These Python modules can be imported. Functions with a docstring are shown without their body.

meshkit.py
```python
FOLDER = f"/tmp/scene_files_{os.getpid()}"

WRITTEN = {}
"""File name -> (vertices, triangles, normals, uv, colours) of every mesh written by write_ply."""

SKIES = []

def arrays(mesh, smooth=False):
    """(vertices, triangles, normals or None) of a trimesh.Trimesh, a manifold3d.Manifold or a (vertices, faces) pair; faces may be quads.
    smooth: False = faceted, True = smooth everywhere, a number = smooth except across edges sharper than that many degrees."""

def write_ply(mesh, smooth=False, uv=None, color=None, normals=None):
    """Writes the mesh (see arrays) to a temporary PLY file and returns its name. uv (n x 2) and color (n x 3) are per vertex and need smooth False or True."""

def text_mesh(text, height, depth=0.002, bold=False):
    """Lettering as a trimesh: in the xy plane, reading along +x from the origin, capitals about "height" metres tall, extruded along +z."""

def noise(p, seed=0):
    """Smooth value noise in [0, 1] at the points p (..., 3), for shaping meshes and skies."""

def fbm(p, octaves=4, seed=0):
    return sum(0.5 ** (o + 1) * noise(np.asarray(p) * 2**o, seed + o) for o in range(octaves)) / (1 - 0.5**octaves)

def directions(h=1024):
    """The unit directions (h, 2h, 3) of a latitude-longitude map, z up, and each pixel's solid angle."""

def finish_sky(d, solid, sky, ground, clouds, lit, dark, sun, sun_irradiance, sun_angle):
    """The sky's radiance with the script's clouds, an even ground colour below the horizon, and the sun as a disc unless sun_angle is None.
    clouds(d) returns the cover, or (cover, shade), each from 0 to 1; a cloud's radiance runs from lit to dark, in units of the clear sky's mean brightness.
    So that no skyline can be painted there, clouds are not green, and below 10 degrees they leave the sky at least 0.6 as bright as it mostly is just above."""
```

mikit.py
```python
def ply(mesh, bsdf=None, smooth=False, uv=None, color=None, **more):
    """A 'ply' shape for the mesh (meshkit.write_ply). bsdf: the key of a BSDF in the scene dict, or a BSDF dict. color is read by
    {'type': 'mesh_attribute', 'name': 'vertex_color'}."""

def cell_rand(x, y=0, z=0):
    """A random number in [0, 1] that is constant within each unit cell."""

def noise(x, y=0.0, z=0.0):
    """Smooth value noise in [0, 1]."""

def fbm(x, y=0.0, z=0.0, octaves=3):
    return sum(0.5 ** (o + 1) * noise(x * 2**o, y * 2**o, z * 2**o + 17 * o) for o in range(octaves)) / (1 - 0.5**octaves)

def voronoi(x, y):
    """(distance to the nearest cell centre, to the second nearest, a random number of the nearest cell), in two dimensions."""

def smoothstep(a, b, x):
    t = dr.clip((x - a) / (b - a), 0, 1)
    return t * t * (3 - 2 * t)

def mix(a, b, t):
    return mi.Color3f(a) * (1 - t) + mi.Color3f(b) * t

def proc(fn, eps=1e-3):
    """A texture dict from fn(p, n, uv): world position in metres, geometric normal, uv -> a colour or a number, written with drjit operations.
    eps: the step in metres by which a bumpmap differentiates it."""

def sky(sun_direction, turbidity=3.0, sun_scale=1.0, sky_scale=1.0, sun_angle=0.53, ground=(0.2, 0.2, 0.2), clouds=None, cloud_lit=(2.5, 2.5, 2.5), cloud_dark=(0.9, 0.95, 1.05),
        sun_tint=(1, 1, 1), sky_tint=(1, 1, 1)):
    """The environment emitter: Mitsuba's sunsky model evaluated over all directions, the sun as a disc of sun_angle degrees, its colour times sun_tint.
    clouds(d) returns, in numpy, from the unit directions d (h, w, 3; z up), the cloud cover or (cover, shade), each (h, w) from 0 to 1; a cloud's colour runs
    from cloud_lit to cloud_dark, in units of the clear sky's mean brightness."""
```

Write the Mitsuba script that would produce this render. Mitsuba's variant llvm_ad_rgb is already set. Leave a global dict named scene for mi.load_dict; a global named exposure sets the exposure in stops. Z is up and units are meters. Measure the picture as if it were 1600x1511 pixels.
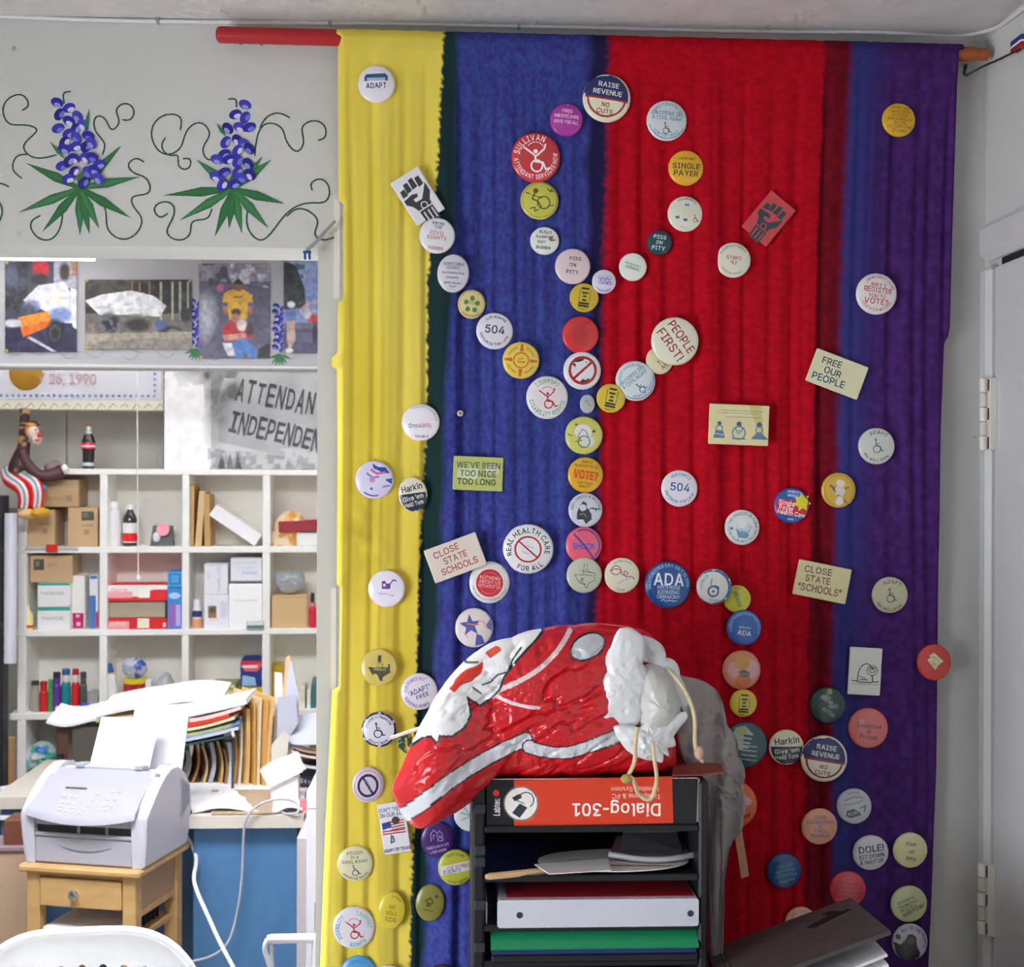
import math, random, numpy as np, trimesh, shapely, mitsuba as mi, mikit, meshkit
from shapely.geometry import Polygon, LineString, Point, box as sbox
from shapely import affinity
import drjit as dr
rng = np.random.default_rng(7)
T = mi.ScalarTransform4f
scene, labels = {}, {}

# ---------------------------------------------------------------- camera, light, exposure
F, YAW, ROLL, EYE = 2100.0, math.radians(2.5), math.radians(0.2), 1.70
FWD = np.array([math.sin(YAW), math.cos(YAW), 0.0])
R0, U0 = np.array([math.cos(YAW), -math.sin(YAW), 0.0]), np.array([0, 0, 1.0])
RC = R0 * math.cos(ROLL) + U0 * math.sin(ROLL)
UC = U0 * math.cos(ROLL) - R0 * math.sin(ROLL)
ORG = np.array([0, 0, EYE])
scene['camera'] = {'type': 'thinlens', 'fov': 2 * math.degrees(math.atan(800 / F)), 'fov_axis': 'x',
                   'aperture_radius': 0.0022, 'focus_distance': 2.08, 'near_clip': 0.05, 'far_clip': 50.0,
                   'to_world': T().look_at(origin=ORG.tolist(), target=(ORG + FWD).tolist(), up=UC.tolist())}
exposure = 1.5
CEIL = 2.415          # ceiling height
WALL = 2.10           # face of the wall with the curtain
L_FRONT, L_BACK, L_TUBE, L_WINDOW = 0.5, 14.0, 5.4, 3.9     # radiance of the fluorescent lamps of the two rooms and of the bright window


def P(px, py, Y):
    """The point of the room at depth Y that the photograph shows at a pixel."""
    px, py = np.broadcast_arrays(np.asarray(px, float), np.asarray(py, float))
    ray = FWD + (px[..., None] - 800.0) / F * RC - (py[..., None] - 755.5) / F * UC
    return ORG + ray * (np.broadcast_to(Y, px.shape)[..., None] / ray[..., 1:2])


def Pw(px, py, X):
    """The point of the wall x = X at a pixel."""
    ray = FWD + (px - 800.0) / F * RC - (py - 755.5) / F * UC
    return ORG + ray * (X / ray[0])


def lin(c):
    if isinstance(c, str):
        c = [int(c[i:i + 2], 16) / 255 for i in (1, 3, 5)]
    c = np.asarray(c, float)
    return np.where(c <= 0.04045, c / 12.92, ((c + 0.055) / 1.055) ** 2.4)


LL = lambda c: lin(c).tolist()

# ---------------------------------------------------------------- helpers: keys, materials
def numbered(name):
    if name not in TAKEN:
        TAKEN[name] = 0
        return name
    TAKEN[name] += 1
    return '%s_%03d' % (name, TAKEN[name])


TAKEN, MATS = {}, {}


def thing(name, label=None, cat=None, group=None, kind=None):
    key = numbered(name)
    d = {}
    if label: d['label'] = label
    if cat: d['category'] = cat
    if group: d['group'] = group
    if kind: d['kind'] = kind
    labels[key] = d
    return key


XF = [None]          # a rigid turn applied to what is added while it is set


def add(key, mesh, bsdf, smooth=False, color=None, label=None, kind=None):
    if XF[0] is not None:
        mesh = mesh.copy(); mesh.apply_transform(XF[0])
    scene[key] = mikit.ply(mesh, bsdf, smooth=smooth, color=color)
    if label or kind:
        labels.setdefault(key, {})
        if label: labels[key]['label'] = label
        if kind: labels[key]['kind'] = kind
    return key


def part(parent, name, mesh, bsdf, smooth=False, color=None, label=None, kind=None):
    return add(numbered(parent + '__' + name), mesh, bsdf, smooth, color, label, kind)


def solo(name, mesh, bsdf, label, cat, group=None, smooth=False, color=None):
    return add(thing(name, label, cat, group), mesh, bsdf, smooth, color)


def struct(name, mesh, bsdf, smooth=False, color=None):
    labels[name] = {'kind': 'structure'}
    TAKEN[name] = 0
    return add(name, mesh, bsdf, smooth, color)


def mat(c, rough=0.55, metal=0.0, coat=0.0, spec=0.5, sheen=0.0):
    k = (str(c), rough, metal, coat, spec, sheen)
    if k not in MATS:
        MATS[k] = 'surface_%03d' % len(MATS)
        b = {'type': 'principled', 'base_color': {'type': 'rgb', 'value': lin(c).tolist()}, 'roughness': rough, 'metallic': metal, 'specular': spec}
        if coat: b['clearcoat'] = coat; b['clearcoat_gloss'] = 0.95
        if sheen: b['sheen'] = sheen
        scene[MATS[k]] = {'type': 'twosided', 'bsdf': b}
    return MATS[k]


def vcmat(name, rough, coat=0.0, spec=0.5, sheen=0.0):
    b = {'type': 'principled', 'base_color': {'type': 'mesh_attribute', 'name': 'vertex_color'}, 'roughness': rough, 'specular': spec}
    if coat: b['clearcoat'] = coat; b['clearcoat_gloss'] = 0.96
    if sheen: b['sheen'] = sheen
    scene[name] = {'type': 'twosided', 'bsdf': b}
    return name


def procmat(name, fn, rough=0.6, bump=None, scale=0.001, spec=0.4, eps=1e-3):
    b = {'type': 'principled', 'base_color': mikit.proc(fn), 'roughness': rough, 'specular': spec}
    if bump is not None:
        b = {'type': 'bumpmap', 'arbitrary': mikit.proc(bump, eps), 'scale': scale, 'bsdf': b}
    scene[name] = {'type': 'twosided', 'bsdf': b}
    return name


VCP = vcmat('printed_paper', 0.6, spec=0.3)
VCB = vcmat('badge_film', 0.22, coat=0.6, spec=0.5)
VCBAG = vcmat('bag_film', 0.2, coat=0.5)
VCBACK = vcmat('printed_matter', 0.5)


# ---------------------------------------------------------------- helpers: meshes
def cat(*ms):
    ms = [m for m in ms if m is not None]
    v, f, o = [], [], 0
    for m in ms:
        v.append(np.asarray(m[0] if isinstance(m, tuple) else m.vertices)); f.append(np.asarray(m[1] if isinstance(m, tuple) else m.faces) + o)
        o += len(v[-1])
    return trimesh.Trimesh(np.vstack(v), np.vstack(f), process=False)


def cbox(x0, x1, y0, y1, z0, z1, b=0.002):
    """A box with chamfered edges."""
    b = min(b, (x1 - x0) / 2.2, (y1 - y0) / 2.2, (z1 - z0) / 2.2)
    pts = []
    for sx in (0, 1):
        for sy in (0, 1):
            for sz in (0, 1):
                c = np.array([(x0, x1)[sx], (y0, y1)[sy], (z0, z1)[sz]])
                d = np.array([1 - 2 * sx, 1 - 2 * sy, 1 - 2 * sz]) * b
                for k in range(3):
                    q = c + d; q[k] = c[k]; pts.append(q)
    return trimesh.convex.convex_hull(np.array(pts))


def box(x0, x1, y0, y1, z0, z1):
    m = trimesh.creation.box(extents=(x1 - x0, y1 - y0, z1 - z0))
    m.apply_translation(((x0 + x1) / 2, (y0 + y1) / 2, (z0 + z1) / 2))
    return m


def pxbox(a, b, c, d, Y, depth, bev=0.002):
    """A box whose front face, at depth Y, covers the pixels a..c, b..d."""
    q0, q1 = P(a, (b + d) / 2, Y), P(c, (b + d) / 2, Y)
    m = (a + c) / 2
    return cbox(q0[0], q1[0], Y, Y + depth, P(m, d, Y)[2], P(m, b, Y)[2], bev)


def rot(m, deg, at=(0, 0, 0), axis=(0, 0, 1)):
    m = m.copy()
    m.apply_transform(trimesh.transformations.rotation_matrix(math.radians(deg), axis, at))
    return m


def move(m, d):
    m = m.copy(); m.apply_translation(d)
    return m


def lathe(prof, n=28, at=(0, 0, 0)):
    m = trimesh.creation.revolve(np.array(prof, float), sections=n)
    m.apply_translation(at)
    return m


def spline(pts, n=40):
    from scipy.interpolate import CubicSpline
    pts = np.asarray(pts, float)
    t = np.r_[0, np.cumsum(np.linalg.norm(np.diff(pts, axis=0), axis=1))]
    return CubicSpline(t, pts, bc_type='natural')(np.linspace(0, t[-1], n))


def tube(pts, r, sides=8, caps=True):
    p = np.asarray(pts, float)
    r = np.broadcast_to(r, (len(p),))
    t = np.gradient(p, axis=0); t /= np.linalg.norm(t, axis=1, keepdims=True) + 1e-12
    a = np.cross(t[0], [0, 0, 1.0] if abs(t[0][2]) < 0.9 else [1.0, 0, 0]); a /= np.linalg.norm(a)
    A = []
    for k in range(len(p)):
        a = a - t[k] * (a @ t[k]); a /= np.linalg.norm(a); A.append(a)
    A = np.array(A); B = np.cross(t, A)
    ang = np.arange(sides) * 2 * np.pi / sides
    v = p[:, None] + r[:, None, None] * (np.cos(ang)[None, :, None] * A[:, None] + np.sin(ang)[None, :, None] * B[:, None])
    i, j = np.meshgrid(np.arange(len(p) - 1), np.arange(sides), indexing='ij')
    q = np.stack([i * sides + j, i * sides + (j + 1) % sides, (i + 1) * sides + (j + 1) % sides, (i + 1) * sides + j], -1).reshape(-1, 4)
    f = np.vstack([q[:, [0, 1, 2]], q[:, [0, 2, 3]]])
    v = v.reshape(-1, 3)
    if caps:
        n = len(v); v = np.vstack([v, p[:1], p[-1:]]); k = np.arange(sides); e = (len(p) - 1) * sides
        f = np.vstack([f, np.stack([k * 0 + n, (k + 1) % sides, k], 1), np.stack([k * 0 + n + 1, e + k, e + (k + 1) % sides], 1)])
    m = trimesh.Trimesh(v, f, process=False)
    return m


def sheet(G, thick=0.0006):
    """A closed thin sheet from a grid of points (r, c, 3)."""
    G = np.asarray(G, float); r, c = G.shape[:2]
    n = np.cross(np.gradient(G, axis=1), np.gradient(G, axis=0)); n /= np.linalg.norm(n, axis=-1, keepdims=True) + 1e-12
    v = np.vstack([(G + n * thick / 2).reshape(-1, 3), (G - n * thick / 2).reshape(-1, 3)])
    i, j = np.meshgrid(np.arange(r - 1), np.arange(c - 1), indexing='ij')
    q = np.stack([i * c + j, i * c + j + 1, (i + 1) * c + j + 1, (i + 1) * c + j], -1).reshape(-1, 4)
    N = r * c
    ring = [k for k in range(c)] + [k * c + c - 1 for k in range(1, r)] + [(r - 1) * c + k for k in range(c - 2, -1, -1)] + [k * c for k in range(r - 2, 0, -1)]
    ring = np.array(ring); nx = np.roll(ring, -1)
    s = np.stack([ring, ring + N, nx + N, nx], 1)
    Q = np.vstack([q[:, ::-1], q + N, s[:, ::-1]])
    m = trimesh.Trimesh(v, np.vstack([Q[:, [0, 1, 2]], Q[:, [0, 2, 3]]]), process=False)
    return m


def pillow(outline, centre, Y, front, back, nr=24, na=120, wrinkle=0.0, wscale=30.0, power=0.5, seed=0, smooth_outline=True):
    """A puffed closed shape whose rim, at depth Y, follows the outline (pixels, star-shaped about the centre). Returns (mesh, pixel positions of its vertices)."""
    o = np.asarray(outline, float) - centre
    ang = np.unwrap(np.arctan2(o[:, 1], o[:, 0])); rad = np.hypot(o[:, 0], o[:, 1])
    if ang[-1] < ang[0]: ang, rad = ang[::-1], rad[::-1]
    ang = np.r_[ang, ang[0] + 2 * np.pi]; rad = np.r_[rad, rad[0]]
    th = ang[0] + np.arange(na) / na * 2 * np.pi
    R = np.interp(th, ang, rad)
    if smooth_outline:
        R = (np.roll(R, 1) + 2 * R + np.roll(R, -1)) / 4
    t = np.sin(np.linspace(0, 1, nr + 1) * np.pi / 2)
    px = centre[0] + t[:, None] * (R * np.cos(th))[None]; py = centre[1] + t[:, None] * (R * np.sin(th))[None]
    prof = (1 - t ** 2) ** power
    base = P(px, py, Y)
    out, q = [], np.stack([px, py], -1)
    for side, amp in ((-1, front), (1, back)):
        g = base.copy()
        d = amp * prof[:, None] * np.ones_like(px)
        if wrinkle:
            nz = meshkit.fbm(np.stack([px / wscale, py / wscale, px * 0 + 7 * side], -1), 3, seed)
            d = d + wrinkle * (0.5 - np.abs(nz - 0.5) * 4) * np.minimum(1, 3 * (1 - t))[:, None]
        g[..., 1] += side * d
        out.append(g)
    na_, nr_ = na, nr + 1
    v = np.vstack([out[0].reshape(-1, 3), out[1].reshape(-1, 3)])
    i, j = np.meshgrid(np.arange(nr), np.arange(na), indexing='ij')
    a = np.stack([i * na + j, i * na + (j + 1) % na, (i + 1) * na + (j + 1) % na, (i + 1) * na + j], -1).reshape(-1, 4)
    N = nr_ * na
    f = np.vstack([a[:, [0, 1, 2]], a[:, [0, 2, 3]], a[:, [0, 2, 1]] + N, a[:, [0, 3, 2]] + N])
    # join the two rims
    rim = np.arange(na) + nr * na
    f = np.where(np.isin(f, rim + N), f - N, f)
    m = trimesh.Trimesh(v, f, process=False)
    return m, np.vstack([q.reshape(-1, 2), q.reshape(-1, 2)])


# ---------------------------------------------------------------- helpers: flat print
GLYPH = {}


def glyph(ch, bold=True):
    """(vertices, triangles, x0, x1) of one character, capitals 1 high."""
    if (ch, bold) not in GLYPH:
        m = meshkit.text_mesh(ch, 1.0, 1.0, bold)
        n = m.face_normals[:, 2] > 0.9
        f = m.faces[n]; u, inv = np.unique(f, return_inverse=True)
        v = m.vertices[u][:, :2]
        GLYPH[ch, bold] = (v, inv.reshape(-1, 3), v[:, 0].min(), v[:, 0].max())
    return GLYPH[ch, bold]


def advance(s, bold):
    w = 0
    for ch in s:
        w += 0.36 if ch == ' ' else glyph(ch, bold)[3] - glyph(ch, bold)[2] + 0.14
    return w - 0.14


class Print:
    """Flat coloured shapes in the plane, later laid onto a surface."""

    def __init__(self, size=None):
        self.v, self.f, self.c, self.n, self.layer, self.size = [], [], [], 0, 0, size

    def raw(self, v, f, col):
        self.layer += 1
        if self.size:
            f = np.asarray(f)
            if np.linalg.norm(v[f] - v[np.roll(f, 1, 1)], axis=-1).max() > self.size:
                v, f = trimesh.remesh.subdivide_to_size(np.c_[v, np.zeros(len(v))], f, self.size, max_iter=8); v = v[:, :2]
        self.v.append(np.c_[v, np.full(len(v), self.layer)]); self.f.append(np.asarray(f) + self.n); self.n += len(v)
        self.c.append(np.tile(lin(col), (len(v), 1)))

    def shape(self, g, col, size=None):
        if g.is_empty: return self
        V, Fc, o = [], [], 0
        for q in getattr(g, 'geoms', [g]):
            if q.geom_type != 'Polygon' or q.area < 1e-12: continue
            v, f = trimesh.creation.triangulate_polygon(q, engine='earcut')
            if size:
                v3, f = trimesh.remesh.subdivide_to_size(np.c_[v, np.zeros(len(v))], f, size, max_iter=8)
                v = v3[:, :2]
            V.append(v); Fc.append(np.asarray(f) + o); o += len(v)
        if V: self.raw(np.vstack(V), np.vstack(Fc), col)
        return self

    def text(self, s, x, y, h, col, rot=0, width=None, bold=True, align=0):
        w = advance(s, bold) * h
        k = min(1.0, width / w) if width else 1.0
        V, Fc, o, cx = [], [], 0, 0.0
        for ch in s:
            if ch == ' ': cx += 0.36; continue
            v, f, a, b = glyph(ch, bold)
            V.append((v - [a, 0]) + [cx, 0]); Fc.append(f + o); o += len(v); cx += b - a + 0.14
        v = np.vstack(V) * [h * k, h]
        v -= [w * k / 2 if align == 0 else 0, h / 2]
        c, s_ = math.cos(math.radians(rot)), math.sin(math.radians(rot))
        self.raw(v @ np.array([[c, s_], [-s_, c]]) + [x, y], np.vstack(Fc), col)
        return self

    def arc(self, s, r, mid, h, col, inward=False, span=None, bold=True):
        """Text on a circle about the origin, its middle at the angle mid; inward: read along the bottom."""
        w = advance(s, bold) * h / r
        k = min(1.0, math.radians(span) / w) if span else 1.0
        V, Fc, o, cx = [], [], 0, 0.0
        for ch in s:
            if ch == ' ': cx += 0.36; continue
            v, f, a, b = glyph(ch, bold)
            m = (a + b) / 2; c0 = (cx + (b - a) / 2) * h / r
            off = (c0 - w / 2) * k
            v = (v - [m, 0]) * [h * k, h]
            if not inward:
                an = math.radians(mid) - off
                e, n = np.array([math.sin(an), -math.cos(an)]), np.array([math.cos(an), math.sin(an)])
                q = n * r + v[:, :1] * e + v[:, 1:] * n
            else:
                an = math.radians(mid) + off
                e, n = np.array([-math.sin(an), math.cos(an)]), -np.array([math.cos(an), math.sin(an)])
                q = -n * (r + h) + v[:, :1] * e + v[:, 1:] * n
            V.append(q); Fc.append(f + o); o += len(v); cx += b - a + 0.14
        self.raw(np.vstack(V), np.vstack(Fc), col)
        return self

    def disc(self, x, y, r, col, ry=None, size=None):
        g = affinity.scale(Point(x, y).buffer(1.0, 16), r, ry or r, origin=(x, y))
        return self.shape(g, col, size or r * 0.5)

    def ring(self, x, y, r, w, col, a0=None, a1=None):
        if a0 is None:
            g = Point(x, y).buffer(r + w / 2, 16).difference(Point(x, y).buffer(r - w / 2, 16))
        else:
            t = np.radians(np.linspace(a0, a1, 24))
            g = LineString(np.c_[x + r * np.cos(t), y + r * np.sin(t)]).buffer(w / 2, cap_style='flat')
        return self.shape(g, col)

    def line(self, pts, w, col):
        return self.shape(LineString(pts).buffer(w / 2, 3), col)

    def poly(self, pts, col, size=None):
        return self.shape(Polygon(pts).buffer(0), col, size)

    def wheelchair(self, x, y, s, col, mirror=1):
        m = mirror
        self.disc(x - .28 * s * m, y + .78 * s, .15 * s, col)
        self.line([(x - .26 * s * m, y + .55 * s), (x - .16 * s * m, y - .02 * s), (x + .38 * s * m, y - .05 * s), (x + .62 * s * m, y - .6 * s), (x + .85 * s * m, y - .52 * s)], .13 * s, col)
        self.line([(x - .22 * s * m, y + .3 * s), (x + .25 * s * m, y + .28 * s)], .1 * s, col)
        return self.ring(x - .03 * s * m, y - .42 * s, .46 * s, .12 * s, col)

    def arms_up(self, x, y, s, col):
        self.disc(x, y + .32 * s, .14 * s, col)
        self.line([(x - .75 * s, y + .55 * s), (x - .12 * s, y + .12 * s), (x, y + .02 * s), (x + .16 * s, y + .12 * s), (x + .55 * s, y + .5 * s), (x + .62 * s, y + .78 * s)], .12 * s, col)
        self.ring(x, y + .3 * s, .62 * s, .05 * s, col, 35, 145)
        self.line([(x, y + .05 * s), (x + .02 * s, y - .35 * s), (x + .5 * s, y - .36 * s), (x + .72 * s, y - .8 * s), (x + .95 * s, y - .7 * s)], .12 * s, col)
        return self.ring(x + .12 * s, y - .6 * s, .36 * s, .11 * s, col)

    def star(self, x, y, r, col, rot=90, n=5, inner=0.42):
        a = np.radians(rot + np.arange(2 * n) * 180 / n); q = np.where(np.arange(2 * n) % 2 == 0, r, r * inner)
        return self.poly(np.c_[x + q * np.cos(a), y + q * np.sin(a)], col)

    def build(self, to3d):
        """to3d(v (n,2), layer (n,)) -> points."""
        v = np.vstack(self.v)
        return trimesh.Trimesh(to3d(v[:, :2], v[:, 2]), np.vstack(self.f), process=False), np.vstack(self.c)


def on_plane(o, ex, ey, nrm, lift=0.0004, step=0.00006):
    o, ex, ey, nrm = (np.asarray(q, float) for q in (o, ex, ey, nrm))
    return lambda v, l: o + v[:, :1] * ex + v[:, 1:] * ey + (lift + l * step)[:, None] * nrm


def facing(px0, py0, Y, lift=0.0006, step=0.00008):
    """Prints given in the photograph's pixels onto a surface at depth Y facing the camera's side."""
    def f(v, l):
        return P(px0 + v[:, 0], py0 - v[:, 1], Y) - np.c_[l * 0, lift + l * step, l * 0]
    return f


class Canvas:
    """A flat printed sheet (photograph, poster): a fine grid whose vertex colours are the print, in pixels of the reference frame."""

    def __init__(self, x0, y0, x1, y1, base, res=1.1, seed=0):
        self.nx, self.ny = max(2, int((x1 - x0) / res)), max(2, int((y1 - y0) / res))
        self.X, self.Y = np.meshgrid(np.linspace(x0, x1, self.nx), np.linspace(y0, y1, self.ny))
        self.c = np.tile(lin(base), (self.ny, self.nx, 1)); self.seed = seed

    def fill(self, mask, col, a=1.0):
        a = (np.asarray(mask, float) * a)[..., None]
        self.c = self.c * (1 - a) + lin(col) * a
        return self

    def ell(self, x, y, rx, ry, col, a=1.0, soft=0.25):
        d = np.hypot((self.X - x) / rx, (self.Y - y) / ry)
        return self.fill(np.clip((1 + soft - d) / (2 * soft), 0, 1), col, a)

    def rect(self, x0, y0, x1, y1, col, a=1.0):
        return self.fill((self.X >= x0) & (self.X <= x1) & (self.Y >= y0) & (self.Y <= y1), col, a)

    def poly(self, pts, col, a=1.0):
        return self.fill(shapely.contains_xy(Polygon(pts).buffer(0), self.X, self.Y), col, a)

    def blotch(self, col, scale, lo, hi, a=1.0, region=None):
        self.seed += 1
        n = meshkit.fbm(np.stack([self.X / scale, self.Y / scale, self.X * 0], -1), 3, self.seed)
        m = np.clip((n - lo) / (hi - lo), 0, 1)
        if region is not None:
            m = m * ((self.X >= region[0]) & (self.X <= region[2]) & (self.Y >= region[1]) & (self.Y <= region[3]))
        return self.fill(m, col, a)

    def mesh(self, Y, thick=0.0008):
        m = sheet(P(self.X, self.Y, Y), thick)
        c = self.c.reshape(-1, 3)
        return m, np.vstack([c, c])

# ================================================================ the setting
XR = float(P(1538, 755, WALL)[0])                       # right wall
XL = -2.6
PIER = float(P(495, 900, WALL)[0])
HEAD = float(P(250, 385, WALL)[2])
YB = 5.50

wallm = procmat('wall_paint', lambda p, n, uv: mikit.mix(LL('#cbccca'), LL('#c1c2c0'), mikit.fbm(p.x * 3, p.y * 3, p.z * 3)), 0.6,
                lambda p, n, uv: mikit.noise(p.x * 260, p.y * 260, p.z * 260), 0.0006)
ceilm = procmat('ceiling_stucco', lambda p, n, uv: mikit.mix(LL('#c8c4c3'), LL('#b5b1b0'), mikit.fbm(p.x * 30, p.y * 30, p.z * 3)), 0.9,
                lambda p, n, uv: mikit.fbm(p.x * 120, p.y * 120, p.z * 120), 0.006)
whitem = mat('#dcd9d2', 0.45)
floorm = procmat('floor_tiles', lambda p, n, uv: mikit.mix(LL('#8d8478'), LL('#a0978a'), mikit.fbm(p.x * 20, p.y * 20, 0)), 0.4)
backm = mat('#d6d4ce', 0.6)

shp = Polygon([(XL, HEAD), (XL, CEIL), (XR + 0.1, CEIL), (XR + 0.1, 0), (PIER, 0), (PIER, HEAD)])
m = trimesh.creation.extrude_polygon(shp, 0.12)
v = m.vertices.copy(); m.vertices = np.c_[v[:, 0], WALL + 0.12 - v[:, 2], v[:, 1]]; m.fix_normals()
struct('wall_front', m, 'wall_paint')
struct('wall_right', box(XR, XR + 0.1, -2.6, WALL, 0, CEIL), 'wall_paint')
struct('wall_back_left', box(XL - 0.1, XL, WALL, YB + 0.1, 0, CEIL), 'wall_paint')
# left wall of the front room with its window
XF_L, WY0, WY1, WZ0, WZ1 = -1.45, -0.35, 1.15, 0.62, 1.70
m = trimesh.util.concatenate([box(XF_L - .1, XF_L, -2.6, WY0, 0, CEIL), box(XF_L - .1, XF_L, WY1, WALL, 0, CEIL), box(XF_L - .1, XF_L, WY0, WY1, 0, WZ0), box(XF_L - .1, XF_L, WY0, WY1, WZ1, CEIL)])
struct('wall_left', m, 'wall_paint')
labels['window_1'] = {'kind': 'structure'}
bars = [(WY0, WY0 + .04, WZ0, WZ1), (WY1 - .04, WY1, WZ0, WZ1), (WY0, WY1, WZ0, WZ0 + .04), (WY0, WY1, WZ1 - .04, WZ1), (WY0, WY1, 1.145, 1.175), (.39, .42, WZ0, WZ1)]
part('window_1', 'window_frame', cat(*[cbox(XF_L - .07, XF_L - .03, a, b, c, d_, .004) for a, b, c, d_ in bars]), whitem)
k = 'window_1__bright_pane'
pm = trimesh.Trimesh([[XF_L - .06, WY0, WZ0], [XF_L - .06, WY1, WZ0], [XF_L - .06, WY1, WZ1], [XF_L - .06, WY0, WZ1]], [[0, 1, 2], [0, 2, 3]], process=False)
if pm.face_normals[0][0] < 0: pm.invert()
scene[k] = mikit.ply(pm, whitem); scene[k]['emitter'] = {'type': 'area', 'radiance': {'type': 'rgb', 'value': [L_WINDOW * .97, L_WINDOW, L_WINDOW * 1.06]}}
struct('wall_rear', box(XF_L - .1, XR + 0.1, -2.7, -2.6, 0, CEIL), 'wall_paint')
struct('ceiling', box(XL - 0.1, 1.5, -2.7, YB + 0.1, CEIL, CEIL + 0.1), 'ceiling_stucco')
struct('floor', box(XL - 0.1, 1.5, -2.7, YB + 0.1, -0.1, 0), 'floor_tiles')
struct('wall_back', box(XL, 1.4, YB, YB + 0.1, 0, CEIL), backm)
struct('wall_back_right', box(1.4, 1.5, WALL + 0.12, YB + 0.1, 0, CEIL), backm)
SOF = 4.25
zs = P(250, 576, SOF)[2]
struct('trim_1', cbox(XL, 1.4, SOF, SOF + 0.10, zs, CEIL, 0.004), mat('#b6b5bb', 0.6))          # boxed beam that carries the photographs
part('trim_1', 'ledge', cbox(XL, 1.4, SOF - 0.012, SOF + 0.002, zs, zs + 0.012, 0.003), mat('#d6d5d4', 0.5))
SHY = 4.85
zb = P(120, 641, SHY)[2]
TURN = trimesh.transformations.rotation_matrix(math.radians(4), (0, 0, 1), P(250, 755, SHY))      # the shelving stands a little askew to the wall
XF[0] = TURN
struct('trim_2', cbox(XL, 1.4, SHY + 0.03, SHY + 0.05, zb, CEIL, 0.003), mat('#e2dccb', 0.6))     # fascia board above the shelves
XF[0] = None
# wall panels behind the top of the shelving, vertical joints
PANY = SHY + 0.33
xs = [P(x, 690, PANY)[0] for x in (-330, -120, 104, 312, 520)]
for a, b in zip(xs[:-1], xs[1:]):
    part('wall_back', 'panel', cbox(a + 0.002, b - 0.002, PANY, PANY + 0.012, 1.60, CEIL - 0.01, 0.002), mat('#dedad2', 0.55))
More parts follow.
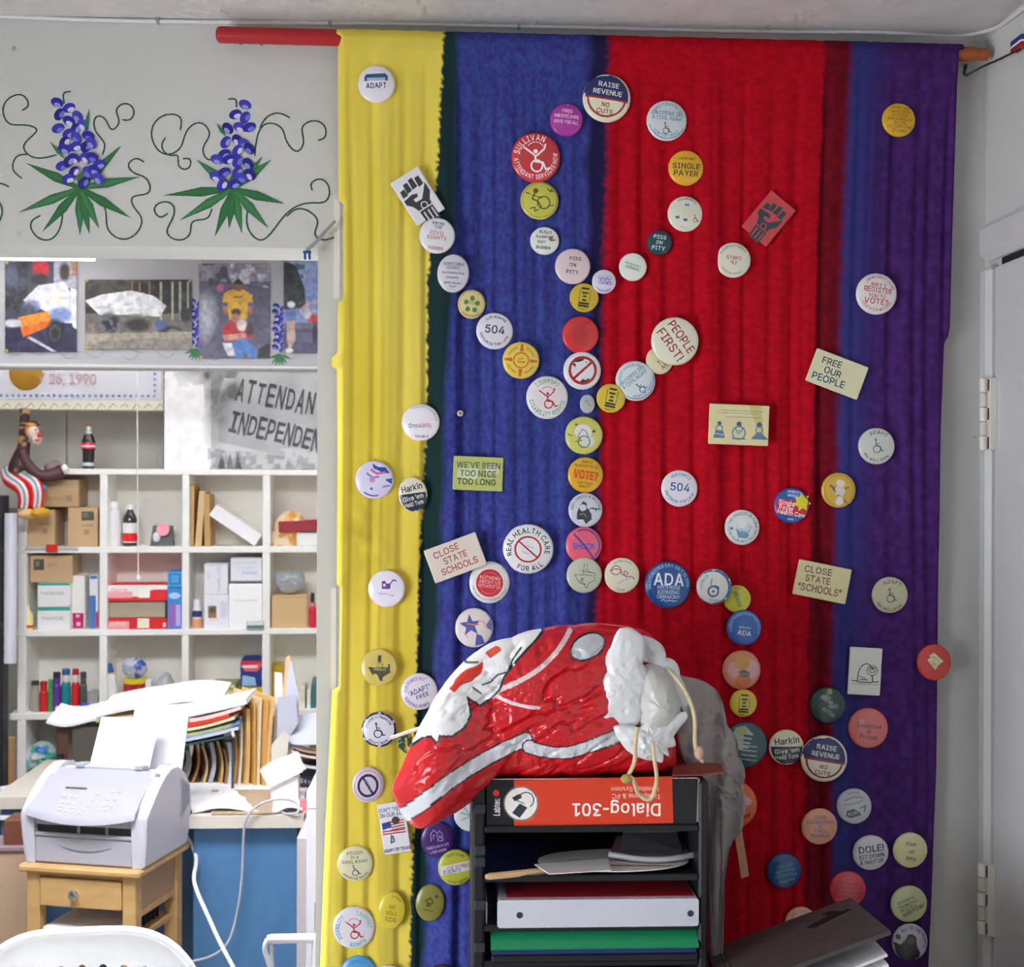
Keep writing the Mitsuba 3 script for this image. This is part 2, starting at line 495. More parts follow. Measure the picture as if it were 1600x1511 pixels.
# the lighting of both rooms: recessed fluorescent troffers
def troffer(x, y, w, d, rad, label):
    t = thing('ceiling_light', label, 'ceiling light')
    z = CEIL
    part(t, 'frame', cat(*[cbox(*q, z - 0.022, z - 0.0005, 0.002) for q in ((x - w / 2 - .03, x + w / 2 + .03, y - d / 2 - .03, y - d / 2), (x - w / 2 - .03, x + w / 2 + .03, y + d / 2, y + d / 2 + .03),
                                                                   (x - w / 2 - .03, x - w / 2, y - d / 2, y + d / 2), (x + w / 2, x + w / 2 + .03, y - d / 2, y + d / 2))]), whitem)
    G = np.array([[[x - w / 2, y - d / 2, z - .012], [x - w / 2, y + d / 2, z - .012]], [[x + w / 2, y - d / 2, z - .012], [x + w / 2, y + d / 2, z - .012]]])
    k = numbered(t + '__diffuser')
    dm = trimesh.Trimesh(G.reshape(-1, 3), [[0, 1, 3], [0, 3, 2]], process=False)
    if dm.face_normals[0][2] > 0: dm.invert()
    scene[k] = mikit.ply(dm, whitem)
    scene[k]['emitter'] = {'type': 'area', 'radiance': {'type': 'rgb', 'value': [rad * 0.97, rad * 0.99, rad * 1.04]}}
troffer(-0.95, 0.25, 0.55, 1.15, L_FRONT, 'recessed fluorescent ceiling light of the front room, nearer the curtain')
troffer(-0.95, -1.5, 0.55, 1.15, L_FRONT, 'recessed fluorescent ceiling light at the rear of the front room')
troffer(-0.85, 2.62, 1.15, 0.50, L_BACK, 'recessed fluorescent ceiling light of the back room')

# bare tube on a batten, seen under the header
t = thing('tube_light', 'bare glowing fluorescent tube under the back room ceiling', 'light')
q0, q1 = P(-420, 401.5, 4.02), P(148, 402, 4.02)
part(t, 'batten', cbox(q0[0], q1[0] - 0.02, 3.985, 4.055, q1[2] + 0.013, CEIL - 0.001, 0.003), whitem)
k = numbered(t + '__tube')
scene[k] = mikit.ply(tube([[x, 4.02, q1[2]] for x in np.linspace(q0[0], q1[0], 4)], 0.0105, 14), whitem, smooth=40)
scene[k]['emitter'] = {'type': 'area', 'radiance': {'type': 'rgb', 'value': [L_TUBE, L_TUBE, L_TUBE * 0.99]}}

# a second batten on the ceiling behind the beam, over the shelves
t = thing('tube_light', 'fluorescent batten on the ceiling behind the beam, over the shelves', 'light')
part(t, 'batten', cbox(-1.9, .6, 4.42, 4.49, CEIL - .034, CEIL - .001, .003), whitem)
k = numbered(t + '__tube')
scene[k] = mikit.ply(tube([[x, 4.455, CEIL - .046] for x in np.linspace(-1.88, .58, 4)], 0.0125, 14), whitem, smooth=40)
scene[k]['emitter'] = {'type': 'area', 'radiance': {'type': 'rgb', 'value': [L_TUBE * 1.6] * 3}}

# ---- the door in the right wall, painted like the wall
dY = lambda px: float(Pw(px, 800, XR)[1])
ztop = float(Pw(1578, 412, XR)[2])
doorm = mat('#c4c6c7', 0.4)
d = 'door_1'; labels[d] = {'kind': 'structure'}
y1, y0 = dY(1565), dY(1565) - 0.82
part(d, 'leaf', cbox(XR - 0.012, XR + 0.03, y0, y1, 0.005, ztop, 0.003), doorm)
yc = dY(1549)
part(d, 'casing', cat(cbox(XR - 0.022, XR + 0.002, y1 + 0.004, yc, 0.0, ztop + 0.004, 0.008), cbox(XR - 0.022, XR + 0.002, y0 - 0.055, y0 - 0.004, 0.0, ztop + 0.004, 0.008),
                   cbox(XR - 0.024, XR + 0.002, y0 - 0.06, yc + 0.003, ztop + 0.012, ztop + 0.072, 0.012)), doorm)
part(d, 'gap', cbox(XR - 0.004, XR + 0.002, y0, y1 - .006, ztop - 0.002, ztop + 0.013, 0.001), mat('#1d1b1a', 0.8))
for py0, py1 in ((592, 704), (1347, 1458)):
    za, zb_ = float(Pw(1560, py0, XR)[2]), float(Pw(1560, py1, XR)[2])
    h = part(d, 'hinge', cbox(XR - 0.0235, XR - 0.012, y1 - 0.012, y1 + 0.002, zb_, za, 0.001), mat('#cfcac2', 0.4))
    n = 5
    for i in range(n):
        s = (za - zb_) / n
        part(h, 'knuckle', lathe([(0, 0), (0.0058, 0.0006), (0.0064, 0.0016), (0.0064, s - 0.0022), (0.0058, s - 0.0012), (0, s - 0.0006)], 12, (XR - 0.0275, y1 + 0.0035, zb_ + i * s)), mat('#dedad2' if i % 2 == 0 else '#c9c4bc', 0.35), smooth=40)
    for i in (0, 2, 4):
        s = (za - zb_) / n
        part(h, 'slot', cbox(XR - 0.0245, XR - 0.0225, y1 - 0.0085, y1 - 0.0045, zb_ + (i + .1) * s, zb_ + (i + .9) * s, 0.0003), mat('#2c2825', 0.7))

# ---- white cable clipped along the top of the wall
pts = [P(x, y, WALL - 0.006) for x, y in ((-260, 15), (-100, 21), (0, 25), (120, 30), (250, 33), (380, 34.5), (525, 35.5), (800, 40.5), (1000, 45), (1250, 50), (1430, 53), (1515, 54))]
pts += [Pw(x, y, XR - 0.006) for x, y in ((1549, 46), (1575, 31), (1600, 13), (1640, -15))]
c = thing('ceiling_cable', 'thin white cable running along the top of the wall under the ceiling', 'cable')
part(c, 'sheath', tube(spline(pts, 120), 0.0034, 8), mat('#d6d6da', 0.4), smooth=True)
for x, y in ((248, 33), (516, 35.5), (810, 41)):
    q = P(x, y, WALL)
    part(c, 'clip', cbox(q[0] - .0022, q[0] + .0022, WALL - .012, WALL + .001, q[2] - .006, q[2] + .006, .0008), mat('#8d98a6', 0.5))

# ---- painted bluebonnets on the header
K = 2.963
def petal(g, x, y, r, a, seed):
    q = np.random.default_rng(seed)
    e = affinity.rotate(affinity.scale(Point(x, y).buffer(1, 10), r, r * 0.72, origin=(x, y)), a, origin=(x, y))
    g.shape(e, ('#2f2a9c', '#3a35ad', '#27237f', '#4440b5')[seed % 4])
    l = affinity.rotate(affinity.scale(Point(x + .2 * r, y - .35 * r).buffer(1, 8), r * .55, r * .34, origin=(x + .2 * r, y - .35 * r)), a, origin=(x, y))
    g.shape(l, ('#8f93d8', '#c9c9e6', '#6d74cf')[seed % 3])
SP = [[(265,475),(320,500),(275,530),(360,540),(320,560),(270,595),(350,600),(385,580),(410,630),(320,620),(300,660),(355,640),(300,690),(350,680),(400,680),(425,665),(345,735),(290,770),(320,750),(400,735),(430,730),(460,765),(345,800),(410,800),(440,790),(320,830),(390,850),(460,830)],
      [(1135,485),(1090,530),(1135,545),(1055,595),(1110,590),(1155,590),(1045,660),(1100,650),(1130,665),(1040,715),(1100,700),(1155,690),(1005,740),(1060,740),(1100,750),(1150,760),(1000,820),(1040,800),(1100,800),(1160,810),(1120,825),(1085,855),(1030,860)]]
LV = [((370,872), [(120,755),(85,985),(195,1075),(370,1090),(415,1085),(460,1060),(605,1010),(650,820),(562,675),(392,780)]),
      ((1080,875), [(755,905),(830,1022),(995,1095),(1120,1080),(1060,1060),(1245,1060),(1320,945),(1257,740),(1215,730),(910,740),(1085,790)])]
ST = [[((415,505),(395,612)), ((230,655),(302,738))], [((1003,572),(1046,632)), ((1215,725),(1160,800))]]
TD = [[[(105,510),(130,490),(110,445),(60,445),(15,500),(40,570),(120,580),(170,600),(110,680),(130,715),(260,718)], [(100,825),(60,780),(80,725),(130,715)],
       [(475,715),(485,670),(440,600),(450,540),(480,545),(520,600),(550,570),(540,510),(580,480),(620,515),(600,555),(570,555)],
       [(665,750),(630,735),(595,765),(620,800),(680,830),(690,890),(610,920),(615,950),(655,1010),(640,1070),(570,1108),(500,1060),(490,980),(470,930)],
       [(185,1000),(145,1030),(170,1095),(230,1110),(280,1050),(290,970)], [(298,478),(300,430),(325,425)], [(-60,870),(0,850),(40,865)], [(-60,900),(0,940),(10,990),(-10,1040)]],
      [[(835,600),(835,545),(780,530),(710,580),(710,660),(770,715),(830,690),(870,600),(930,570),(970,620),(940,690),(965,740),(1010,720)], [(765,640),(750,670),(790,720),(820,720),(830,770),(870,780),(880,740),(850,735)],
       [(1180,720),(1190,640),(1230,575),(1300,590),(1330,660),(1380,700),(1405,660),(1400,590),(1450,560),(1505,590),(1500,640),(1475,650)], [(1205,590),(1240,540),(1290,525),(1340,545)],
       [(980,970),(960,1010),(890,1030),(880,1080),(830,1112),(775,1080),(800,1010),(800,950),(760,935),(715,970),(740,1005),(775,990)], [(1150,960),(1150,1060),(1205,1112),(1270,1060),(1350,970),(1440,940),(1510,930),(1520,860),(1480,830),(1440,855),(1445,880)],
       [(1330,1000),(1370,970),(1440,985),(1470,1030),(1460,1090),(1490,1110),(1545,1100)], [(1095,495),(1090,462),(1060,460)]]]
def painted_flower(w, i, to3d, parent, lab):
    key = numbered(parent + '__painted_bluebonnet'); labels[key] = {'label': lab}
    g = Print()
    for td in TD[i]:
        s = spline(np.array(td) / K * [1, -1], 60)
        g.shape(LineString(s).buffer(1.15 * w, 4), '#2d5142')
    m, c = g.build(to3d); part(key, 'tendrils', m, VCP, color=c)
    g = Print()
    (bx, by), tips = LV[i]
    for n, (tx, ty) in enumerate(tips):
        a, b = np.array([bx, -by]) / K, np.array([tx, -ty]) / K
        d = b - a; nn = np.array([-d[1], d[0]]) / np.hypot(*d)
        wd = 7.5
        for s_, cc in ((1.0, '#2c6a3a'), (0.45, '#3f8050')):
            pts = [a - nn * wd * .35 * s_, a + d * .45 - nn * wd * s_, b, a + d * .45 + nn * wd * s_, a + nn * wd * .35 * s_]
            g.poly(pts, cc if (n + int(s_)) % 2 else '#356f44')
    for a, b in ST[i]:
        a, b = np.array(a) / K * [1, -1], np.array(b) / K * [1, -1]
        d = b - a; nn = np.array([-d[1], d[0]]) / np.hypot(*d) * 3.2
        g.poly([a, a + d * .6 + nn, b, a + d * .6 - nn], '#34734a')
    m, c = g.build(to3d); part(key, 'leaves', m, VCP, color=c)
    g = Print()
    for n, (x, y) in enumerate(SP[i]):
        petal(g, x / K, -y / K, 10.2, (-25, 20, 60, -50)[n % 4], n + 3 * i)
    m, c = g.build(to3d); part(key, 'petals', m, VCP, color=c)
painted_flower(1.0, 0, facing(0, 0, WALL), 'wall_front', 'blue flower spike painted on the header, left of the two')
painted_flower(1.0, 1, facing(0, 0, WALL), 'wall_front', 'blue flower spike painted on the header beside the curtain')
# small ones on the beam behind the photographs
g = Print()
for x0, y0, s in ((306, 470, 1.0), (437, 478, 1.0)):
    for n in range(16):
        petal(g, x0 + (n % 2) * 9 - 5 + 2 * math.sin(n * 2.1), -(y0 + n * 4.6), 5.5, (-30, 30)[n % 2], n)
    for a in (200, 230, 250, 270, 290, 310, 340):
        d = np.array([math.cos(math.radians(a)), math.sin(math.radians(a))]); b = np.array([x0, -(y0 + 76)])
        nn = np.array([-d[1], d[0]]) * 2.2
        g.poly([b - nn, b + d * 9 - nn, b + d * 20, b + d * 9 + nn, b + nn], '#3c7a4d')
for x0, y0 in ((60, 548), (150, 552), (205, 555), (262, 552), (455, 555), (110, 553), (25, 548), (335, 556)):
    s = spline([(x0 - 16, -y0 + 2), (x0 - 6, -y0 - 6), (x0 + 8, -y0 - 3), (x0 + 10, -y0 + 6), (x0 + 2, -y0 + 8), (x0 + 18, -y0 + 3)], 30)
    g.shape(LineString(s).buffer(0.5, 3), '#8aa396')
m, c = g.build(facing(0, 0, SOF, .0004, .00003)); part('trim_1', 'painted_bluebonnets', m, VCP, color=c)
g = Print()
for x0 in range(10, 260, 18):
    g.line([(x0, -637 - (x0 % 5)), (x0 + 7, -631), (x0 + 12, -636)], 1.4, '#8ea58c')
m, c = g.build(facing(0, 0, SHY + 0.03)); XF[0] = TURN; part('trim_2', 'painted_garland', m, VCP, color=c); XF[0] = None
# scuffs on the header
g = Print(); g.disc(22, -76, 3.5, '#a7a29b', 4); g.disc(30, -365, 4, '#c2bdb6', 5); g.disc(1524, -683, 1.2, '#6b655c'); g.disc(540, -340, 1, '#8d8780')
m, c = g.build(facing(0, 0, WALL)); part('wall_front', 'scuff_marks', m, VCP, color=c)
# strips of white corner tape down the edge of the pier
for n, (x0, y0_, x1, y1_) in enumerate(((521.5, 310, 532, 466), (517.5, 918, 526, 1078))):
    part('wall_front', 'corner_tape', pxbox(x0, y0_, x1, y1_, WALL - 0.0012, 0.0016, 0.0004), mat('#e3e0dc', 0.4))

# ================================================================ the dyed curtain on its pole
YC = 2.058
def zx(pts):
    """Pixel polyline -> functions of height: (z ascending, x)."""
    q = np.array([P(a, b, YC) for a, b in pts]); q = q[np.argsort(q[:, 2])]
    return q[:, 2], q[:, 0]
EDGE_L = zx([(526, 40), (526, 300), (526, 308), (534, 312), (534, 465), (525, 468), (524, 551), (515, 553), (515, 571), (523, 574), (524, 700), (523, 915), (528, 919), (528, 1078), (516, 1082), (510, 1200), (505, 1300), (497, 1511), (490, 1700)])
EDGE_R = zx([(1505, 60), (1501, 300), (1497, 505), (1493, 520), (1486, 530), (1478, 900), (1475, 1200), (1468, 1400), (1463, 1511), (1456, 1700)])
SOFT_L = zx([(526, 40), (525, 600), (522, 900), (512, 1150), (505, 1300), (497, 1511), (490, 1700)])
SOFT_R = zx([(1505, 60), (1501, 300), (1490, 600), (1478, 900), (1475, 1200), (1468, 1400), (1463, 1511), (1456, 1700)])
BND = [zx(q) for q in (
    [(694, 50), (684, 250), (668, 440), (667, 640), (656, 860), (650, 1090), (640, 1511), (636, 1700)],       # yellow | green
    [(713, 50), (712, 250), (706, 440), (696, 640), (688, 900), (676, 1090), (662, 1511), (656, 1700)],       # green | blue
    [(922, 50), (918, 250), (920, 440), (930, 640), (918, 900), (905, 1100), (890, 1700)],                    # blue | dark blend
    [(951, 50), (950, 250), (945, 400), (940, 700), (934, 900), (930, 1100), (920, 1700)],                    # dark blend | red
    [(1287, 50), (1280, 400), (1275, 600), (1266, 900), (1260, 1300), (1256, 1700)],                          # red | dark red
    [(1330, 50), (1320, 300), (1314, 500), (1308, 800), (1303, 1000), (1300, 1700)])]                         # dark red | purple
ZT_L, ZT_R = P(526, 44, YC), P(1505, 68, YC)
def rod_z(x):
    return ZT_L[2] + (ZT_R[2] - ZT_L[2]) * (x - ZT_L[0]) / (ZT_R[0] - ZT_L[0]) - 0.0135
XP0, XP1 = float(P(520, 700, YC)[0]), float(P(1500, 700, YC)[0])
CREASE = [(545, 5, .004), (577, 6, .005), (622, 7, .005), (655, 6, .005), (712, 7, .010), (745, 8, .006), (768, 6, .005), (800, 6, .004), (832, 8, .006), (866, 6, .004), (905, 8, .005), (968, 7, .003), (1003, 7, .005),
          (1040, 8, .004), (1083, 6, .005), (1128, 7, .005), (1163, 7, .006), (1206, 8, .005), (1240, 6, .004), (1284, 6, .007), (1335, 8, .004), (1392, 8, .006), (1432, 7, .006), (1452, 6, .004), (1481, 6, .008)]
def fold(x, z):
    """How far the cloth stands off its mean plane towards the room."""
    s = 520 + (x - XP0) / (XP1 - XP0) * 980
    s = s + 14 * (meshkit.noise(np.stack([z * 1.6, s / 160, z * 0], -1), 5) - .5)
    f = 0.012 * (meshkit.noise(np.stack([s / 46, z * .45, z * 0], -1), 1) - .5) + 0.009 * (meshkit.noise(np.stack([s / 19, z * .7, z * 0 + 3], -1), 2) - .5) + .0025 * (meshkit.noise(np.stack([s / 8, z * 1.3, z * 0 + 5], -1), 4) - .5)
    for c, w, d in CREASE:
        f = f - 1.1 * d * np.exp(-((s - c) / w) ** 2)
    return f
def cloth_y(x, z):
    zr = rod_z(x)
    k = np.clip((zr - z) / 0.30, 0, 1); k = k * k * (3 - 2 * k)
    k0 = 0.35 + .65 * k
    y = YC - 0.004 * (1 - k) - fold(x, z) * k0 + .004 * k
    lim = 2.0505 + np.maximum(0, zr - z - .02) * .25
    return lim - .003 * np.logaddexp(0, (lim - y) / .003)
NU, NZ = 760, 420
u = np.linspace(0, 1, NU)
zlow = float(P(1000, 1690, YC)[2])
rows = []
for ph in np.radians([200, 170, 140, 110, 85, 60, 35, 15]):       # the pocket around the pole
    x = np.interp(rod_z(0) * np.ones(1), *EDGE_L)[0] + u * (np.interp(rod_z(.8), *EDGE_R) - np.interp(rod_z(0), *EDGE_L))
    zr = rod_z(x); rr = .0150 + .0012 * (meshkit.noise(np.stack([x * 90, x * 0 + ph, x * 0], -1), 9) - .5)
    rows.append(np.stack([x, 2.0665 - rr * np.cos(ph), zr + rr * np.sin(ph)], -1))
for t in np.linspace(0, 1, NZ):
    zr = rod_z(np.array([0.0]))[0]
    z0 = zlow + (zr - zlow) * (1 - t)
    xl, xr = np.interp(z0, *EDGE_L), np.interp(z0, *EDGE_R)
    sl, sr = np.interp(z0, *SOFT_L), np.interp(z0, *SOFT_R)
    x = sl + u * (sr - sl) + (xl - sl) * np.exp(-u / .012) + (xr - sr) * np.exp(-(1 - u) / .012)      # tabs and bulges stay at the very edge
    z = zlow + (rod_z(x) - zlow) * (1 - t)
    y = cloth_y(x, z)
    k = np.clip((u - 0.985) / .015, 0, 1)                              # the right edge turns back to the wall
    y = y + .030 * k ** 2
    k = np.clip((0.014 - u) / .014, 0, 1)
    y = y + .028 * k ** 2
    rows.append(np.stack([x, y, z], -1))
G = np.array(rows)
X, Z = G[..., 0], G[..., 2]
def bx(i, dz=0):
    return np.interp(Z, *BND[i])
def nz(sx, sz, sd, o=3):
    return meshkit.fbm(np.stack([X * sx, Z * sz, X * 0], -1), o, sd)
C = np.zeros(G.shape)
def tone(a, b, n):
    n = np.clip(n, 0, 1)[..., None]
    return lin(a) * (1 - n) + lin(b) * n
yel = tone('#d2be40', '#e2d05c', (nz(14, 3, 11) - .25) * 2)
grn = tone('#12252b', '#1d3a3a', nz(30, 4, 12))
blu = tone('#3b3588', '#40539e', (nz(240, 200, 13) - .3) * 2.4)
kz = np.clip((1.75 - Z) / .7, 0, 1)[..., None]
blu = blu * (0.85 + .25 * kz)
nav = tone('#191a45', '#241c42', nz(60, 30, 14))
red = tone('#a40318', '#b80520', (nz(120, 200, 15) - .3) * 2.2)
dred = tone('#600618', '#76081c', (nz(90, 120, 16) - .3) * 2)
pur = tone('#3c1e5a', '#4e2870', (nz(110, 110, 17) - .3) * 2.2)
pbl = tone('#2c2c6a', '#39387e', nz(110, 110, 18))
def edge(i, ragged, soft, seed, sx=60, sz=240):
    """0 left of a boundary, 1 right of it, frayed where the dye ran."""
    d = X - bx(i) + ragged * (meshkit.fbm(np.stack([X * sx, Z * sz, X * 0], -1), 3, seed) - .5)
    return np.clip(d / soft + .5, 0, 1)[..., None]
C = yel
e = edge(0, .010, .003, 21, 120, 420); C = C * (1 - e) + grn * e
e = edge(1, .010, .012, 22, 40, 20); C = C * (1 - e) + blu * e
e = edge(2, .012, .016, 23, 40, 20); C = C * (1 - e) + nav * e
e = edge(3, .012, .012, 24, 90, 300); C = C * (1 - e) + red * e
e = edge(4, .008, .006, 25, 40, 60); C = C * (1 - e) + dred * e
e = edge(5, .010, .012, 26); C = C * (1 - e) + pbl * e
e = np.clip((X - bx(5) - .02) / .05 + .25 * (nz(40, 8, 27) - .5), 0, 1)[..., None]; C = C * (1 - e) + pur * e
# stains on the yellow stripe
for px_, py_, r, a in ((565, 800, .03, .3), (563, 845, .02, .3), (556, 660, .02, .15), (600, 860, .02, .15), (552, 900, .03, .2)):
    q = P(px_, py_, YC); d = np.hypot(X - q[0], (Z - q[2]) / 1.8)
    k = (a * np.exp(-(d / r) ** 2) * np.clip(nz(60, 40, 28) * 2 - .4, 0, 1))[..., None]; C = C * (1 - k) + lin('#8a6f1c') * k
nr, nc = G.shape[:2]
i, j = np.meshgrid(np.arange(nr - 1), np.arange(nc - 1), indexing='ij')
q = np.stack([i * nc + j, (i + 1) * nc + j, (i + 1) * nc + j + 1, i * nc + j + 1], -1).reshape(-1, 4)
cl = trimesh.Trimesh(G.reshape(-1, 3), np.vstack([q[:, [0, 1, 2]], q[:, [0, 2, 3]]]), process=False)
scene['curtain_cloth'] = {'type': 'twosided', 'bsdf': {'type': 'bumpmap', 'arbitrary': mikit.proc(lambda p, n, uv: mikit.noise(p.x * 700, p.y * 100, p.z * 260) * .6 + mikit.noise(p.x * 250, p.y * 100, p.z * 900) * .5, 4e-4), 'scale': 0.00009,
                          'bsdf': {'type': 'principled', 'base_color': {'type': 'mesh_attribute', 'name': 'vertex_color'}, 'roughness': 0.85, 'specular': 0.15, 'sheen': 0.1}}}
solo('curtain', cl, 'curtain_cloth', 'tall dyed curtain in yellow, blue, red and purple stripes covered with badges', 'curtain', smooth=True, color=C.reshape(-1, 3))

pole = thing('curtain_pole', 'round red wooden pole under the ceiling carrying the striped curtain', 'curtain pole')
a, b = P(341, 47.5, 2.0665), P(1503, 70.5, 2.0665)
a[2], b[2] = rod_z(a[0]) + .002, rod_z(b[0])
d = (b - a) / np.linalg.norm(b - a); aa = a + d * (np.interp(1.0, [0, 1], [0, 1]) * (ZT_L[0] - a[0] + .001) / d[0])
part(pole, 'rod', tube([a - d * .004, a - d * .0025, a, a + d * .004, aa, aa + d * .002, b], [.002, .008, .0115, .0125, .0125, .0105, .0105], 20), mat('#a81a24', 0.35), smooth=50)
e0 = b
part(pole, 'finial', tube([e0 - d * .01, e0 - d * .002, e0 + d * .022, e0 + d * .024, e0 + d * .026, e0 + d * .028, e0 + d * .040, e0 + d * .042], [.0104, .0115, .0112, .0096, .0092, .0098, .0096, .006], 20), mat('#a2562a', 0.4), smooth=40, label='bare orange-brown wooden end')
for x, y in ((372, 58), (405, 59)):
    q = P(x, y, 2.075)
    part(pole, 'nail', tube([[q[0], 2.055, q[2] - .002], [q[0], 2.101, q[2] - .002]], .0022, 8), mat('#4f6a68', 0.4, 0.6))

# small things beside the curtain
w = thing('hook_strap', 'grey metal strap with a blue clip hanging beside the yellow stripe', 'strap')
part(w, 'strap', tube(spline([P(524, 345, 2.085), P(508, 362, 2.08), P(494, 378, 2.075), P(479, 391, 2.072)], 14), [.0022] * 5 + [.003] * 9, 8), mat('#a5a9b4', 0.3, 0.5), smooth=40)
part(w, 'clip', cat(pxbox(473, 391.5, 486, 395, 2.068, .008, .001), pxbox(474.5, 394, 478, 405, 2.068, .007, .001), pxbox(481.5, 394, 485, 405, 2.068, .007, .001)), mat('#2c4a9a', 0.4))
w = thing('hanging_wire', 'black wire strung from the curtain edge to the right wall', 'wire')
part(w, 'wire', tube(spline([P(1512, 117, 2.07), P(1528, 108, 2.06), Pw(1552, 97, XR - .02), Pw(1575, 86, XR - .02), Pw(1594, 77, XR - .014)], 24), .0017, 8), mat('#23282b', 0.5), smooth=True)
part(w, 'hook', tube(spline([P(1512, 117, 2.07), P(1508, 117, 2.07), P(1508, 108, 2.074), P(1508, 104, 2.098)], 14), .0024, 8), mat('#1f3a4a', 0.5), smooth=True)
w = thing('flag_clip', 'small red, white and blue clip on the right wall holding a black wire', 'clip')
q = Pw(1594, 72, XR)
for k_, (z0, z1, c_) in enumerate(((-.008, -.0025, '#8f1c22'), (-.0025, .001, '#e8e6e6'), (.001, .0085, '#27327e'))):
    part(w, ('red_band', 'white_band', 'blue_band')[k_], cbox(XR - .012, XR + .001, q[1] - .030, q[1] + .008 - .004 * (k_ == 1), q[2] + z0, q[2] + z1, .0008), mat(c_, 0.4))

# ================================================================ the badges
def badge_mesh(rx, ry, base, split=None):
    """A domed tin badge facing +z, with its edge rolled back; radius in metres."""
    r = (rx + ry) / 2; h = 0.105 * r + .0006; e = .0042
    prof = [(0, h)] + [(t, h * (1 - t ** 3)) for t in np.linspace(.12, .9, 9)] + [(.945, h * .14), (.975, -.0006), (.993, -.0018), (1.0, -.003), (.99, -e), (.93, -e - .0004), (0, -e - .0004)]
    n = 44; a = np.arange(n) * 2 * np.pi / n
    V = [[0, 0, prof[0][1]]]
    for t, z in prof[1:-1]:
        V += [[t * rx * math.cos(k), t * ry * math.sin(k), z] for k in a]
    V.append([0, 0, prof[-1][1]])
    Fc = []; m = len(prof) - 2
    for j in range(n):
        Fc.append([0, 1 + j, 1 + (j + 1) % n])
    for i in range(m - 1):
        for j in range(n):
            p, q = 1 + i * n + j, 1 + i * n + (j + 1) % n
            Fc += [[p, p + n, q + n], [p, q + n, q]]
    L = len(V) - 1
    for j in range(n):
        Fc.append([L, 1 + (m - 1) * n + (j + 1) % n, 1 + (m - 1) * n + j])
    return trimesh.Trimesh(V, Fc, process=False), (lambda t: np.where(t < .9, h * (1 - np.clip(t, 0, 1) ** 3), np.interp(t, [.9, .945, .975, .993], [h * (1 - .9 ** 3), h * .14, -.0006, -.0018]))), h


def seat(X, Z, R, q=12):
    """Depth of the front of the cloth under a badge."""
    a = np.linspace(-1, 1, 9); gx, gz = np.meshgrid(X + R * a, Z + R * a)
    k = np.hypot(gx - X, gz - Z) <= R * 1.01
    return float(np.percentile(cloth_y(gx, gz)[k], q))


def frame(cx, cy, layer, R_px, tilt, seed, yaw=0, pitch=0, card=False):
    q = P(cx, cy, YC - .01)
    y = seat(q[0], q[2], R_px / F * YC, 3 if card else 12) - .0052 - .0062 * layer; wob = .25 if card else 1
    r_ = np.random.default_rng(seed)
    c = P(cx, cy, y)
    rx, rz = math.radians(pitch + wob * r_.uniform(-3, 3)), math.radians(yaw + wob * r_.uniform(-3.5, 3.5))
    ez = np.array([math.sin(rz), -math.cos(rz) * math.cos(rx), math.sin(rx)]); ez /= np.linalg.norm(ez)
    up = np.array([0, 0, 1.0]); ex = np.cross(up, ez); ex /= np.linalg.norm(ex); ey = np.cross(ez, ex)
    t = math.radians(tilt)
    return c, ex * math.cos(t) + ey * math.sin(t), ey * math.cos(t) - ex * math.sin(t), ez, y / F * 1.0


def round_badge(cx, cy, rx, ry, base, label, draw, tilt=-6, layer=0):
    """tilt: anticlockwise turn of the print in the picture plane, in degrees. draw(Print) works with the radius 1."""
    key = thing('button_badge', label, 'badge', 'badges pinned on the curtain')
    c, ex, ey, ez, s = frame(cx, cy, layer, max(rx, ry), tilt, int(cx * 7 + cy))
    m, dome, h = badge_mesh(rx * s, ry * s, base)
    M = np.stack([ex, ey, ez], 1)
    m.vertices = m.vertices @ M.T + c
    part(key, 'shell', m, mat(base, 0.22, coat=0.6), smooth=35)
    g = Print(.2); draw(g)
    if g.v:
        def to3d(v, l):
            t = np.hypot(v[:, 0], v[:, 1])
            z = dome(t) + .00025 + l * .00004
            return np.stack([v[:, 0] * rx * s, v[:, 1] * ry * s, z], -1) @ M.T + c
        pm, pc = g.build(to3d)
        part(key, 'print', pm, VCB, color=pc)
    return key


def card_badge(corners, base, label, draw, layer=0, thick=.003, name='card_badge'):
    """Rectangular badge given by its corners in the photograph: top left, top right, bottom right, bottom left of the print. draw works in pixels, y up, about the centre."""
    key = thing(name, label, 'badge', 'rectangular badges pinned on the curtain')
    q = np.array(corners, float); cc = q.mean(0)
    w = (np.hypot(*(q[1] - q[0])) + np.hypot(*(q[2] - q[3]))) / 2; h = (np.hypot(*(q[3] - q[0])) + np.hypot(*(q[2] - q[1]))) / 2
    d = (q[1] - q[0]) + (q[2] - q[3]); tilt = -math.degrees(math.atan2(d[1], d[0]))
    c, ex, ey, ez, s = frame(cc[0], cc[1], layer, max(w, h) / 2, tilt, int(cc[0] + cc[1]), card=True)
    M = np.stack([ex, ey, ez], 1)
    m = cbox(-w / 2 * s, w / 2 * s, -h / 2 * s, h / 2 * s, -thick, .0012, .0012)
    m.vertices = m.vertices @ M.T + c
    part(key, 'shell', m, mat(base, 0.3, coat=0.4))
    g = Print(); draw(g, w / 2, h / 2)
    if g.v:
        pm, pc = g.build(lambda v, l: np.stack([v[:, 0] * s, v[:, 1] * s, .0014 + l * .00005], -1) @ M.T + c)
        part(key, 'print', pm, VCB, color=pc)
    return key


def lines(g, rows, col, width=1.5, bold=True):
    """rows: (text, y, height[, x])"""
    for r in rows:
        x = r[3] if len(r) > 3 else 0
        y, h = r[1], r[2]
        wmax = min(width, 2 * math.sqrt(max(.05, .86 - y * y)))
        g.text(r[0], x, y, h, col, width=wmax, bold=bold)


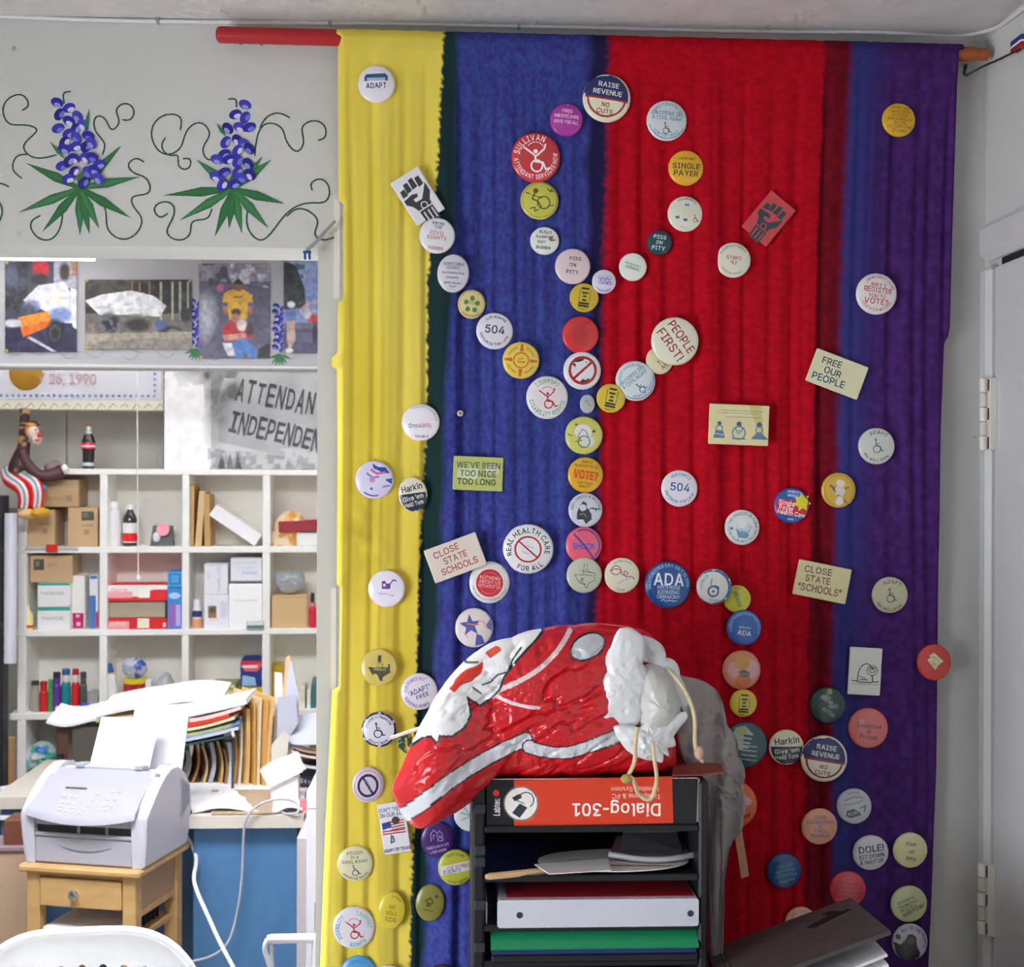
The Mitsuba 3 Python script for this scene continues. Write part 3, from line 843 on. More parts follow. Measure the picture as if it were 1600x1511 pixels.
def disc_seg(g, y0, y1, col, r=.985):
    """The part of the face between two heights, cut fine so that it follows the dome."""
    return g.shape(Point(0, 0).buffer(r, 20).intersection(sbox(-1, y0, 1, y1)), col, .18)


def rim(g, col, r0=.86, r1=.985):
    return g.shape(Point(0, 0).buffer(r1, 20).difference(Point(0, 0).buffer(r0, 20)), col, .25)


def prohibition(g, r, w, col, ang=-45):
    g.ring(0, 0, r, w, col)
    a = math.radians(ang); k = np.array([math.cos(a), math.sin(a)]) * r
    pts = [k * t for t in np.linspace(-1, 1, 9)]
    g.shape(LineString(pts).buffer(w / 2.2, cap_style='flat'), col, .25)


TEXAS = [(-.1, .8), (.12, .8), (.12, .38), (.45, .28), (.72, .26), (.74, -.1), (.8, -.25), (.5, -.45), (.3, -.62), (.3, -.88), (.12, -.82), (-.02, -.5), (-.2, -.38), (-.36, -.52), (-.52, -.3), (-.7, 0), (-.1, 0)]
def texas(g, s, col, fill=True, w=.05):
    q = np.array(TEXAS) * s
    g.poly(q, col) if fill else g.line(list(q) + [q[0]], w, col)


def fist(g, k, col, gap):
    """A raised clenched fist, 1 high, about the origin."""
    q = lambda pts: [(x * k, y * k) for x, y in pts]
    for n, (x, y, h) in enumerate(((-.34, .22, .2), (-.19, .3, .26), (-.02, .33, .28), (.15, .3, .26))):
        g.poly(q([(x, y - h / 2), (x + .15, y - h / 2 + .02), (x + .14, y + h / 2), (x + .02, y + h / 2 - .01)]), col)
    g.poly(q([(-.36, .06), (-.1, .1), (.02, .06), (.0, -.02), (-.14, -.02), (-.12, -.12), (.06, -.12), (.34, .2), (.34, -.05), (.22, -.22), (.2, -.34), (-.18, -.34), (-.24, -.18), (-.36, -.06)]), col)
    g.poly(q([(-.17, -.37), (.2, -.37), (.22, -.75), (-.15, -.75)]), col)
    for x in (-.1, .02, .13):
        g.poly(q([(x, -.42), (x + .035, -.42), (x + .04, -.7), (x + .005, -.7)]), gap)
    g.ring(.02 * k, -.28 * k, .08 * k, .025 * k, gap)


W, CR, NV, RD = '#e4e2ea', '#e2dfc6', '#1c2a5e', '#b3202c'
B = round_badge


def d(g):
    g.poly([(-.62, .12), (-.62, .38), (-.5, .5), (.5, .52), (.62, .42), (.64, .15), (.5, .12), (.5, .28), (-.48, .28), (-.48, .12)], '#25507f'); g.poly([(-.48, .14), (.5, .14), (.5, .3), (-.48, .3)], '#aab6d6'); g.text('ADAPT', 0, -.12, .28, '#22345f', width=1.1)
B(588, 131, 29, 29, W, 'white badge with ADAPT under a blue ribbon, alone at the top of the yellow stripe', d, tilt=2)
def d(g):
    lines(g, [('FREE', .5, .2), ('MEDICARE', .18, .2), ('SAVE YOU ALL', -.16, .2)], '#e6c8e2'); g.arc('*', .8, 90, .12, '#e6c8e2')
B(885, 187, 26, 26, '#a8329c', 'magenta badge, top of the blue stripe', d)
def raise_(g, tilt=0):
    disc_seg(g, -.02, 1, '#1f2c66'); disc_seg(g, -.1, -.02, '#9a2430')
    lines(g, [('RAISE', .52, .2), ('REVENUE', .2, .2)], '#e6e4dc', 1.2); g.ring(0, 0, .78, .08, '#9a3a2c', 186, 354)
    lines(g, [('NO', -.32, .17), ('CUTS', -.58, .18)], '#8f3a34', 1)
B(948, 153, 38, 38, CR, 'large badge RAISE REVENUE NO CUTS at the top, between blue and red', raise_, tilt=-9)
def civil(g, c='#4d7f99', c2='#2d5877'):
    g.arc('DISABILITY IS A CIVIL RIGHT', .72, 90, .13, c, span=150); g.ring(0, 0, .9, .04, c, 200, 340)
    lines(g, [('ACCESS IS', .32, .17), ('A CIVIL RIGHT', .08, .17)], c, 1.5); g.wheelchair(0, -.42, .3, c2); g.arc('ADAPT OF TEXAS', .72, 270, .12, c, True, span=100)
B(1042, 188, 32, 32, '#cfd9de', 'pale badge ACCESS IS A CIVIL RIGHT over a small wheelchair, high on the red stripe', civil)
B(1405, 187, 27, 27, '#d6ac1e', 'yellow badge packed with seven lines of red print, top of the purple stripe',
  lambda g: lines(g, [('THOSE WHO', .68, .15), ('HAVE BEEN', .44, .16), ('OUTSIDE', .22, .15), ('ARE FINALLY', 0, .16), ('IN THE', -.22, .15), ('VICTORY CAN', -.45, .16), ('BE OURS', -.68, .15)], '#a8501c'), tilt=-4)
def d(g):
    g.arc('SULLIVAN', .66, 118, .24, '#f0e2e2', span=110); g.arc('ATTENDANT SERVICES NOW', .7, 280, .17, '#f0e2e2', True, span=190); g.arms_up(-.02, .02, .62, '#f4ecec')
B(837, 246, 39, 39, '#c2333c', 'large red badge SULLIVAN with a white wheelchair figure raising its arms', d, tilt=-2)
B(1072, 262, 28, 28, '#e2ad2a', 'orange-yellow badge I SUPPORT SINGLE PAYER on the red stripe', lambda g: (lines(g, [('I SUPPORT', .48, .13)], '#4c3c1c', 1.3), lines(g, [('SINGLE', .06, .3), ('PAYER', -.34, .3)], '#4a4420', 1.6)), tilt=-3)
def d(g):
    c = '#4d5220'; g.ring(.22, -.12, .32, .06, c); g.disc(-.25, .45, .13, c); g.line([(-.3, .3), (-.38, .0), (-.1, -.08), (.12, -.35)], .07, c); g.line([(-.4, .2), (-.08, .14), (.1, .1)], .05, c); g.line([(-.45, -.5), (-.2, -.42), (-.2, -.62), (0, -.5)], .05, c)
    for a in (20, 60, 140): g.line([(.5, .5), (.5 + .2 * math.cos(math.radians(a)), .5 + .2 * math.sin(math.radians(a)))], .05, c)
    g.line([(-.72, .3), (-.55, .25)], .05, c); g.line([(.55, -.25), (.75, -.2)], .05, c)
    g.ring(0, 0, .9, .03, '#8f9138')
B(843, 313, 30, 30, '#c6c24e', 'yellow-green badge with a sketched wheelchair racer under the red SULLIVAN badge', d)
card_badge([(609, 288), (652, 260), (696, 325), (653, 353)], '#dedfe6', 'white card badge with a black raised fist, tilted on the yellow and green border', lambda g, w, h: fist(g, 62, '#2c2c33', '#dedfe6'), layer=.5)
def d(g):
    lines(g, [('FROM', .66, .17), ('THE', .44, .17)], '#4c5560', 1); lines(g, [('CIVIL', .12, .2), ('RIGHTS', -.14, .2)], '#b0726e', 1.2); lines(g, [('POWER', -.72, .16)], '#8f5f62', 1)
B(683, 368, 28, 28, '#dcdce4', 'white badge with faint red words tucked under the black fist card', d, layer=1.2)
B(851, 376, 23, 22, '#dfe3de', 'small white badge BUILD RAMPS NOT BOMBS on the blue stripe', lambda g: (lines(g, [('BUILD', .6, .2), ('RAMPS', .22, .2, -.12), ('NOT', -.14, .2, -.18), ('BOMBS', -.52, .2, -.05)], '#24484e', 1.3), g.line([(.3, .2), (.5, .34), (.45, .02), (.68, .1)], .1, '#7a5a2c'), g.disc(.42, .1, .12, '#8a6a34')))
def d(g):
    c = '#5f8290'; g.poly([(-.1, .42), (.14, .42), (.14, .54), (-.1, .54)], '#4a86b4'); g.poly([(-.55, -.34), (-.34, -.34), (-.34, -.2), (-.55, -.2)], '#2f6f9c'); g.poly([(-.1, -.44), (.12, -.44), (.12, -.3), (-.1, -.3)], '#2f6f9c')
    g.wheelchair(.58, -.22, .24, '#a03a48'); g.arc('ACCESS FOR ALL', .78, 88, .1, c, span=80); g.arc('* * * *', .78, 270, .1, c, True, span=110); g.disc(.1, .12, .3, '#dcdcc4')
B(1071, 334, 28, 28, '#dfe0cf', 'cream badge with three little blue boxes and a tiny red wheelchair, red stripe', d)
B(1030, 379, 20, 20, '#12404c', 'small dark teal badge PISS ON PITY beside the cream badge', lambda g: lines(g, [('PISS', .42, .3), ('ON', -.02, .26), ('PITY', -.46, .3)], '#d2dede', 1.2), tilt=-8)
card_badge([(1206, 296), (1245, 329), (1197, 386), (1157, 354)], '#c8414c', 'red card badge with a dark raised fist, tilted on the red stripe', lambda g, w, h: fist(g, 56, '#18393c', '#c8414c'))
B(1146, 406, 28, 28, '#e0ddcc', 'cream badge with SYMPO 92 in red, below the red fist card', lambda g: (lines(g, [('SYMPO', .1, .2), ("'92", -.18, .2)], '#a04a44', .85), g.arc('DISABILITY RIGHTS', .74, 100, .11, '#5d7068', span=170), g.arc('AUSTIN TEXAS', .74, 265, .11, '#5d7068', True, span=120)))
B(895, 416, 28, 28, '#d9c6cc', 'pinkish white badge PISS ON PITY in italics on the blue stripe', lambda g: lines(g, [('PISS', .42, .2, .1), ('ON', .06, .2, -.02), ('PITY', -.34, .2, .0)], '#3a3440', .8), tilt=-5)
B(944, 440, 19, 19, '#d6d4e8', 'small white badge with purple stick figures over the blue and red border', lambda g: [g.arms_up(-.35 + .35 * k, .1, .36, '#6a58a8') for k in range(3)] and g.arc('TOGETHER', .72, 270, .16, '#8880b8', True, span=100), layer=.8)
B(989, 417, 22, 22, '#dfe4dc', 'small pale badge with one slanting teal line of print on the red stripe', lambda g: (g.text('REASONABLY', 0, .14, .16, '#4d8a86', -14, 1.2), g.text('NORMAL', .0, -.12, .18, '#1f5a60', -14, 1.1)), tilt=-4)
B(708, 427, 25, 30, '#c9c8d4', 'oval grey badge with lines of dark print on the green border', lambda g: (lines(g, [('SOMETIMES', .48, .15), ('SILENCE', .28, .14), ('becomes as loud', .02, .12), ('as words', -.22, .12), ('speak out now', -.5, .11), ('for all', -.68, .1)], '#3c3c46', 1.4)), tilt=-4)
def d(g):
    for a in range(5): g.disc(.42 * math.cos(math.radians(90 + 72 * a)), .42 * math.sin(math.radians(90 + 72 * a)) - .05, .17, '#4e8a44')
    g.line([(-.2, .15), (.2, .1)], .06, '#88a05c'); g.line([(-.15, .0), (.18, -.04)], .06, '#88a05c'); g.arc('GROW TOGETHER', .76, 270, .1, '#a09050', True, span=120); g.ring(0, 0, .9, .05, '#b8a050')
B(737, 475, 22, 23, '#d8c78e', 'small tan badge with a ring of green dots on the blue stripe', d)
def b504(g, c):
    g.text('504', 0, .06, .42, c, width=1.3); g.arc('OUR RIGHTS', .68, 90, .15, c, span=90); g.arc('ENFORCE THE LAW', .68, 270, .14, c, True, span=150)
B(773, 517, 29, 29, '#dcdbe6', 'white badge with a dark 504, on the blue stripe', lambda g: b504(g, '#2c3a58'))
def d(g):
    c = '#c4641c'; g.ring(0, 0, .4, .07, c); g.line([(-.15, .06), (.1, .1)], .05, '#b08828'); g.line([(-.18, -.08), (.2, -.1)], .06, '#a07a20')
    for a in range(4):
        q = np.array([[.48, -.1], [.88, -.05], [.88, .05], [.48, .1]]); t = math.radians(90 * a); g.poly(q @ np.array([[math.cos(t), math.sin(t)], [-math.sin(t), math.cos(t)]]), c)
        g.arc('FREEDOM', .66, 45 + 90 * a, .1, '#a8842c', span=50)
B(814, 563, 29, 29, '#dcc04c', 'yellow badge with an orange sun cross on the blue stripe', d, tilt=-4)
def rungs(g):
    c = '#2c2a14'
    for y, w in ((.6, .5), (.3, .42), (.06, .24), (-.2, .3), (-.42, .7), (-.6, .74)): g.poly([(-w / 2, y - .06), (w / 2, y - .06), (w / 2, y + .07), (-w / 2, y + .07)], c)
    g.line([(-.36, .5), (-.36, -.3)], .04, '#6c6420'); g.line([(.36, .5), (.36, -.3)], .04, '#6c6420'); g.arc('RAMP IT', .78, 270, .1, '#6c6420', True, span=60)
B(913, 465, 23, 23, '#c9ac2c', 'small yellow badge with stacked black bars, under the pinkish PISS ON PITY badge', rungs, tilt=-8, layer=.4)
B(907, 523, 29, 29, '#cc2c30', 'plain red badge with dim dark lines of print on the blue stripe', lambda g: lines(g, [('THE POWER', .6, .13), ('OF THE', .42, .13), ('PEOPLE IS', .24, .13), ('STRONGER', .06, .13), ('THAN THE', -.12, .13), ('PEOPLE IN', -.3, .13), ('POWER', -.5, .13)], '#8f3038', 1.1), tilt=3)
def d(g):
    g.poly([(-.5, .4), (-.3, .62), (.1, .66), (-.02, .5), (-.25, .42)], '#20282c'); g.poly([(-.58, .3), (-.4, .35), (-.38, .12)], '#20282c'); g.poly([(-.1, -.62), (.0, -.45), (.2, -.5), (.35, -.38), (.4, -.55), (.2, -.7)], '#20282c'); g.poly([(.12, .5), (.2, .44), (.2, .34)], '#20282c')
    prohibition(g, .68, .14, '#a8202c', 45)
B(910, 579, 30, 30, '#dddfe0', 'white badge with a red prohibition sign over black shapes', d, tilt=-3, layer=.3)
def d(g):
    g.arc('ASK ME ABOUT VOTING', .74, 80, .13, '#b03a38', span=120); g.arc('YOUR VOICE MATTERS', .72, 275, .13, '#b03a38', True, span=120)
    lines(g, [('MAY I', .42, .17), ('REGISTER', .17, .25), ('YOU TO', -.12, .16), ('VOTE?', -.38, .26)], '#b43a34', 1.35)
B(1370, 459, 33, 33, '#dedbdc', 'white badge MAY I REGISTER YOU TO VOTE? in red on the purple stripe', d, tilt=-8)
def support(g, c1='#2f9a6c', c2='#b42f3c'):
    g.arc('I SUPPORT', .66, 92, .19, c1, span=90); g.arc('DISABILITY RIGHTS', .68, 270, .19, c1, True, span=160); g.arms_up(0, .0, .52, c2)
B(855, 621, 33, 34, '#e0dbde', 'white badge I SUPPORT DISABILITY RIGHTS in green, with a red figure, on the blue stripe', support, tilt=-2)
B(918, 631, 12, 15, '#aab0b0', 'tiny oval silver badge between the white and yellow badges', lambda g: g.line([(-.4, .2), (0, .35), (.1, -.1), (.4, -.3)], .1, '#7c8484'), tilt=0)
B(955, 622, 23, 23, '#d2b93c', 'small yellow badge with stacked black bars, on the red stripe next to the silver oval', rungs, tilt=-12, layer=.9)
B(993, 595, 31, 32, '#cfd9de', 'pale badge ACCESS IS A CIVIL RIGHT, turned, beside the PEOPLE FIRST badge', lambda g: civil(g), tilt=38, layer=.3)
B(1031, 563, 22, 22, '#d8d4ae', 'small cream badge half hidden under the PEOPLE FIRST badge', lambda g: lines(g, [('THE', -.1, .3, .1), ('ARC', -.5, .3, .1)], '#9a6a5c', .8), tilt=40)
B(1055, 533, 38, 38, '#dfe0cc', 'large cream badge PEOPLE FIRST! in slanting red letters', lambda g: lines(g, [('PEOPLE', .3, .36), ('FIRST!', -.26, .36)], '#a24440', 1.5), tilt=-54, layer=1.6)
def d(g):
    c = '#66784c'; g.disc(-.05, .15, .45, '#dcdcd6', .4); g.disc(.2, -.3, .4, '#d2d4d4', .3); g.ring(.05, -.35, .3, .06, c); g.line([(-.3, -.1), (-.1, .3), (.1, .2), (.3, -.2)], .06, '#8a96a0'); g.disc(.5, .25, .08, '#3e5c4c'); g.disc(-.45, .5, .06, '#585a2c'); g.line([(-.4, -.4), (-.1, -.3), (-.3, -.1)], .05, c); g.line([(-.8, -.05), (-.6, -.1)], .06, c)
B(912, 680, 30, 30, '#c2c464', 'yellow-green badge with a pale sketched rider, above the VOTE badge', d)
B(915, 742, 28, 28, '#d6a51e', 'mustard badge with VOTE? in big red letters', lambda g: (g.poly([(-.72, -.22), (.72, -.3), (.72, .2), (-.72, .28)], '#d98a1c', .3), g.text('VOTE?', 0, 0, .46, '#b83a18', -3, 1.35), lines(g, [('MAY I', .72, .14), ('REGISTER YOU TO', .48, .14), ('ASK YOUR', -.46, .12), ('DEPUTY', -.66, .12)], '#6e5a1c', 1.3)))
card_badge([(1276, 543), (1359, 574), (1340, 625), (1257, 595)], '#d9d6b2', 'cream card badge FREE OUR PEOPLE, tilted on the purple border', lambda g, w, h: (g.text('FREE', -14, 14, 10, '#2c4648', 3, 34), g.text('OUR', -8, 0, 10, '#2c4648', 0, 30), g.text('PEOPLE', -10, -14, 11, '#255c68', 2, 54)))
def d(g, w, h):
    g.poly([(14, 31), (34, 31), (42, -30), (30, -8)], '#c9be74')
    for y, a, b in ((22, -30, 38), (18, -34, 30), (12, -20, 34)): g.line([(a, y), (b, y)], 1, '#a09f7c')
    c = '#5f7a9c'; q = '#3c5c84'
    for x, tri in ((-31, 0), (0, 1), (32, 2)):
        g.disc(x, 1, 4 if tri else 3.2, q); g.ring(x, -7, 5, 1.4, c)
        if tri == 1: g.ring(x, -13, 10, 1.8, c); g.line([(x - 10, -22), (x + 10, -22)], 2, c); g.disc(x, -12, 4, '#9ab0c0')
        elif tri == 2: g.poly([(x - 13, -22), (x + 15, -22), (x + 4, -12), (x - 4, -12)], c)
        else: g.poly([(x - 9, -22), (x + 9, -22), (x + 6, -10), (x - 6, -10)], c); g.line([(x - 6, -15), (x + 6, -17)], 1.2, '#c9d0c8')
card_badge([(1108, 630), (1203, 634), (1201, 697), (1106, 694)], '#dad2a2', 'cream card badge with three blue seated figures on the red stripe', d)
def adapt_wc(g, c='#4c5a64', top='ADAPT', bot='WE WILL RIDE'):
    g.arc(top, .66, 90, .2, c, span=80); g.wheelchair(0, .0, .42, c); g.arc(bot, .72, 270, .14, c, True, span=140)
B(1370, 697, 29, 29, '#c4c8c2', 'grey-white badge ADAPT with a wheelchair, upper one of the pair low on the purple stripe', adapt_wc)
def d(g):
    g.text('Cross', -.3, -.16, .22, '#2a4a8c', width=.62); g.text('Unity', .32, -.16, .22, '#c0428a', width=.56); g.arc('PEOPLE WITH DISABILITIES', .8, 60, .09, '#7c86b4', span=120); g.text('TOUR 2', .04, -.76, .14, '#3c4c84')
B(657, 660, 30, 29, W, 'white badge with one line of blue and pink script, on the yellow and green border', d, tilt=2)
B(719, 646, 5, 5, '#b8b4b0', 'tiny silver stud pinned alone on the blue stripe', lambda g: g.disc(0, 0, .4, '#6a5c54'))
def d(g):
    g.poly([(-.2, .85), (.1, .7), (.5, .72), (.75, .45), (.5, .4), (.2, .5), (-.1, .6)], '#3346a0'); g.poly([(.55, .1), (.9, .2), (.92, -.1), (.7, -.02)], '#3346a0'); g.line([(-.2, .5), (.1, .35), (.5, .45)], .12, '#c06a9c'); g.line([(-.4, .3), (-.1, .1), (.2, .2)], .1, '#8a78c0'); g.disc(-.1, -.0, .14, '#c48ab0'); g.poly([(-.2, -.5), (-.1, -.36), (.0, -.52)], '#4a58a8'); g.ring(0, 0, .82, .07, '#4654a4', 235, 290); g.line([(.5, -.3), (.8, -.2)], .1, '#8a8ac8')
B(585, 750, 30, 30, '#d2d0ea', 'shiny lavender badge with blue and pink marks on the yellow stripe', d)
def harkin(g):
    disc_seg(g, -1, .1, '#1b2a4a'); g.text('Harkin', 0, .4, .34, '#1b2a4a', 6, 1.4); g.text("Give 'em", 0, -.16, .26, CR, 6, 1.4); g.text('Hell! Tom', 0, -.5, .24, CR, 6, 1.3); disc_seg(g, .08, .14, CR)
B(645, 773, 23, 28, '#dcd8c0', 'oval cream and navy badge on the yellow and green border', harkin, tilt=8)
card_badge([(709, 712), (787, 715), (785, 768), (707, 765)], '#b4bd6e', 'yellow-green card badge TOO NICE TOO LONG on the blue stripe', lambda g, w, h: (g.poly([(-30, 6), (2, 10), (-2, -10), (-34, -6)], '#c9d0b0'), g.poly([(12, 14), (32, 14), (32, 0), (10, 2)], '#ccd2b8'), g.text("WE'VE BEEN", 0, 13, 9, '#4c5c50', 0, 68), g.text('TOO NICE', 0, 0, 9, '#4c5c50', 0, 56), g.text('TOO LONG', -2, -13, 9, '#384c3c', 0, 60)))
B(1062, 763, 29, 29, '#dedde4', 'white badge with a blue 504, in the middle of the red stripe', lambda g: b504(g, '#2f62a4'))
def d(g):
    disc_seg(g, -.55, .3, '#c81c30', .99); g.star(.55, .25, .55, '#e2d41e', 100, 7, .6); g.text('AMERICA', .05, .78, .12, '#d2e0f0'); g.text('NEEDS', .0, .56, .14, '#d2e0f0'); g.text('Single', -.3, .12, .26, '#f4eaea', -4, .9); g.text('Payer', -.3, -.16, .26, '#f4eaea', -4, .8); g.text('Health Care', .02, -.44, .24, '#f4eaea', -4, 1.6); g.text('NOW', 0, -.78, .1, '#d2e0f0')
B(1237, 790, 28, 28, '#1f58a8', 'blue and red badge SINGLE PAYER HEALTH CARE with a yellow star', d)
def d(g):
    c = '#6a5a6c'; g.disc(0, .4, .26, '#dcd4c4', .2); g.line([(-.6, .2), (-.1, .02), (.5, .2)], .07, c); g.disc(-.12, -.02, .06, c); g.disc(.12, -.02, .06, c); g.disc(0, -.05, .3, '#d6cac0', .3); g.line([(-.1, -.3), (.1, -.35), (-.05, -.45)], .07, c); g.disc(.05, -.62, .22, '#e0d8d0', .3); g.line([(-.55, .22), (-.25, -.12)], .08, c); g.line([(.3, -.5), (.6, -.75)], .06, c); g.ring(0, 0, .86, .05, '#b89c34')
B(1311, 766, 28, 28, '#cfa93a', 'gold badge with a pale little figure on the dark red border', d)
def d(g):
    c = '#2f7f8c'; g.arc('THE CHOICE IS OURS', .7, 90, .17, c, span=170); g.arc('VOTE YOUR HEALTH CARE', .72, 270, .13, c, True, span=180); g.disc(.05, .05, .42, '#c2d4da', .3); g.disc(-.05, .2, .26, '#dfe3e6'); g.poly([(-.4, -.1), (-.1, -.25), (.1, -.2), (.4, -.35), (.3, -.6), (-.2, -.6)], '#5d9ab0'); g.ring(.15, 0, .28, .06, '#6fa4b8', 200, 380); g.disc(-.62, -.12, .08, c)
B(1160, 824, 28, 28, '#dcdfe0', 'white badge with a teal face and teal arc lettering on the red stripe', d)
def d(g):
    c = '#363c40'; g.arc('KEEP AMERICA MOVING', .74, 95, .14, '#54606c', span=180); g.poly([(-.35, .25), (-.2, .5), (0, .4), (.05, .15), (.35, -.2), (.4, -.5), (.1, -.8), (-.1, -.55), (-.45, -.6), (-.5, -.2)], c); g.disc(-.18, .12, .2, '#c9ccd2'); g.ring(.4, -.05, .22, .05, c, 0, 200); g.line([(.4, .1), (.75, .15)], .06, c); g.line([(-.3, -.3), (-.1, -.2), (.1, -.4)], .05, '#8c9298')
B(915, 797, 27, 27, '#c6cad4', 'white badge with a black seated figure, below the mustard VOTE badge', d)
def d(g):
    c = '#5a3f8a'; g.poly([(-.6, -.28), (.65, -.12), (.68, .22), (-.62, .12)], '#c06aa6', .4); g.text('SHOCK', 0, -.04, .3, c, 6, 1.2); g.line([(-.6, .55), (-.2, .22), (.2, -.2), (.62, -.66)], .1, c); g.ring(0, 0, .84, .08, c, -40, 120)
B(912, 852, 29, 29, '#dc5a72', 'pink badge with SHOCK struck out in purple', d)
B(913, 899, 28, 28, '#bac0ae', 'grey-green badge with a thin state outline, overlapping the pink badge', lambda g: (texas(g, .78, '#66725f', False, .035), g.line([(-.2, .25), (.4, .18)], .04, '#66725f'), g.line([(-.1, .05), (.45, .02)], .04, '#66725f'), g.disc(-.1, -.2, .06, '#566250'), g.line([(-.2, -.45), (.1, -.5)], .05, '#566250')), layer=1.1)
B(972, 899, 28, 28, '#dcd8c2', 'cream badge with a red handwritten loop on the red stripe', lambda g: (g.line(spline([(-.7, .2), (-.4, .5), (-.1, .3), (-.4, .0), (-.65, .15), (-.2, .3), (.1, .0), (.3, .15), (.1, .25), (.2, -.05), (.5, 0), (.7, -.15)], 60), .06, '#a06a72'), g.line([(-.2, -.5), (.1, -.25), (.5, -.1)], .04, '#9cb0b4'), g.arc('UNITED WE ROLL', .76, 90, .09, '#7c9a9c', span=110), g.arc('TEXAS', .76, 270, .09, '#7c9a9c', True, span=60)))
def d(g):
    g.text('ADA', 0, .24, .5, '#e6eaf4', width=1.3); lines(g, [('WHITE HOUSE', -.1, .15), ('SIGNING', -.3, .15), ('CEREMONY', -.5, .15)], '#b8cce6', 1); g.line(spline([(-.3, -.68), (-.2, -.62), (-.1, -.7), (.0, -.66), (.2, -.68), (.35, -.66)], 20), .04, '#b8cce6'); g.arc('INDEPENDENCE DAY JULY 26 1990', .76, 95, .14, '#a8c4e6', span=200)
B(1044, 914, 37, 37, '#1d4f94', 'large blue badge with ADA in big white letters on the red stripe', d, tilt=-2)
def d(g):
    g.arc('REAL HEALTH CARE', .66, 95, .2, '#202c34', span=215); g.arc('FOR ALL', .68, 278, .2, '#202c34', True, span=75); prohibition(g, .5, .07, '#b0262c', -40); g.line([(-.05, .15), (.2, .05)], .03, '#a9b0a8'); g.line([(-.2, -.1), (.05, -.2)], .03, '#a9b0a8')
B(825, 858, 40, 39, '#dde0e2', 'large white badge REAL HEALTH CARE FOR ALL around a red prohibition sign', d, tilt=-2)
card_badge([(662, 860), (742, 832), (762, 881), (680, 913)], '#d8cfc4', 'cream card badge CLOSE STATE SCHOOLS in red, on the green border', lambda g, w, h: (g.text('CLOSE', -10, 15, 10, '#a45448', 4, 42), g.text('STATE', 0, 1, 10, '#a45448', 2, 38), g.text('SCHOOLS', 2, -14, 10, '#a45448', 1, 60)), layer=1.1)
B(765, 910, 32, 33, '#dcdad8', 'white badge with a red centre tucked under the red-lettered card', lambda g: (g.disc(0, -.03, .66, '#c02c38', size=.3), lines(g, [('NOTHING', .22, .15), ('ABOUT US', .02, .15), ('WITHOUT US', -.18, .15)], '#e2b4b4', 1.1), g.ring(0, -.03, .5, .03, '#d06a70'), g.arc('THE PEOPLE SAY ENOUGH TALK', .78, 270, .1, '#8c9494', True, span=150)))
def d(g):
    g.star(-.22, .12, .58, '#4a57a4', 100); g.line([(-.4, .2), (0, .15), (.2, .2)], .08, '#c0707c'); g.poly([(.55, .1), (.8, .5), (.95, .2), (.9, -.1)], '#6a75b4'); g.poly([(.1, -.9), (.12, -.3), (.4, -.35), (.6, -.75)], '#5864ac'); g.line([(.2, .4), (.5, .3), (.6, .1)], .1, '#e2b4b8'); g.line([(-.5, -.3), (-.3, -.5)], .04, '#c48a90')
B(741, 981, 30, 31, '#dfdad8', 'white badge with blue stars, above the red plastic bag', d, tilt=-3)
B(604, 920, 29, 29, '#e2e1ee', 'white badge with a small purple figure, low on the yellow stripe', lambda g: (g.poly([(-.25, .0), (.2, .0), (.22, .3), (-.05, .3), (-.05, .42), (-.25, .42)], '#6a3f98'), g.line([(.2, .3), (.35, .5), (.5, .45)], .07, '#7a52a8'), g.disc(-.12, .2, .08, '#d8d0ea'), g.text('freedom', -.15, -.26, .1, '#a4a8dc'), g.text('bus', .3, -.34, .1, '#a4a8dc')), tilt=-2)
B(592, 1043, 29, 29, '#cdbd62', 'olive yellow badge with a dark state silhouette', lambda g: (texas(g, .82, '#4c4c40'), g.poly([(-.35, .05), (.5, .05), (.45, .28), (-.3, .28)], '#cdbd62'), g.text("IT'S", .06, .16, .14, '#4c4c40'), g.text('ABOUT', .08, -.08, .14, '#cdbd62')), tilt=-4)
def d(g):
    c = '#6a4a9a'; g.text("'ADAPT'", .05, .1, .26, '#35468c', width=1.2); g.text('FREE', .1, -.24, .22, '#4a4a7c', width=.8); g.arc('OUR HOMES NOT', .66, 100, .18, '#8a5aa4', span=120); g.arc('NURSING HOMES', .68, 235, .18, c, True, span=110)
B(655, 1081, 29, 29, '#dedbea', 'white badge with purple arc lettering, half hidden by the red bag', d, tilt=22)
B(592, 1140, 28, 28, '#dcdde8', 'navy rimmed white badge with a wheelchair, left of the red bag', lambda g: (rim(g, '#1f2a4e'), g.wheelchair(-.02, -.02, .46, '#2c3558'), g.arc('ACCESS IS FREEDOM', .66, 100, .13, '#2c3558', span=150), g.arc('ADAPT NOW', .68, 270, .13, '#2c3558', True, span=90)), tilt=-2)
B(575, 1227, 25, 28, '#d5c8da', 'pale lilac oval badge with a navy prohibition sign', lambda g: (prohibition(g, .58, .14, '#20264a', -50), g.ring(0, 0, .84, .05, '#b890ac'), g.text('PITY', 0, .02, .2, '#8a8ab0', -50)))
def d(g, w, h):
    g.text("DON'T TREAD", 0, 30, 6, '#4c5a8a', 0, 40); g.text('ON OUR ADA', 0, 22, 6, '#4c5a8a', 0, 40); g.poly([(-18, 10), (-4, 12), (-4, 2), (-18, 0)], '#39469a')
    for k in range(4): g.line([(-4, 10 - 4 * k), (16, 11 - 4 * k)], 2, '#b04650')
    for k in range(2): g.line([(-18, -3 - 4 * k), (16, -4 - 4 * k)], 2, '#b04650')
    g.disc(4, 12, 6, '#4c4048'); g.line([(-6, -10), (-8, -22), (-3, -20), (-4, -12)], 2.2, '#5a6670'); g.text('ADAPT OF TEXAS', 0, -33, 5, '#3c4c84', 0, 42)
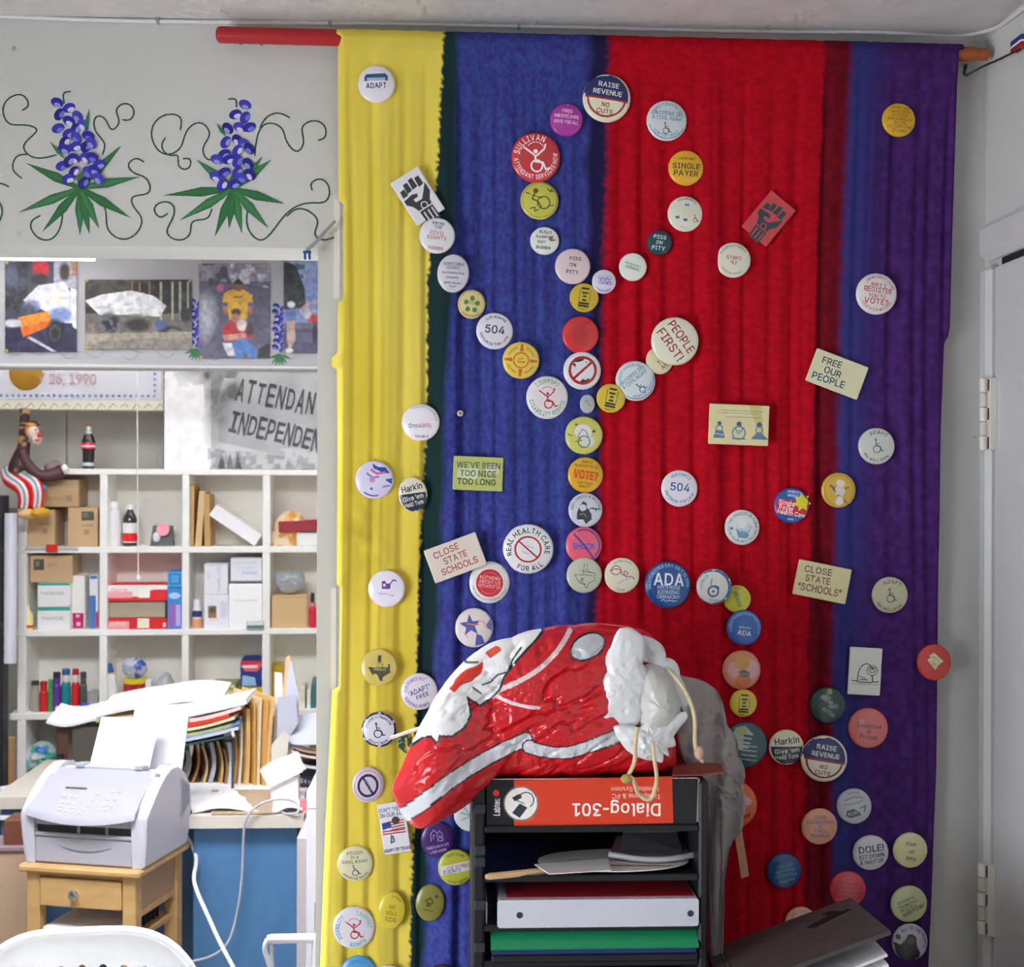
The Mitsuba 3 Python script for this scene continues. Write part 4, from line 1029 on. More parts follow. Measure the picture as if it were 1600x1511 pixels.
card_badge([(588, 1258), (631, 1251), (643, 1330), (602, 1336)], '#e8e7ee', 'white card badge with a small flag, below the tail of the red bag', d)
B(555, 1350, 28, 28, '#dcd9b4', 'cream badge ACCESS IS A CIVIL RIGHT at the bottom of the yellow stripe', lambda g: (lines(g, [('ACCESS', .64, .16), ('IS A', .4, .15), ('CIVIL RIGHT', .16, .16)], '#5c6a68', 1.4), g.wheelchair(0, -.32, .34, '#4c5c64'), g.arc('ADAPT OF TEXAS', .74, 270, .13, '#4c5c64', True, span=110)), tilt=3)
B(612, 1423, 22, 29, '#d4c43a', 'yellow oval badge WE WILL RIDE near the bottom', lambda g: (lines(g, [('WE', .22, .22), ('WILL', -.1, .22), ('RIDE', -.44, .24)], '#b07a24', .8), g.arc('CHANGE', .72, 70, .12, '#b06a34', span=110)))
B(553, 1450, 33, 33, '#dedbe6', 'white badge with a red figure in a ring of teal lettering, lowest left', lambda g: (g.arms_up(0, .02, .5, '#b43a54'), g.arc('I SUPPORT', .66, 45, .18, '#4fb4ac', span=80), g.arc('DISABILITY', .68, 180, .18, '#3a9ab8', span=90), g.arc('RIGHTS', .68, 290, .18, '#4fb4ac', True, span=60)), tilt=-4)
B(560, 1524, 30, 30, '#4f9ad0', 'sky blue badge cut off by the bottom of the picture', lambda g: g.arc('FREEDOM BUS TOUR', .7, 90, .13, '#2f78ac', span=150))
B(606, 1537, 28, 28, '#dcd8c4', 'white badge just showing at the bottom beside the sky blue one', lambda g: g.arc('ACCESS NOW', .7, 90, .16, '#4c5a64', span=120))
B(690, 1535, 27, 27, '#3c2c2c', 'dark badge just showing at the bottom of the blue stripe', lambda g: g.arc('NO PITY', .7, 90, .16, '#9a8a7c', span=90))
B(672, 1411, 23, 29, '#82803a', 'olive oval badge on the green border', lambda g: (g.line([(-.3, .1), (0, .3), (.2, .1), (0, -.1)], .1, '#55541e'), g.disc(.4, .4, .1, '#4c4c1c'), g.disc(-.1, -.05, .14, '#55541e'), g.line([(-.4, -.35), (.3, -.4)], .05, '#5c5a20')))
B(712, 1356, 28, 28, '#b2b43a', 'yellow-green badge with a white voting slip, blue stripe bottom', lambda g: (g.poly([(-.85, -.38), (.85, -.12), (.85, .42), (-.85, .12)], '#cfd2d4', .4), g.text('OUR VOTE', .0, .1, .14, '#b0584c', 9, 1.2), g.text('COUNTS', -.2, -.14, .2, '#30407c', 9, 1), g.text('YES', .55, .12, .2, '#b0443c', 9), g.arc('RIGHTS ON', .72, 90, .13, '#5a5c1c', span=70), g.arc('VOTE TODAY', .74, 275, .13, '#5a5c1c', True, span=80)), tilt=2, layer=.4)
B(683, 1313, 26, 29, '#3c1c66', 'dark purple badge with thin white outlines', lambda g: (g.line([(-.35, 0), (-.35, .4), (-.15, .6), (.05, .4), (.05, 0), (.35, 0), (.35, .35), (.18, .55), (.05, .4)], .05, '#9a86c0'), g.line([(-.2, .1), (-.2, .35), (-.05, .3)], .05, '#9a86c0'), g.line([(.12, .1), (.2, .3), (.28, .12)], .05, '#9a86c0'), g.text("THERE'S NO PLACE", 0, -.3, .15, '#b8a0d8', 8, 1.4), g.text('LIKE HOME', .05, -.56, .15, '#b8a0d8', 8, 1)), tilt=4)
B(737, 1271, 29, 29, '#c9d2d4', 'pale badge with dark rays behind the black organizer', lambda g: [g.line([(.1 * math.cos(a), -.1 + .1 * math.sin(a)), (.6 * math.cos(a), -.1 + .6 * math.sin(a))], .05, '#6c8c9c') for a in np.radians((100, 140, 170, 210, 60, 30))])
B(1116, 917, 28, 28, '#dadbd6', 'blue rimmed cream badge with a teal wheelchair, right of the big ADA badge', lambda g: (g.shape(Point(0, 0).buffer(.985, 20).difference(Point(-.1, -.03).buffer(.88, 20)), '#2f6ea8', .25), g.ring(-.05, -.25, .28, .1, '#2f6a8c'), g.disc(-.05, -.25, .08, '#2f6a8c'), g.poly([(-.2, .0), (0, .12), (.25, .05), (.28, -.1), (0, -.02)], '#2f6a8c'), g.line([(-.2, .4), (-.22, .1)], .07, '#7c9cac'), g.arc('ACCESS IS', .68, 160, .14, '#5d8aa4', span=70), g.arc('TEXAS', .7, 275, .12, '#5d8aa4', True, span=60)), layer=1.0)
B(1152, 936, 22, 22, '#c4c03a', 'small lime badge tucked under the blue rimmed badge', lambda g: (g.poly([(-.3, .5), (.0, .55), (.3, -.5), (.05, -.6)], '#9aa83a'), g.text('PEACE', .0, .0, .26, '#6a8430', -62), g.arc('NOW', .74, 95, .12, '#7a8430')))
B(1163, 981, 28, 28, '#2c62b4', 'blue badge with a small white ADA, under the lime badge', lambda g: (g.arc('CELEBRATE THE AMERICANS WITH DISABILITIES ACT', .74, 90, .15, '#a8c2ec', span=220), g.text('SUPPORT', 0, .02, .12, '#c8d4ee', -3, .7), g.text('ADA', 0, -.28, .28, '#e0dcea', -3, .8)), layer=.7)
B(1159, 1047, 31, 31, '#d98a6a', 'shiny orange and pink badge with a small dark scene', lambda g: (g.disc(.35, .1, .5, '#d8a8b0', size=.2), g.disc(-.3, .0, .45, '#dca0a0', size=.2), g.disc(-.05, .4, .4, '#d09a3c', size=.2), g.disc(.1, -.55, .4, '#d06a34', size=.2), g.disc(.08, -.15, .2, '#6c6a44'), g.line([(-.15, -.1), (.1, -.02), (.35, -.2), (.2, -.3)], .1, '#58604c'), g.disc(.3, -.1, .1, '#7c6a8c')))
B(1162, 1099, 22, 22, '#d8c040', 'small yellow badge with stacked black bars, lowest of its kind, under the shiny orange badge', rungs, tilt=-4)
B(1165, 1164, 35, 36, '#24525c', 'large dark teal badge partly hidden by the grey drape', lambda g: (g.poly([(-.5, .75), (-.1, .85), (.3, .5), (.1, -.2), (-.5, -.2), (-.7, .3)], '#a2b0a4', .3), g.disc(-.2, .6, .18, '#9cac5c'), [g.line([(-.1 + .0 * k, .42 - .2 * k), (.55, .36 - .2 * k)], .11, '#2a4a4c') for k in range(5)], [g.line([(-.2, .0 - .2 * k), (.5, -.05 - .2 * k)], .05, '#a4b4b4') for k in range(4)]), tilt=-3)
B(1229, 1168, 28, 28, '#dcd8bc', 'round cream and navy badge on the red stripe beside the large teal badge', harkin, tilt=0)
B(1288, 1186, 37, 37, CR, 'large navy and cream badge RAISE REVENUE NO CUTS low on the purple border', raise_, tilt=-9, layer=.6)
B(1294, 1102, 29, 29, '#143c3c', 'dark green badge with pale slanting script on the purple border', lambda g: (g.disc(.05, .75, .16, '#8a9a34'), g.poly([(-.5, .5), (-.1, .62), (.2, .4), (-.2, .3)], '#6a7c94'), g.text('DISABLED', .05, .2, .2, '#a8b094', -35, 1.1), g.text('IN', .1, -.05, .18, '#98a084', -35), g.text('ACTION', .0, -.35, .18, '#98a084', -35, .8)), tilt=0)
B(1357, 1138, 32, 32, '#d2706c', 'salmon pink badge DISABLED AND PROUD on the purple stripe', lambda g: (lines(g, [('Disabled', .14, .2), ('&', -.14, .2), ('Proud', -.4, .22)], '#7a4450', 1.2), g.disc(-.4, .3, .14, '#c090a8')))
def d(g, w, h):
    c = '#3c4248'; g.line([(-20, -15), (-8, -17), (10, -17), (22, -15)], 1.8, c); g.line(spline([(-12, -15), (-10, 0), (-4, 10), (4, 12), (10, 6)], 30), 1.6, c); g.ring(11, 2, 8, 1.2, c); g.ring(11, 3, 4.5, 1.2, c); g.line([(11, -6), (13, -15)], 2, c); g.line([(-8, -8), (-1, -10), (2, -14)], 1.2, c); g.line([(-7, -13), (4, -13)], 2.2, '#70787c'); g.line([(-22, -20), (22, -20)], 1, '#6a9a94'); g.disc(11, 5, 2, c)
card_badge([(1327, 1010), (1380, 1013), (1375, 1088), (1324, 1085)], '#dadcd6', 'white card badge with a black line drawing on the purple stripe', d)
B(1460, 1035, 28, 29, '#c43c34', 'red badge with two tilted pale labels at the right edge of the curtain', lambda g: (g.poly([(-.4, .35), (-.1, .52), (.48, .1), (.22, -.12)], '#cfd0a4', .3), g.poly([(-.48, .12), (-.28, .24), (.2, -.12), (.02, -.4)], '#c4cc9c', .3), g.text('LABEL PEOPLE', .06, .2, .09, '#8a7a5c', -34, .7), g.text('DO NOT', -.14, -.06, .1, '#8a7a5c', -34)), tilt=-4)
B(1391, 930, 29, 29, '#b9b69a', 'beige badge ADAPT with a wheelchair, lower one of the pair on the purple stripe', lambda g: adapt_wc(g, '#565a4c'))
card_badge([(1248, 873), (1333, 890), (1321, 945), (1237, 928)], '#d8cf9e', 'cream card badge CLOSE STATE SCHOOLS in brown, on the purple border', lambda g, w, h: (g.text('CLOSE', -10, 16, 10, '#7c4c3c', 2, 44), g.text('STATE', -8, 2, 10, '#7c4c3c', 1, 40), g.text('"SCHOOLS"', -2, -13, 11, '#7c4c3c', 1, 70)))
B(1335, 1260, 28, 28, '#bec2cc', 'grey badge with a black drawn emblem on the purple stripe', lambda g: (g.poly([(-.5, -.2), (-.1, -.1), (.2, -.3), (.3, -.5), (-.3, -.6), (-.55, -.5)], '#4c5054'), g.text('ADAPT', -.05, -.34, .18, '#c6cad0', 8), g.line([(-.5, .4), (0, .55), (.5, .45)], .08, '#8c929c'), g.line([(-.6, .15), (.1, .2), (.5, .3)], .07, '#989ea8'), g.line([(.3, -.1), (.6, .0), (.5, -.3)], .07, '#70767c'), g.arc('TEXAS', .72, 90, .14, '#7c828c')), tilt=6)
B(1281, 1292, 29, 29, '#dc9c80', 'peach badge CIVIL DISOBEDIENCE on the dark red border', lambda g: lines(g, [('CIVIL', .54, .17), ('DISOBEDIENCE', .28, .17), ('IS', .04, .15), ('CIVIL', -.2, .17), ('DEFENSE', -.46, .17)], '#6c5a8c', 1.5), tilt=-2)
B(1361, 1333, 29, 28, '#d2d0d8', 'white badge with DOLE! SIT DOWN in black capitals on the purple stripe', lambda g: (g.text('DOLE!', 0, .28, .36, '#25282c', 4, 1.4), g.text('SIT DOWN', 0, -.14, .24, '#25282c', 4, 1.4), g.text('& SHUT UP', 0, -.46, .22, '#25282c', 4, 1.3)), tilt=4)
B(1423, 1329, 28, 28, '#cfcc9c', 'pale yellow badge Piss on Pity in small italics', lambda g: lines(g, [('Piss', .4, .22, -.05), ('on', -.02, .2), ('Pity', -.42, .22, .0)], '#5a604c', .8), tilt=-2)
B(1226, 1361, 28, 28, '#16467e', 'dark blue badge with teal script on the red stripe', lambda g: (g.text('not just', .0, .36, .18, '#3c94a8', 8), g.text('surviving', .0, .08, .18, '#3c94a8', 8), g.text('but thriving', .0, -.2, .18, '#3c94a8', 8, 1.3), g.text('together', .1, -.5, .16, '#4ca0b0', 12)), tilt=2)
B(1325, 1390, 29, 29, '#cc3a48', 'raspberry red badge partly hidden by the dark binder', lambda g: lines(g, [('National', .36, .17), ('Leadership', .12, .17), ('Institute of the', -.12, .17), ('Independent', -.36, .17)], '#8a2f48', 1.5), tilt=-4)
B(1421, 1413, 30, 29, '#c4ca9a', 'pale green badge with slanting print, near the bottom right', lambda g: (g.text('IS THAT A', -.25, .26, .13, '#5c6a50', 22), g.text('THANK YOU', -.14, .04, .13, '#5c6a50', 22), g.text('OR IS IT A', -.1, -.18, .13, '#5c6a50', 22), g.text('QUESTION?', .18, -.3, .2, '#4a5a40', 26, 1.3)), tilt=0)
B(1422, 1473, 28, 30, '#bcbac6', 'black and white badge with a dark portrait, lowest on the purple stripe', lambda g: (g.shape(Point(0, 0).buffer(.96, 20).intersection(Polygon([(-1, -1), (-1, -.0), (-.55, -.1), (-.3, .2), (-.2, .45), (.05, .52), (.28, .35), (.35, -.1), (.6, -.5), (.5, -1)])), '#26262c', .25), g.disc(.03, .15, .2, '#4c4a50'), g.disc(-.72, .3, .14, '#565660'), g.arc('ALL OF THE PEOPLE', .74, 60, .16, '#4c4c58', span=150)), tilt=-4)
B(1252, 1443, 26, 26, '#dca284', 'peach badge mostly hidden behind the dark binder', lambda g: g.arc('CIVIL RIGHTS NOW', .7, 90, .15, '#7c6a8c', span=130))
B(874, 1004, 28, 28, '#3a72ba', 'blue badge just peeking over the top of the red plastic bag', lambda g: g.arc('FREEDOM', .7, 90, .16, '#a8c4e6', span=90))

# ================================================================ the back room: shelving and what stands on it
def ellip(c, rx, ry, rz, sub=3):
    m = trimesh.creation.icosphere(sub); m.apply_scale((rx, ry, rz)); m.apply_translation(c); return m
def Xp(px, Y): return float(P(px, 800, Y)[0])
def Zp(py, Y, px=250): return float(P(px, py, Y)[2])
PXM = SHY / F                                    # metres per pixel at the shelves
WH = mat('#ebeae6', 0.45)
SHD = 0.20
XF[0] = TURN
sh = thing('shelving_unit', 'white open shelving unit of square compartments along the back wall', 'shelves')
ZT = {}
for n, (ya, yb, x0) in enumerate(((733, 742, 32), (854.5, 864, 17), (984, 993, 20), (1112, 1122, 20), (1240, 1250, 20), (1368, 1378, 20), (1496, 1506, 20))):
    ZT[n] = Zp(ya, SHY)
    part(sh, 'shelf', cbox(Xp(x0, SHY), Xp(548, SHY), SHY, SHY + SHD, Zp(yb, SHY), Zp(ya, SHY), .002), WH)
for x0, x1 in ((32, 45), (157, 169), (284, 295), (409, 421), (535, 548)):
    part(sh, 'upright', cbox(Xp(x0, SHY), Xp(x1, SHY), SHY + .0015, SHY + SHD, 0.0, ZT[0] - .012, .002), WH)
part(sh, 'back_panel', box(Xp(32, SHY), Xp(548, SHY), SHY + SHD, SHY + SHD + .008, 0.0, ZT[0] - .004), mat('#e6e3da', 0.6))

UPR = ((32, 45), (157, 169), (284, 295), (409, 421), (535, 548))
CELLS = [(Xp(a[1], SHY) + .001, Xp(b[0], SHY) - .001) for a, b in zip(UPR[:-1], UPR[1:])]
def pack(name, x0, y0, x1, shelf, label, cat_, c, dy=.02, depth=.16, group=None, base=None, bev=.0025, prints=None, rough=.5):
    """A box standing on a shelf (or at the height base), seen at these pixels."""
    Y = SHY + dy; z0 = ZT[shelf] + .0005 if base is None else base
    k = thing(name, label, cat_, group)
    z1 = Zp(y0, Y); xa, xb = Xp(x0, Y), Xp(x1, Y)
    for c0, c1 in CELLS:
        if c0 < (xa + xb) / 2 < c1: xa, xb = max(xa, c0), min(xb, c1)
    part(k, 'body', cbox(xa, xb, Y, Y + min(depth, SHD - dy - .005), z0, z1, bev), mat(c, rough))
    if prints:
        g = Print(); prints(g)
        m, pc = g.build(facing(0, 0, Y, .0006, .0002)); part(k, 'print', m, VCBACK, color=pc)
    return z1
def rc(g, x0, y0, x1, y1, c): g.poly([(x0, -y0), (x1, -y0), (x1, -y1), (x0, -y1)], c)
def tx(g, s, x, y, h, c, w=None): g.text(s, x, -y, h, c, width=w)

TAN, TAN2 = '#c2a27a', '#b99a72'
# top row
z = pack('cardboard_box', 42, 797, 89, 1, 'tan cardboard box on the second shelf board, left of the two below the third', 'box', TAN, prints=lambda g: (tx(g, 'FRAGILE', 74, 818, 4, '#9c7a5a', 16), rc(g, 70, 826, 78, 834, '#a8835f')))
z = pack('cardboard_box', 109, 793, 155, 1, 'tan cardboard box with a dark square label, on the second shelf board', 'box', TAN, prints=lambda g: (rc(g, 130, 799, 149, 813, '#4a463f'), rc(g, 132, 801, 140, 808, '#6f695f'), tx(g, 'PAPER', 140, 821, 4, '#9a7658', 18), rc(g, 134, 827, 142, 835, '#a5815e')))
pack('cardboard_box', 63, 750, 126, 1, 'tan cardboard box lying across the two below it behind the clown', 'box', TAN2, dy=.03, base=max(z, Zp(797, SHY + .02)) + .001, prints=lambda g: (tx(g, 'HANDLE WITH CARE', 90, 779, 4, '#a07c62', 26), rc(g, 106, 774, 116, 783, '#9c7f62')))
k = thing('clamp', 'small red clamp holding a grey strip on the shelf edge', 'clamp')
part(k, 'strip', cbox(Xp(43, SHY - .012), Xp(123, SHY - .012), SHY - .010, SHY - .001, Zp(858, SHY), Zp(853, SHY), .0008), mat('#b9b7b2', .4))
part(k, 'jaw', cbox(Xp(75, SHY - .02), Xp(92, SHY - .02), SHY - .026, SHY - .0105, Zp(862, SHY), Zp(850, SHY), .003), mat('#cc1f20', .35))
def bottle(name, x, y0, w, shelf, label, cat_, prof, parts, dy=.05, base=None):
    """A lathed vessel: prof and parts give (radius, height) as fractions of half the width and of the height."""
    Y = SHY + dy; z0 = (ZT[shelf] if base is None else base) + .0008; H = Zp(y0, Y) - z0; R = w / 2 * Y / F
    k = thing(name, label, cat_)
    for nm, pr, mt in [('body', prof[0], prof[1])] + parts:
        part(k, nm, lathe([(r * R, h * H) for r, h in pr], 24, (Xp(x, Y), Y + R, z0)), mt, smooth=35)
    return k
bottle('white_bottle', 180, 784, 20, 1, 'tall white plastic bottle with a screw cap on the second shelf board', 'bottle', ([(0, 0), (.94, .0), (1, .02), (1, .68), (.85, .78), (.55, .83), (.55, .86), (0, .86)], mat('#e2e1e4', .35)),
       [('cap', [(0, .855), (.66, .855), (.66, .985), (.6, 1), (0, 1)], mat('#f1f0ee', .4))])
bottle('cola_bottle', 203.5, 788, 22, 1, 'plastic cola bottle with a red and white label beside the white bottle', 'bottle', ([(0, 0), (.9, .0), (.97, .02), (.97, .58), (.9, .68), (.6, .78), (.42, .84), (.42, .88), (0, .88)], mat('#2b1f26', .15, coat=.8)),
       [('label', [(.985, .08), (1.0, .08), (1.0, .55), (.985, .55)], mat('#ece6e8', .4)), ('red_band', [(1.0, .10), (1.008, .10), (1.008, .31), (1.0, .31)], mat('#d61b22', .4)), ('cap', [(0, .87), (.58, .87), (.58, .99), (.5, 1), (0, 1)], mat('#eeeef0', .4))])
k = thing('cassette_stand', 'small black wedge shaped stand with a pink disc and a white oval', 'stand')
Y = SHY + .06; zz = ZT[1] + .0005
pr = Polygon([(Xp(237, Y), zz), (Xp(272, Y), zz), (Xp(269, Y), Zp(822, Y)), (Xp(240, Y), Zp(822, Y))])
m = trimesh.creation.extrude_polygon(pr, .05); v = m.vertices.copy(); m.vertices = np.c_[v[:, 0], Y + v[:, 2] + (v[:, 1] - zz) * .2, v[:, 1]]; m.fix_normals()
part(k, 'wedge', m, mat('#1f2327', .4))
part(k, 'disc', move(rot(trimesh.creation.cylinder(10 * PXM, .012, sections=24), 75, axis=(1, 0, 0)), (Xp(257, Y), Y - .004, Zp(828, Y))), mat('#d87a8c', .3), smooth=40)
part(k, 'oval', ellip((Xp(247, Y), Y - .004, Zp(839, Y)), 6 * PXM, .006, 8 * PXM, 2), mat('#dadce0', .3), smooth=True)
def standing(name, x0, y0, x1, y1, shelf, label, cat_, c, lean=0, dy=.03, depth=.22, group=None, xt=None):
    """A thin upright thing whose top leans by some pixels."""
    Y = SHY + dy; z0 = ZT[shelf] + .0005
    xa, xb = Xp(x0, Y), Xp(x1, Y); z1 = Zp(y0, Y); sh_ = lean * Y / F
    m = cbox(xa, xb, Y, Y + min(depth, SHD - dy - .005), z0, z1, .0012); m = m.copy()
    m.vertices[:, 0] += sh_ * (m.vertices[:, 2] - z0) / (z1 - z0)
    return solo(name, m, mat(c, .55), label, cat_, group)
standing('file_folder', 297, 757, 303, 855, 1, 'thin tan file folder standing at the left of its compartment', 'folder', '#b9945f', 1, group='tan folders in one compartment')
standing('file_folder', 305, 767, 315, 855, 1, 'thick tan file folder standing beside the thin one', 'folder', '#cbab7c', 6, group='tan folders in one compartment')
standing('file_folder', 320, 772, 329, 852, 1, 'worn tan file folder leaning under the white box', 'folder', '#b58f58', -2, group='tan folders in one compartment')
# slanting white box
Y = SHY + .03; a, b, c_, d_ = P(338, 790, Y), P(409, 839, Y), P(397, 852, Y), P(325, 806, Y)
u_ = (b - a); w_ = (d_ - a); m = cbox(0, np.linalg.norm(u_), 0, .14, -np.linalg.norm(w_), 0, .002)
ang = math.degrees(math.atan2(u_[2], u_[0])); m = move(rot(m, -ang, axis=(0, 1, 0)), a); m.vertices[:, 2] += ZT[1] + .001 - m.vertices[:, 2].min()
solo('white_box', m, mat('#e9e7ea', .4), 'long white box leaning aslant against the tan folders', 'box')
# last compartment of the top row
m, q = pillow([(424, 852), (430, 826), (438, 806), (452, 798), (466, 800), (478, 812), (480, 835), (478, 852)], (452, 832), SHY + .09, .05, .05, 10, 48, .006, 8)
col = np.where(meshkit.noise(np.c_[q / 9, q[:, :1] * 0], 3)[:, None] > .55, lin('#ecd9b8'), lin('#d79a45'))
solo('snack_bag', m, VCB, 'orange and clear snack bag behind the dark red box', 'bag', smooth=True, color=col)
m = pxbox(463, 830, 515, 851, SHY + .03, .12, .004); m.vertices[:, 2] -= m.vertices[:, 2].min() - ZT[1] - .0006
zc = float(m.vertices[:, 2].max())
solo('white_tub', m, mat('#dfe0e0', .3), 'white tub half hidden by the pier, on the second shelf board', 'tub')
m = cbox(-.075, .075, 0, .12, 0, 17 * PXM, .002); m = move(rot(m, -2.5, axis=(0, 1, 0)), (Xp(468, SHY + .03), SHY + .025, zc + .004))
solo('red_box', m, mat('#8f0f26', .4), 'flat dark red box lying on the white tub', 'box')
# second row
z1 = pack('teal_banded_box', 63, 948, 113, 2, 'white box with a teal band, lower of the stacked pair', 'box', '#e4e3e2', group='white boxes with teal bands', prints=lambda g: (rc(g, 63, 948, 113, 953, '#2d9c8c'), tx(g, 'PLASTIC CUPS', 86, 965, 4.5, '#8f949a', 34)))
z2 = pack('teal_banded_box', 63, 910, 113, 2, 'white box with a teal band, upper of the stacked pair', 'box', '#e6e5e4', base=z1 + .0008, group='white boxes with teal bands', prints=lambda g: (rc(g, 63, 910, 113, 914, '#2d9c8c'), tx(g, 'PLASTIC CUPS', 86, 926, 4.5, '#8f949a', 34)))
pack('cardboard_box', 52, 867, 117, 2, 'tan cardboard box with a dark square label, on top of the white boxes', 'box', TAN, base=z2 + .0008, dy=.03, prints=lambda g: (rc(g, 57, 873, 73, 890, '#4a463f'), rc(g, 60, 876, 66, 884, '#787063'), tx(g, 'CUPS', 86, 882, 5, '#a5836a', 16)))
pack('paper_book', 116, 899, 136, 2, 'white and magenta book standing in the left compartment', 'book', '#e6e4e0', dy=.04, prints=lambda g: (rc(g, 117, 957, 134, 981, '#b0135c'), rc(g, 122, 959, 128, 964, '#e09ac0'), rc(g, 123, 971, 129, 977, '#e4a6c6')))
pack('paper_book', 143, 898, 157, 2, 'white and blue book standing against the upright', 'book', '#e2e4ea', dy=.05, prints=lambda g: (rc(g, 143, 930, 153, 981, '#4a72b4'), rc(g, 153, 955, 157, 980, '#c02a50'), rc(g, 144, 899, 155, 904, '#3d78b4')))
bottle('glue_bottle', 48, 944, 14, 2, 'little yellow bottle in the left corner of the third shelf board', 'bottle', ([(0, 0), (.9, 0), (1, .03), (1, .55), (.7, .7), (.3, .74), (0, .74)], mat('#e6dc9a', .4)), [('nozzle', [(0, .73), (.32, .73), (.2, .97), (.1, 1), (0, 1)], mat('#e8e2b4', .4)), ('spot', [(1.0, .08), (1.01, .08), (1.01, .2), (1.0, .2)], mat('#cf4a24', .4))], dy=.012)
z1 = pack('red_packet', 167, 966, 262, 2, 'flat red box at the bottom of its stack', 'box', '#c9141c', group='flat boxes with red print', prints=lambda g: (rc(g, 170, 970, 203, 984, '#de8a8e'), tx(g, 'COFFEE', 186, 975, 5, '#f0d8d8', 28), rc(g, 216, 966, 234, 981, '#e8dcc4'), rc(g, 255, 973, 260, 980, '#e8b4b0')))
z2 = pack('beige_packet', 167, 939, 260, 2, 'plain beige box lying between two red ones', 'box', '#a79e86', dy=.035, base=z1 + .0008)
pack('red_packet', 167, 914, 262, 2, 'flat white and red box on top of its stack', 'box', '#d8202a', base=z2 + .0008, group='flat boxes with red print', prints=lambda g: (g.poly([(167, -914), (262, -914), (262, -921), (240, -921), (215, -932), (167, -932)], '#efe6e6'), rc(g, 169, 924, 208, 934, '#e8a4aa'), tx(g, 'COFFEE', 188, 922, 5, '#dc7a84', 32), rc(g, 217, 915, 235, 934, '#f2efe4')))
pack('blue_box', 262, 893, 286, 2, 'tall blue and purple box at the right of the red boxes', 'box', '#2f86cf', dy=.012, depth=.1, prints=lambda g: (rc(g, 262, 894, 285, 917, '#3a9bd6'), g.line([(266, -897), (281, -897), (281, -912), (266, -912), (266, -897)], 2, '#1c5f9c'), rc(g, 262, 917, 286, 919, '#1c4f7c'), g.disc(273, -931, 9, '#a9cdf0', 5), rc(g, 264, 943, 275, 980, '#9060b4'), rc(g, 275, 945, 282, 978, '#b8a8e0')))
z1 = pack('white_carton', 319, 930, 357, 2, 'white carton with a small picture, lower of the slim pair', 'box', '#dfdfe6', group='white cartons', prints=lambda g: (rc(g, 325, 947, 338, 966, '#8a6a54'), g.disc(332, -954, 5, '#5e4636'), rc(g, 344, 940, 354, 965, '#cdd0e2'), rc(g, 327, 966, 340, 970, '#e0cdb8')))
pack('white_carton', 319, 881, 356, 2, 'white carton with faint blue print, upper of the slim pair', 'box', '#dddde4', base=z1 + .0006, group='white cartons', prints=lambda g: (g.text('BINDER CLIPS', 342, -905, 4, '#a9aec6', 90, 40), g.text('BOX', 326, -898, 4, '#b8bcd0', 90, 14), rc(g, 321, 882, 355, 884, '#c4c6d0')))
z1 = pack('white_carton', 357, 913, 409, 2, 'plain white carton under the lidded one', 'box', '#f0f0f0', dy=.012, group='white cartons', prints=lambda g: rc(g, 364, 938, 402, 940, '#d8d8dc'))
pack('white_carton', 360, 872, 409, 2, 'white lidded carton with dark edges under the shelf board', 'box', '#dcdbe2', base=z1 + .004, group='white cartons', prints=lambda g: (rc(g, 378, 894, 402, 898, '#b8c4dc'), rc(g, 366, 880, 400, 881.5, '#c4c6d2'), rc(g, 360, 908, 409, 911, '#6a6a6c'), tx(g, 'ENVELOPES', 384, 888, 4, '#c2c6d6', 26)))
k = thing('shelf_tag', 'grey and teal tag hanging over the shelf edge', 'tag')
part(k, 'flap', pxbox(384, 972, 411, 986, SHY - .004, .0032, .0006), mat('#8f9698', .4)); part(k, 'band', pxbox(384, 979, 411, 982, SHY - .0052, .0012, .0003), mat('#3b6a68', .4)); part(k, 'top', pxbox(385, 972.5, 410, 978, SHY - .0052, .0012, .0003), mat('#d8dcdc', .4))
bottle('pill_jar', 307.5, 938, 15, 2, 'small white and navy jar with an orange foot', 'jar', ([(0, 0), (.98, 0), (1, .02), (1, .66), (.8, .72), (0, .72)], mat('#d8d4d4', .4)), [('lid', [(0, .70), (.72, .70), (.72, .98), (.66, 1), (0, 1)], mat('#e6e5e8', .35)), ('navy_band', [(1, .40), (1.015, .40), (1.015, .62), (1, .62)], mat('#27356e', .4)), ('orange_band', [(1, .02), (1.015, .02), (1.015, .34), (1, .34)], mat('#d89a6c', .4))], dy=.02)
z1 = pack('cardboard_box', 424, 932, 480, 2, 'plain tan cardboard box beside the pier', 'box', '#c9a878', prints=lambda g: rc(g, 425, 933, 479, 935, '#b8966a'))
m, q = pillow([(430, 931), (432, 915), (445, 910), (460, 913), (474, 912), (478, 924), (477, 931)], (454, 922), SHY + .08, .04, .04, 8, 40, .008, 6)
m.vertices[:, 2] += z1 + .001 - m.vertices[:, 2].min()
solo('clear_bag', m, mat('#a9b0b8', .15, coat=.6), 'crumpled clear bag on the plain tan box', 'bag', smooth=40)
bottle('nail_polish', 488, 928, 12, 2, 'little red bottle with a black cap beside the pier', 'bottle', ([(0, 0), (.9, 0), (1, .03), (1, .55), (.5, .62), (0, .62)], mat('#c41c34', .2, coat=.5)), [('collar', [(0, .61), (.9, .61), (.9, .72), (0, .72)], mat('#d87a8a', .3)), ('cap', [(0, .71), (.55, .71), (.5, 1), (0, 1)], mat('#1e2422', .3))], dy=.012)
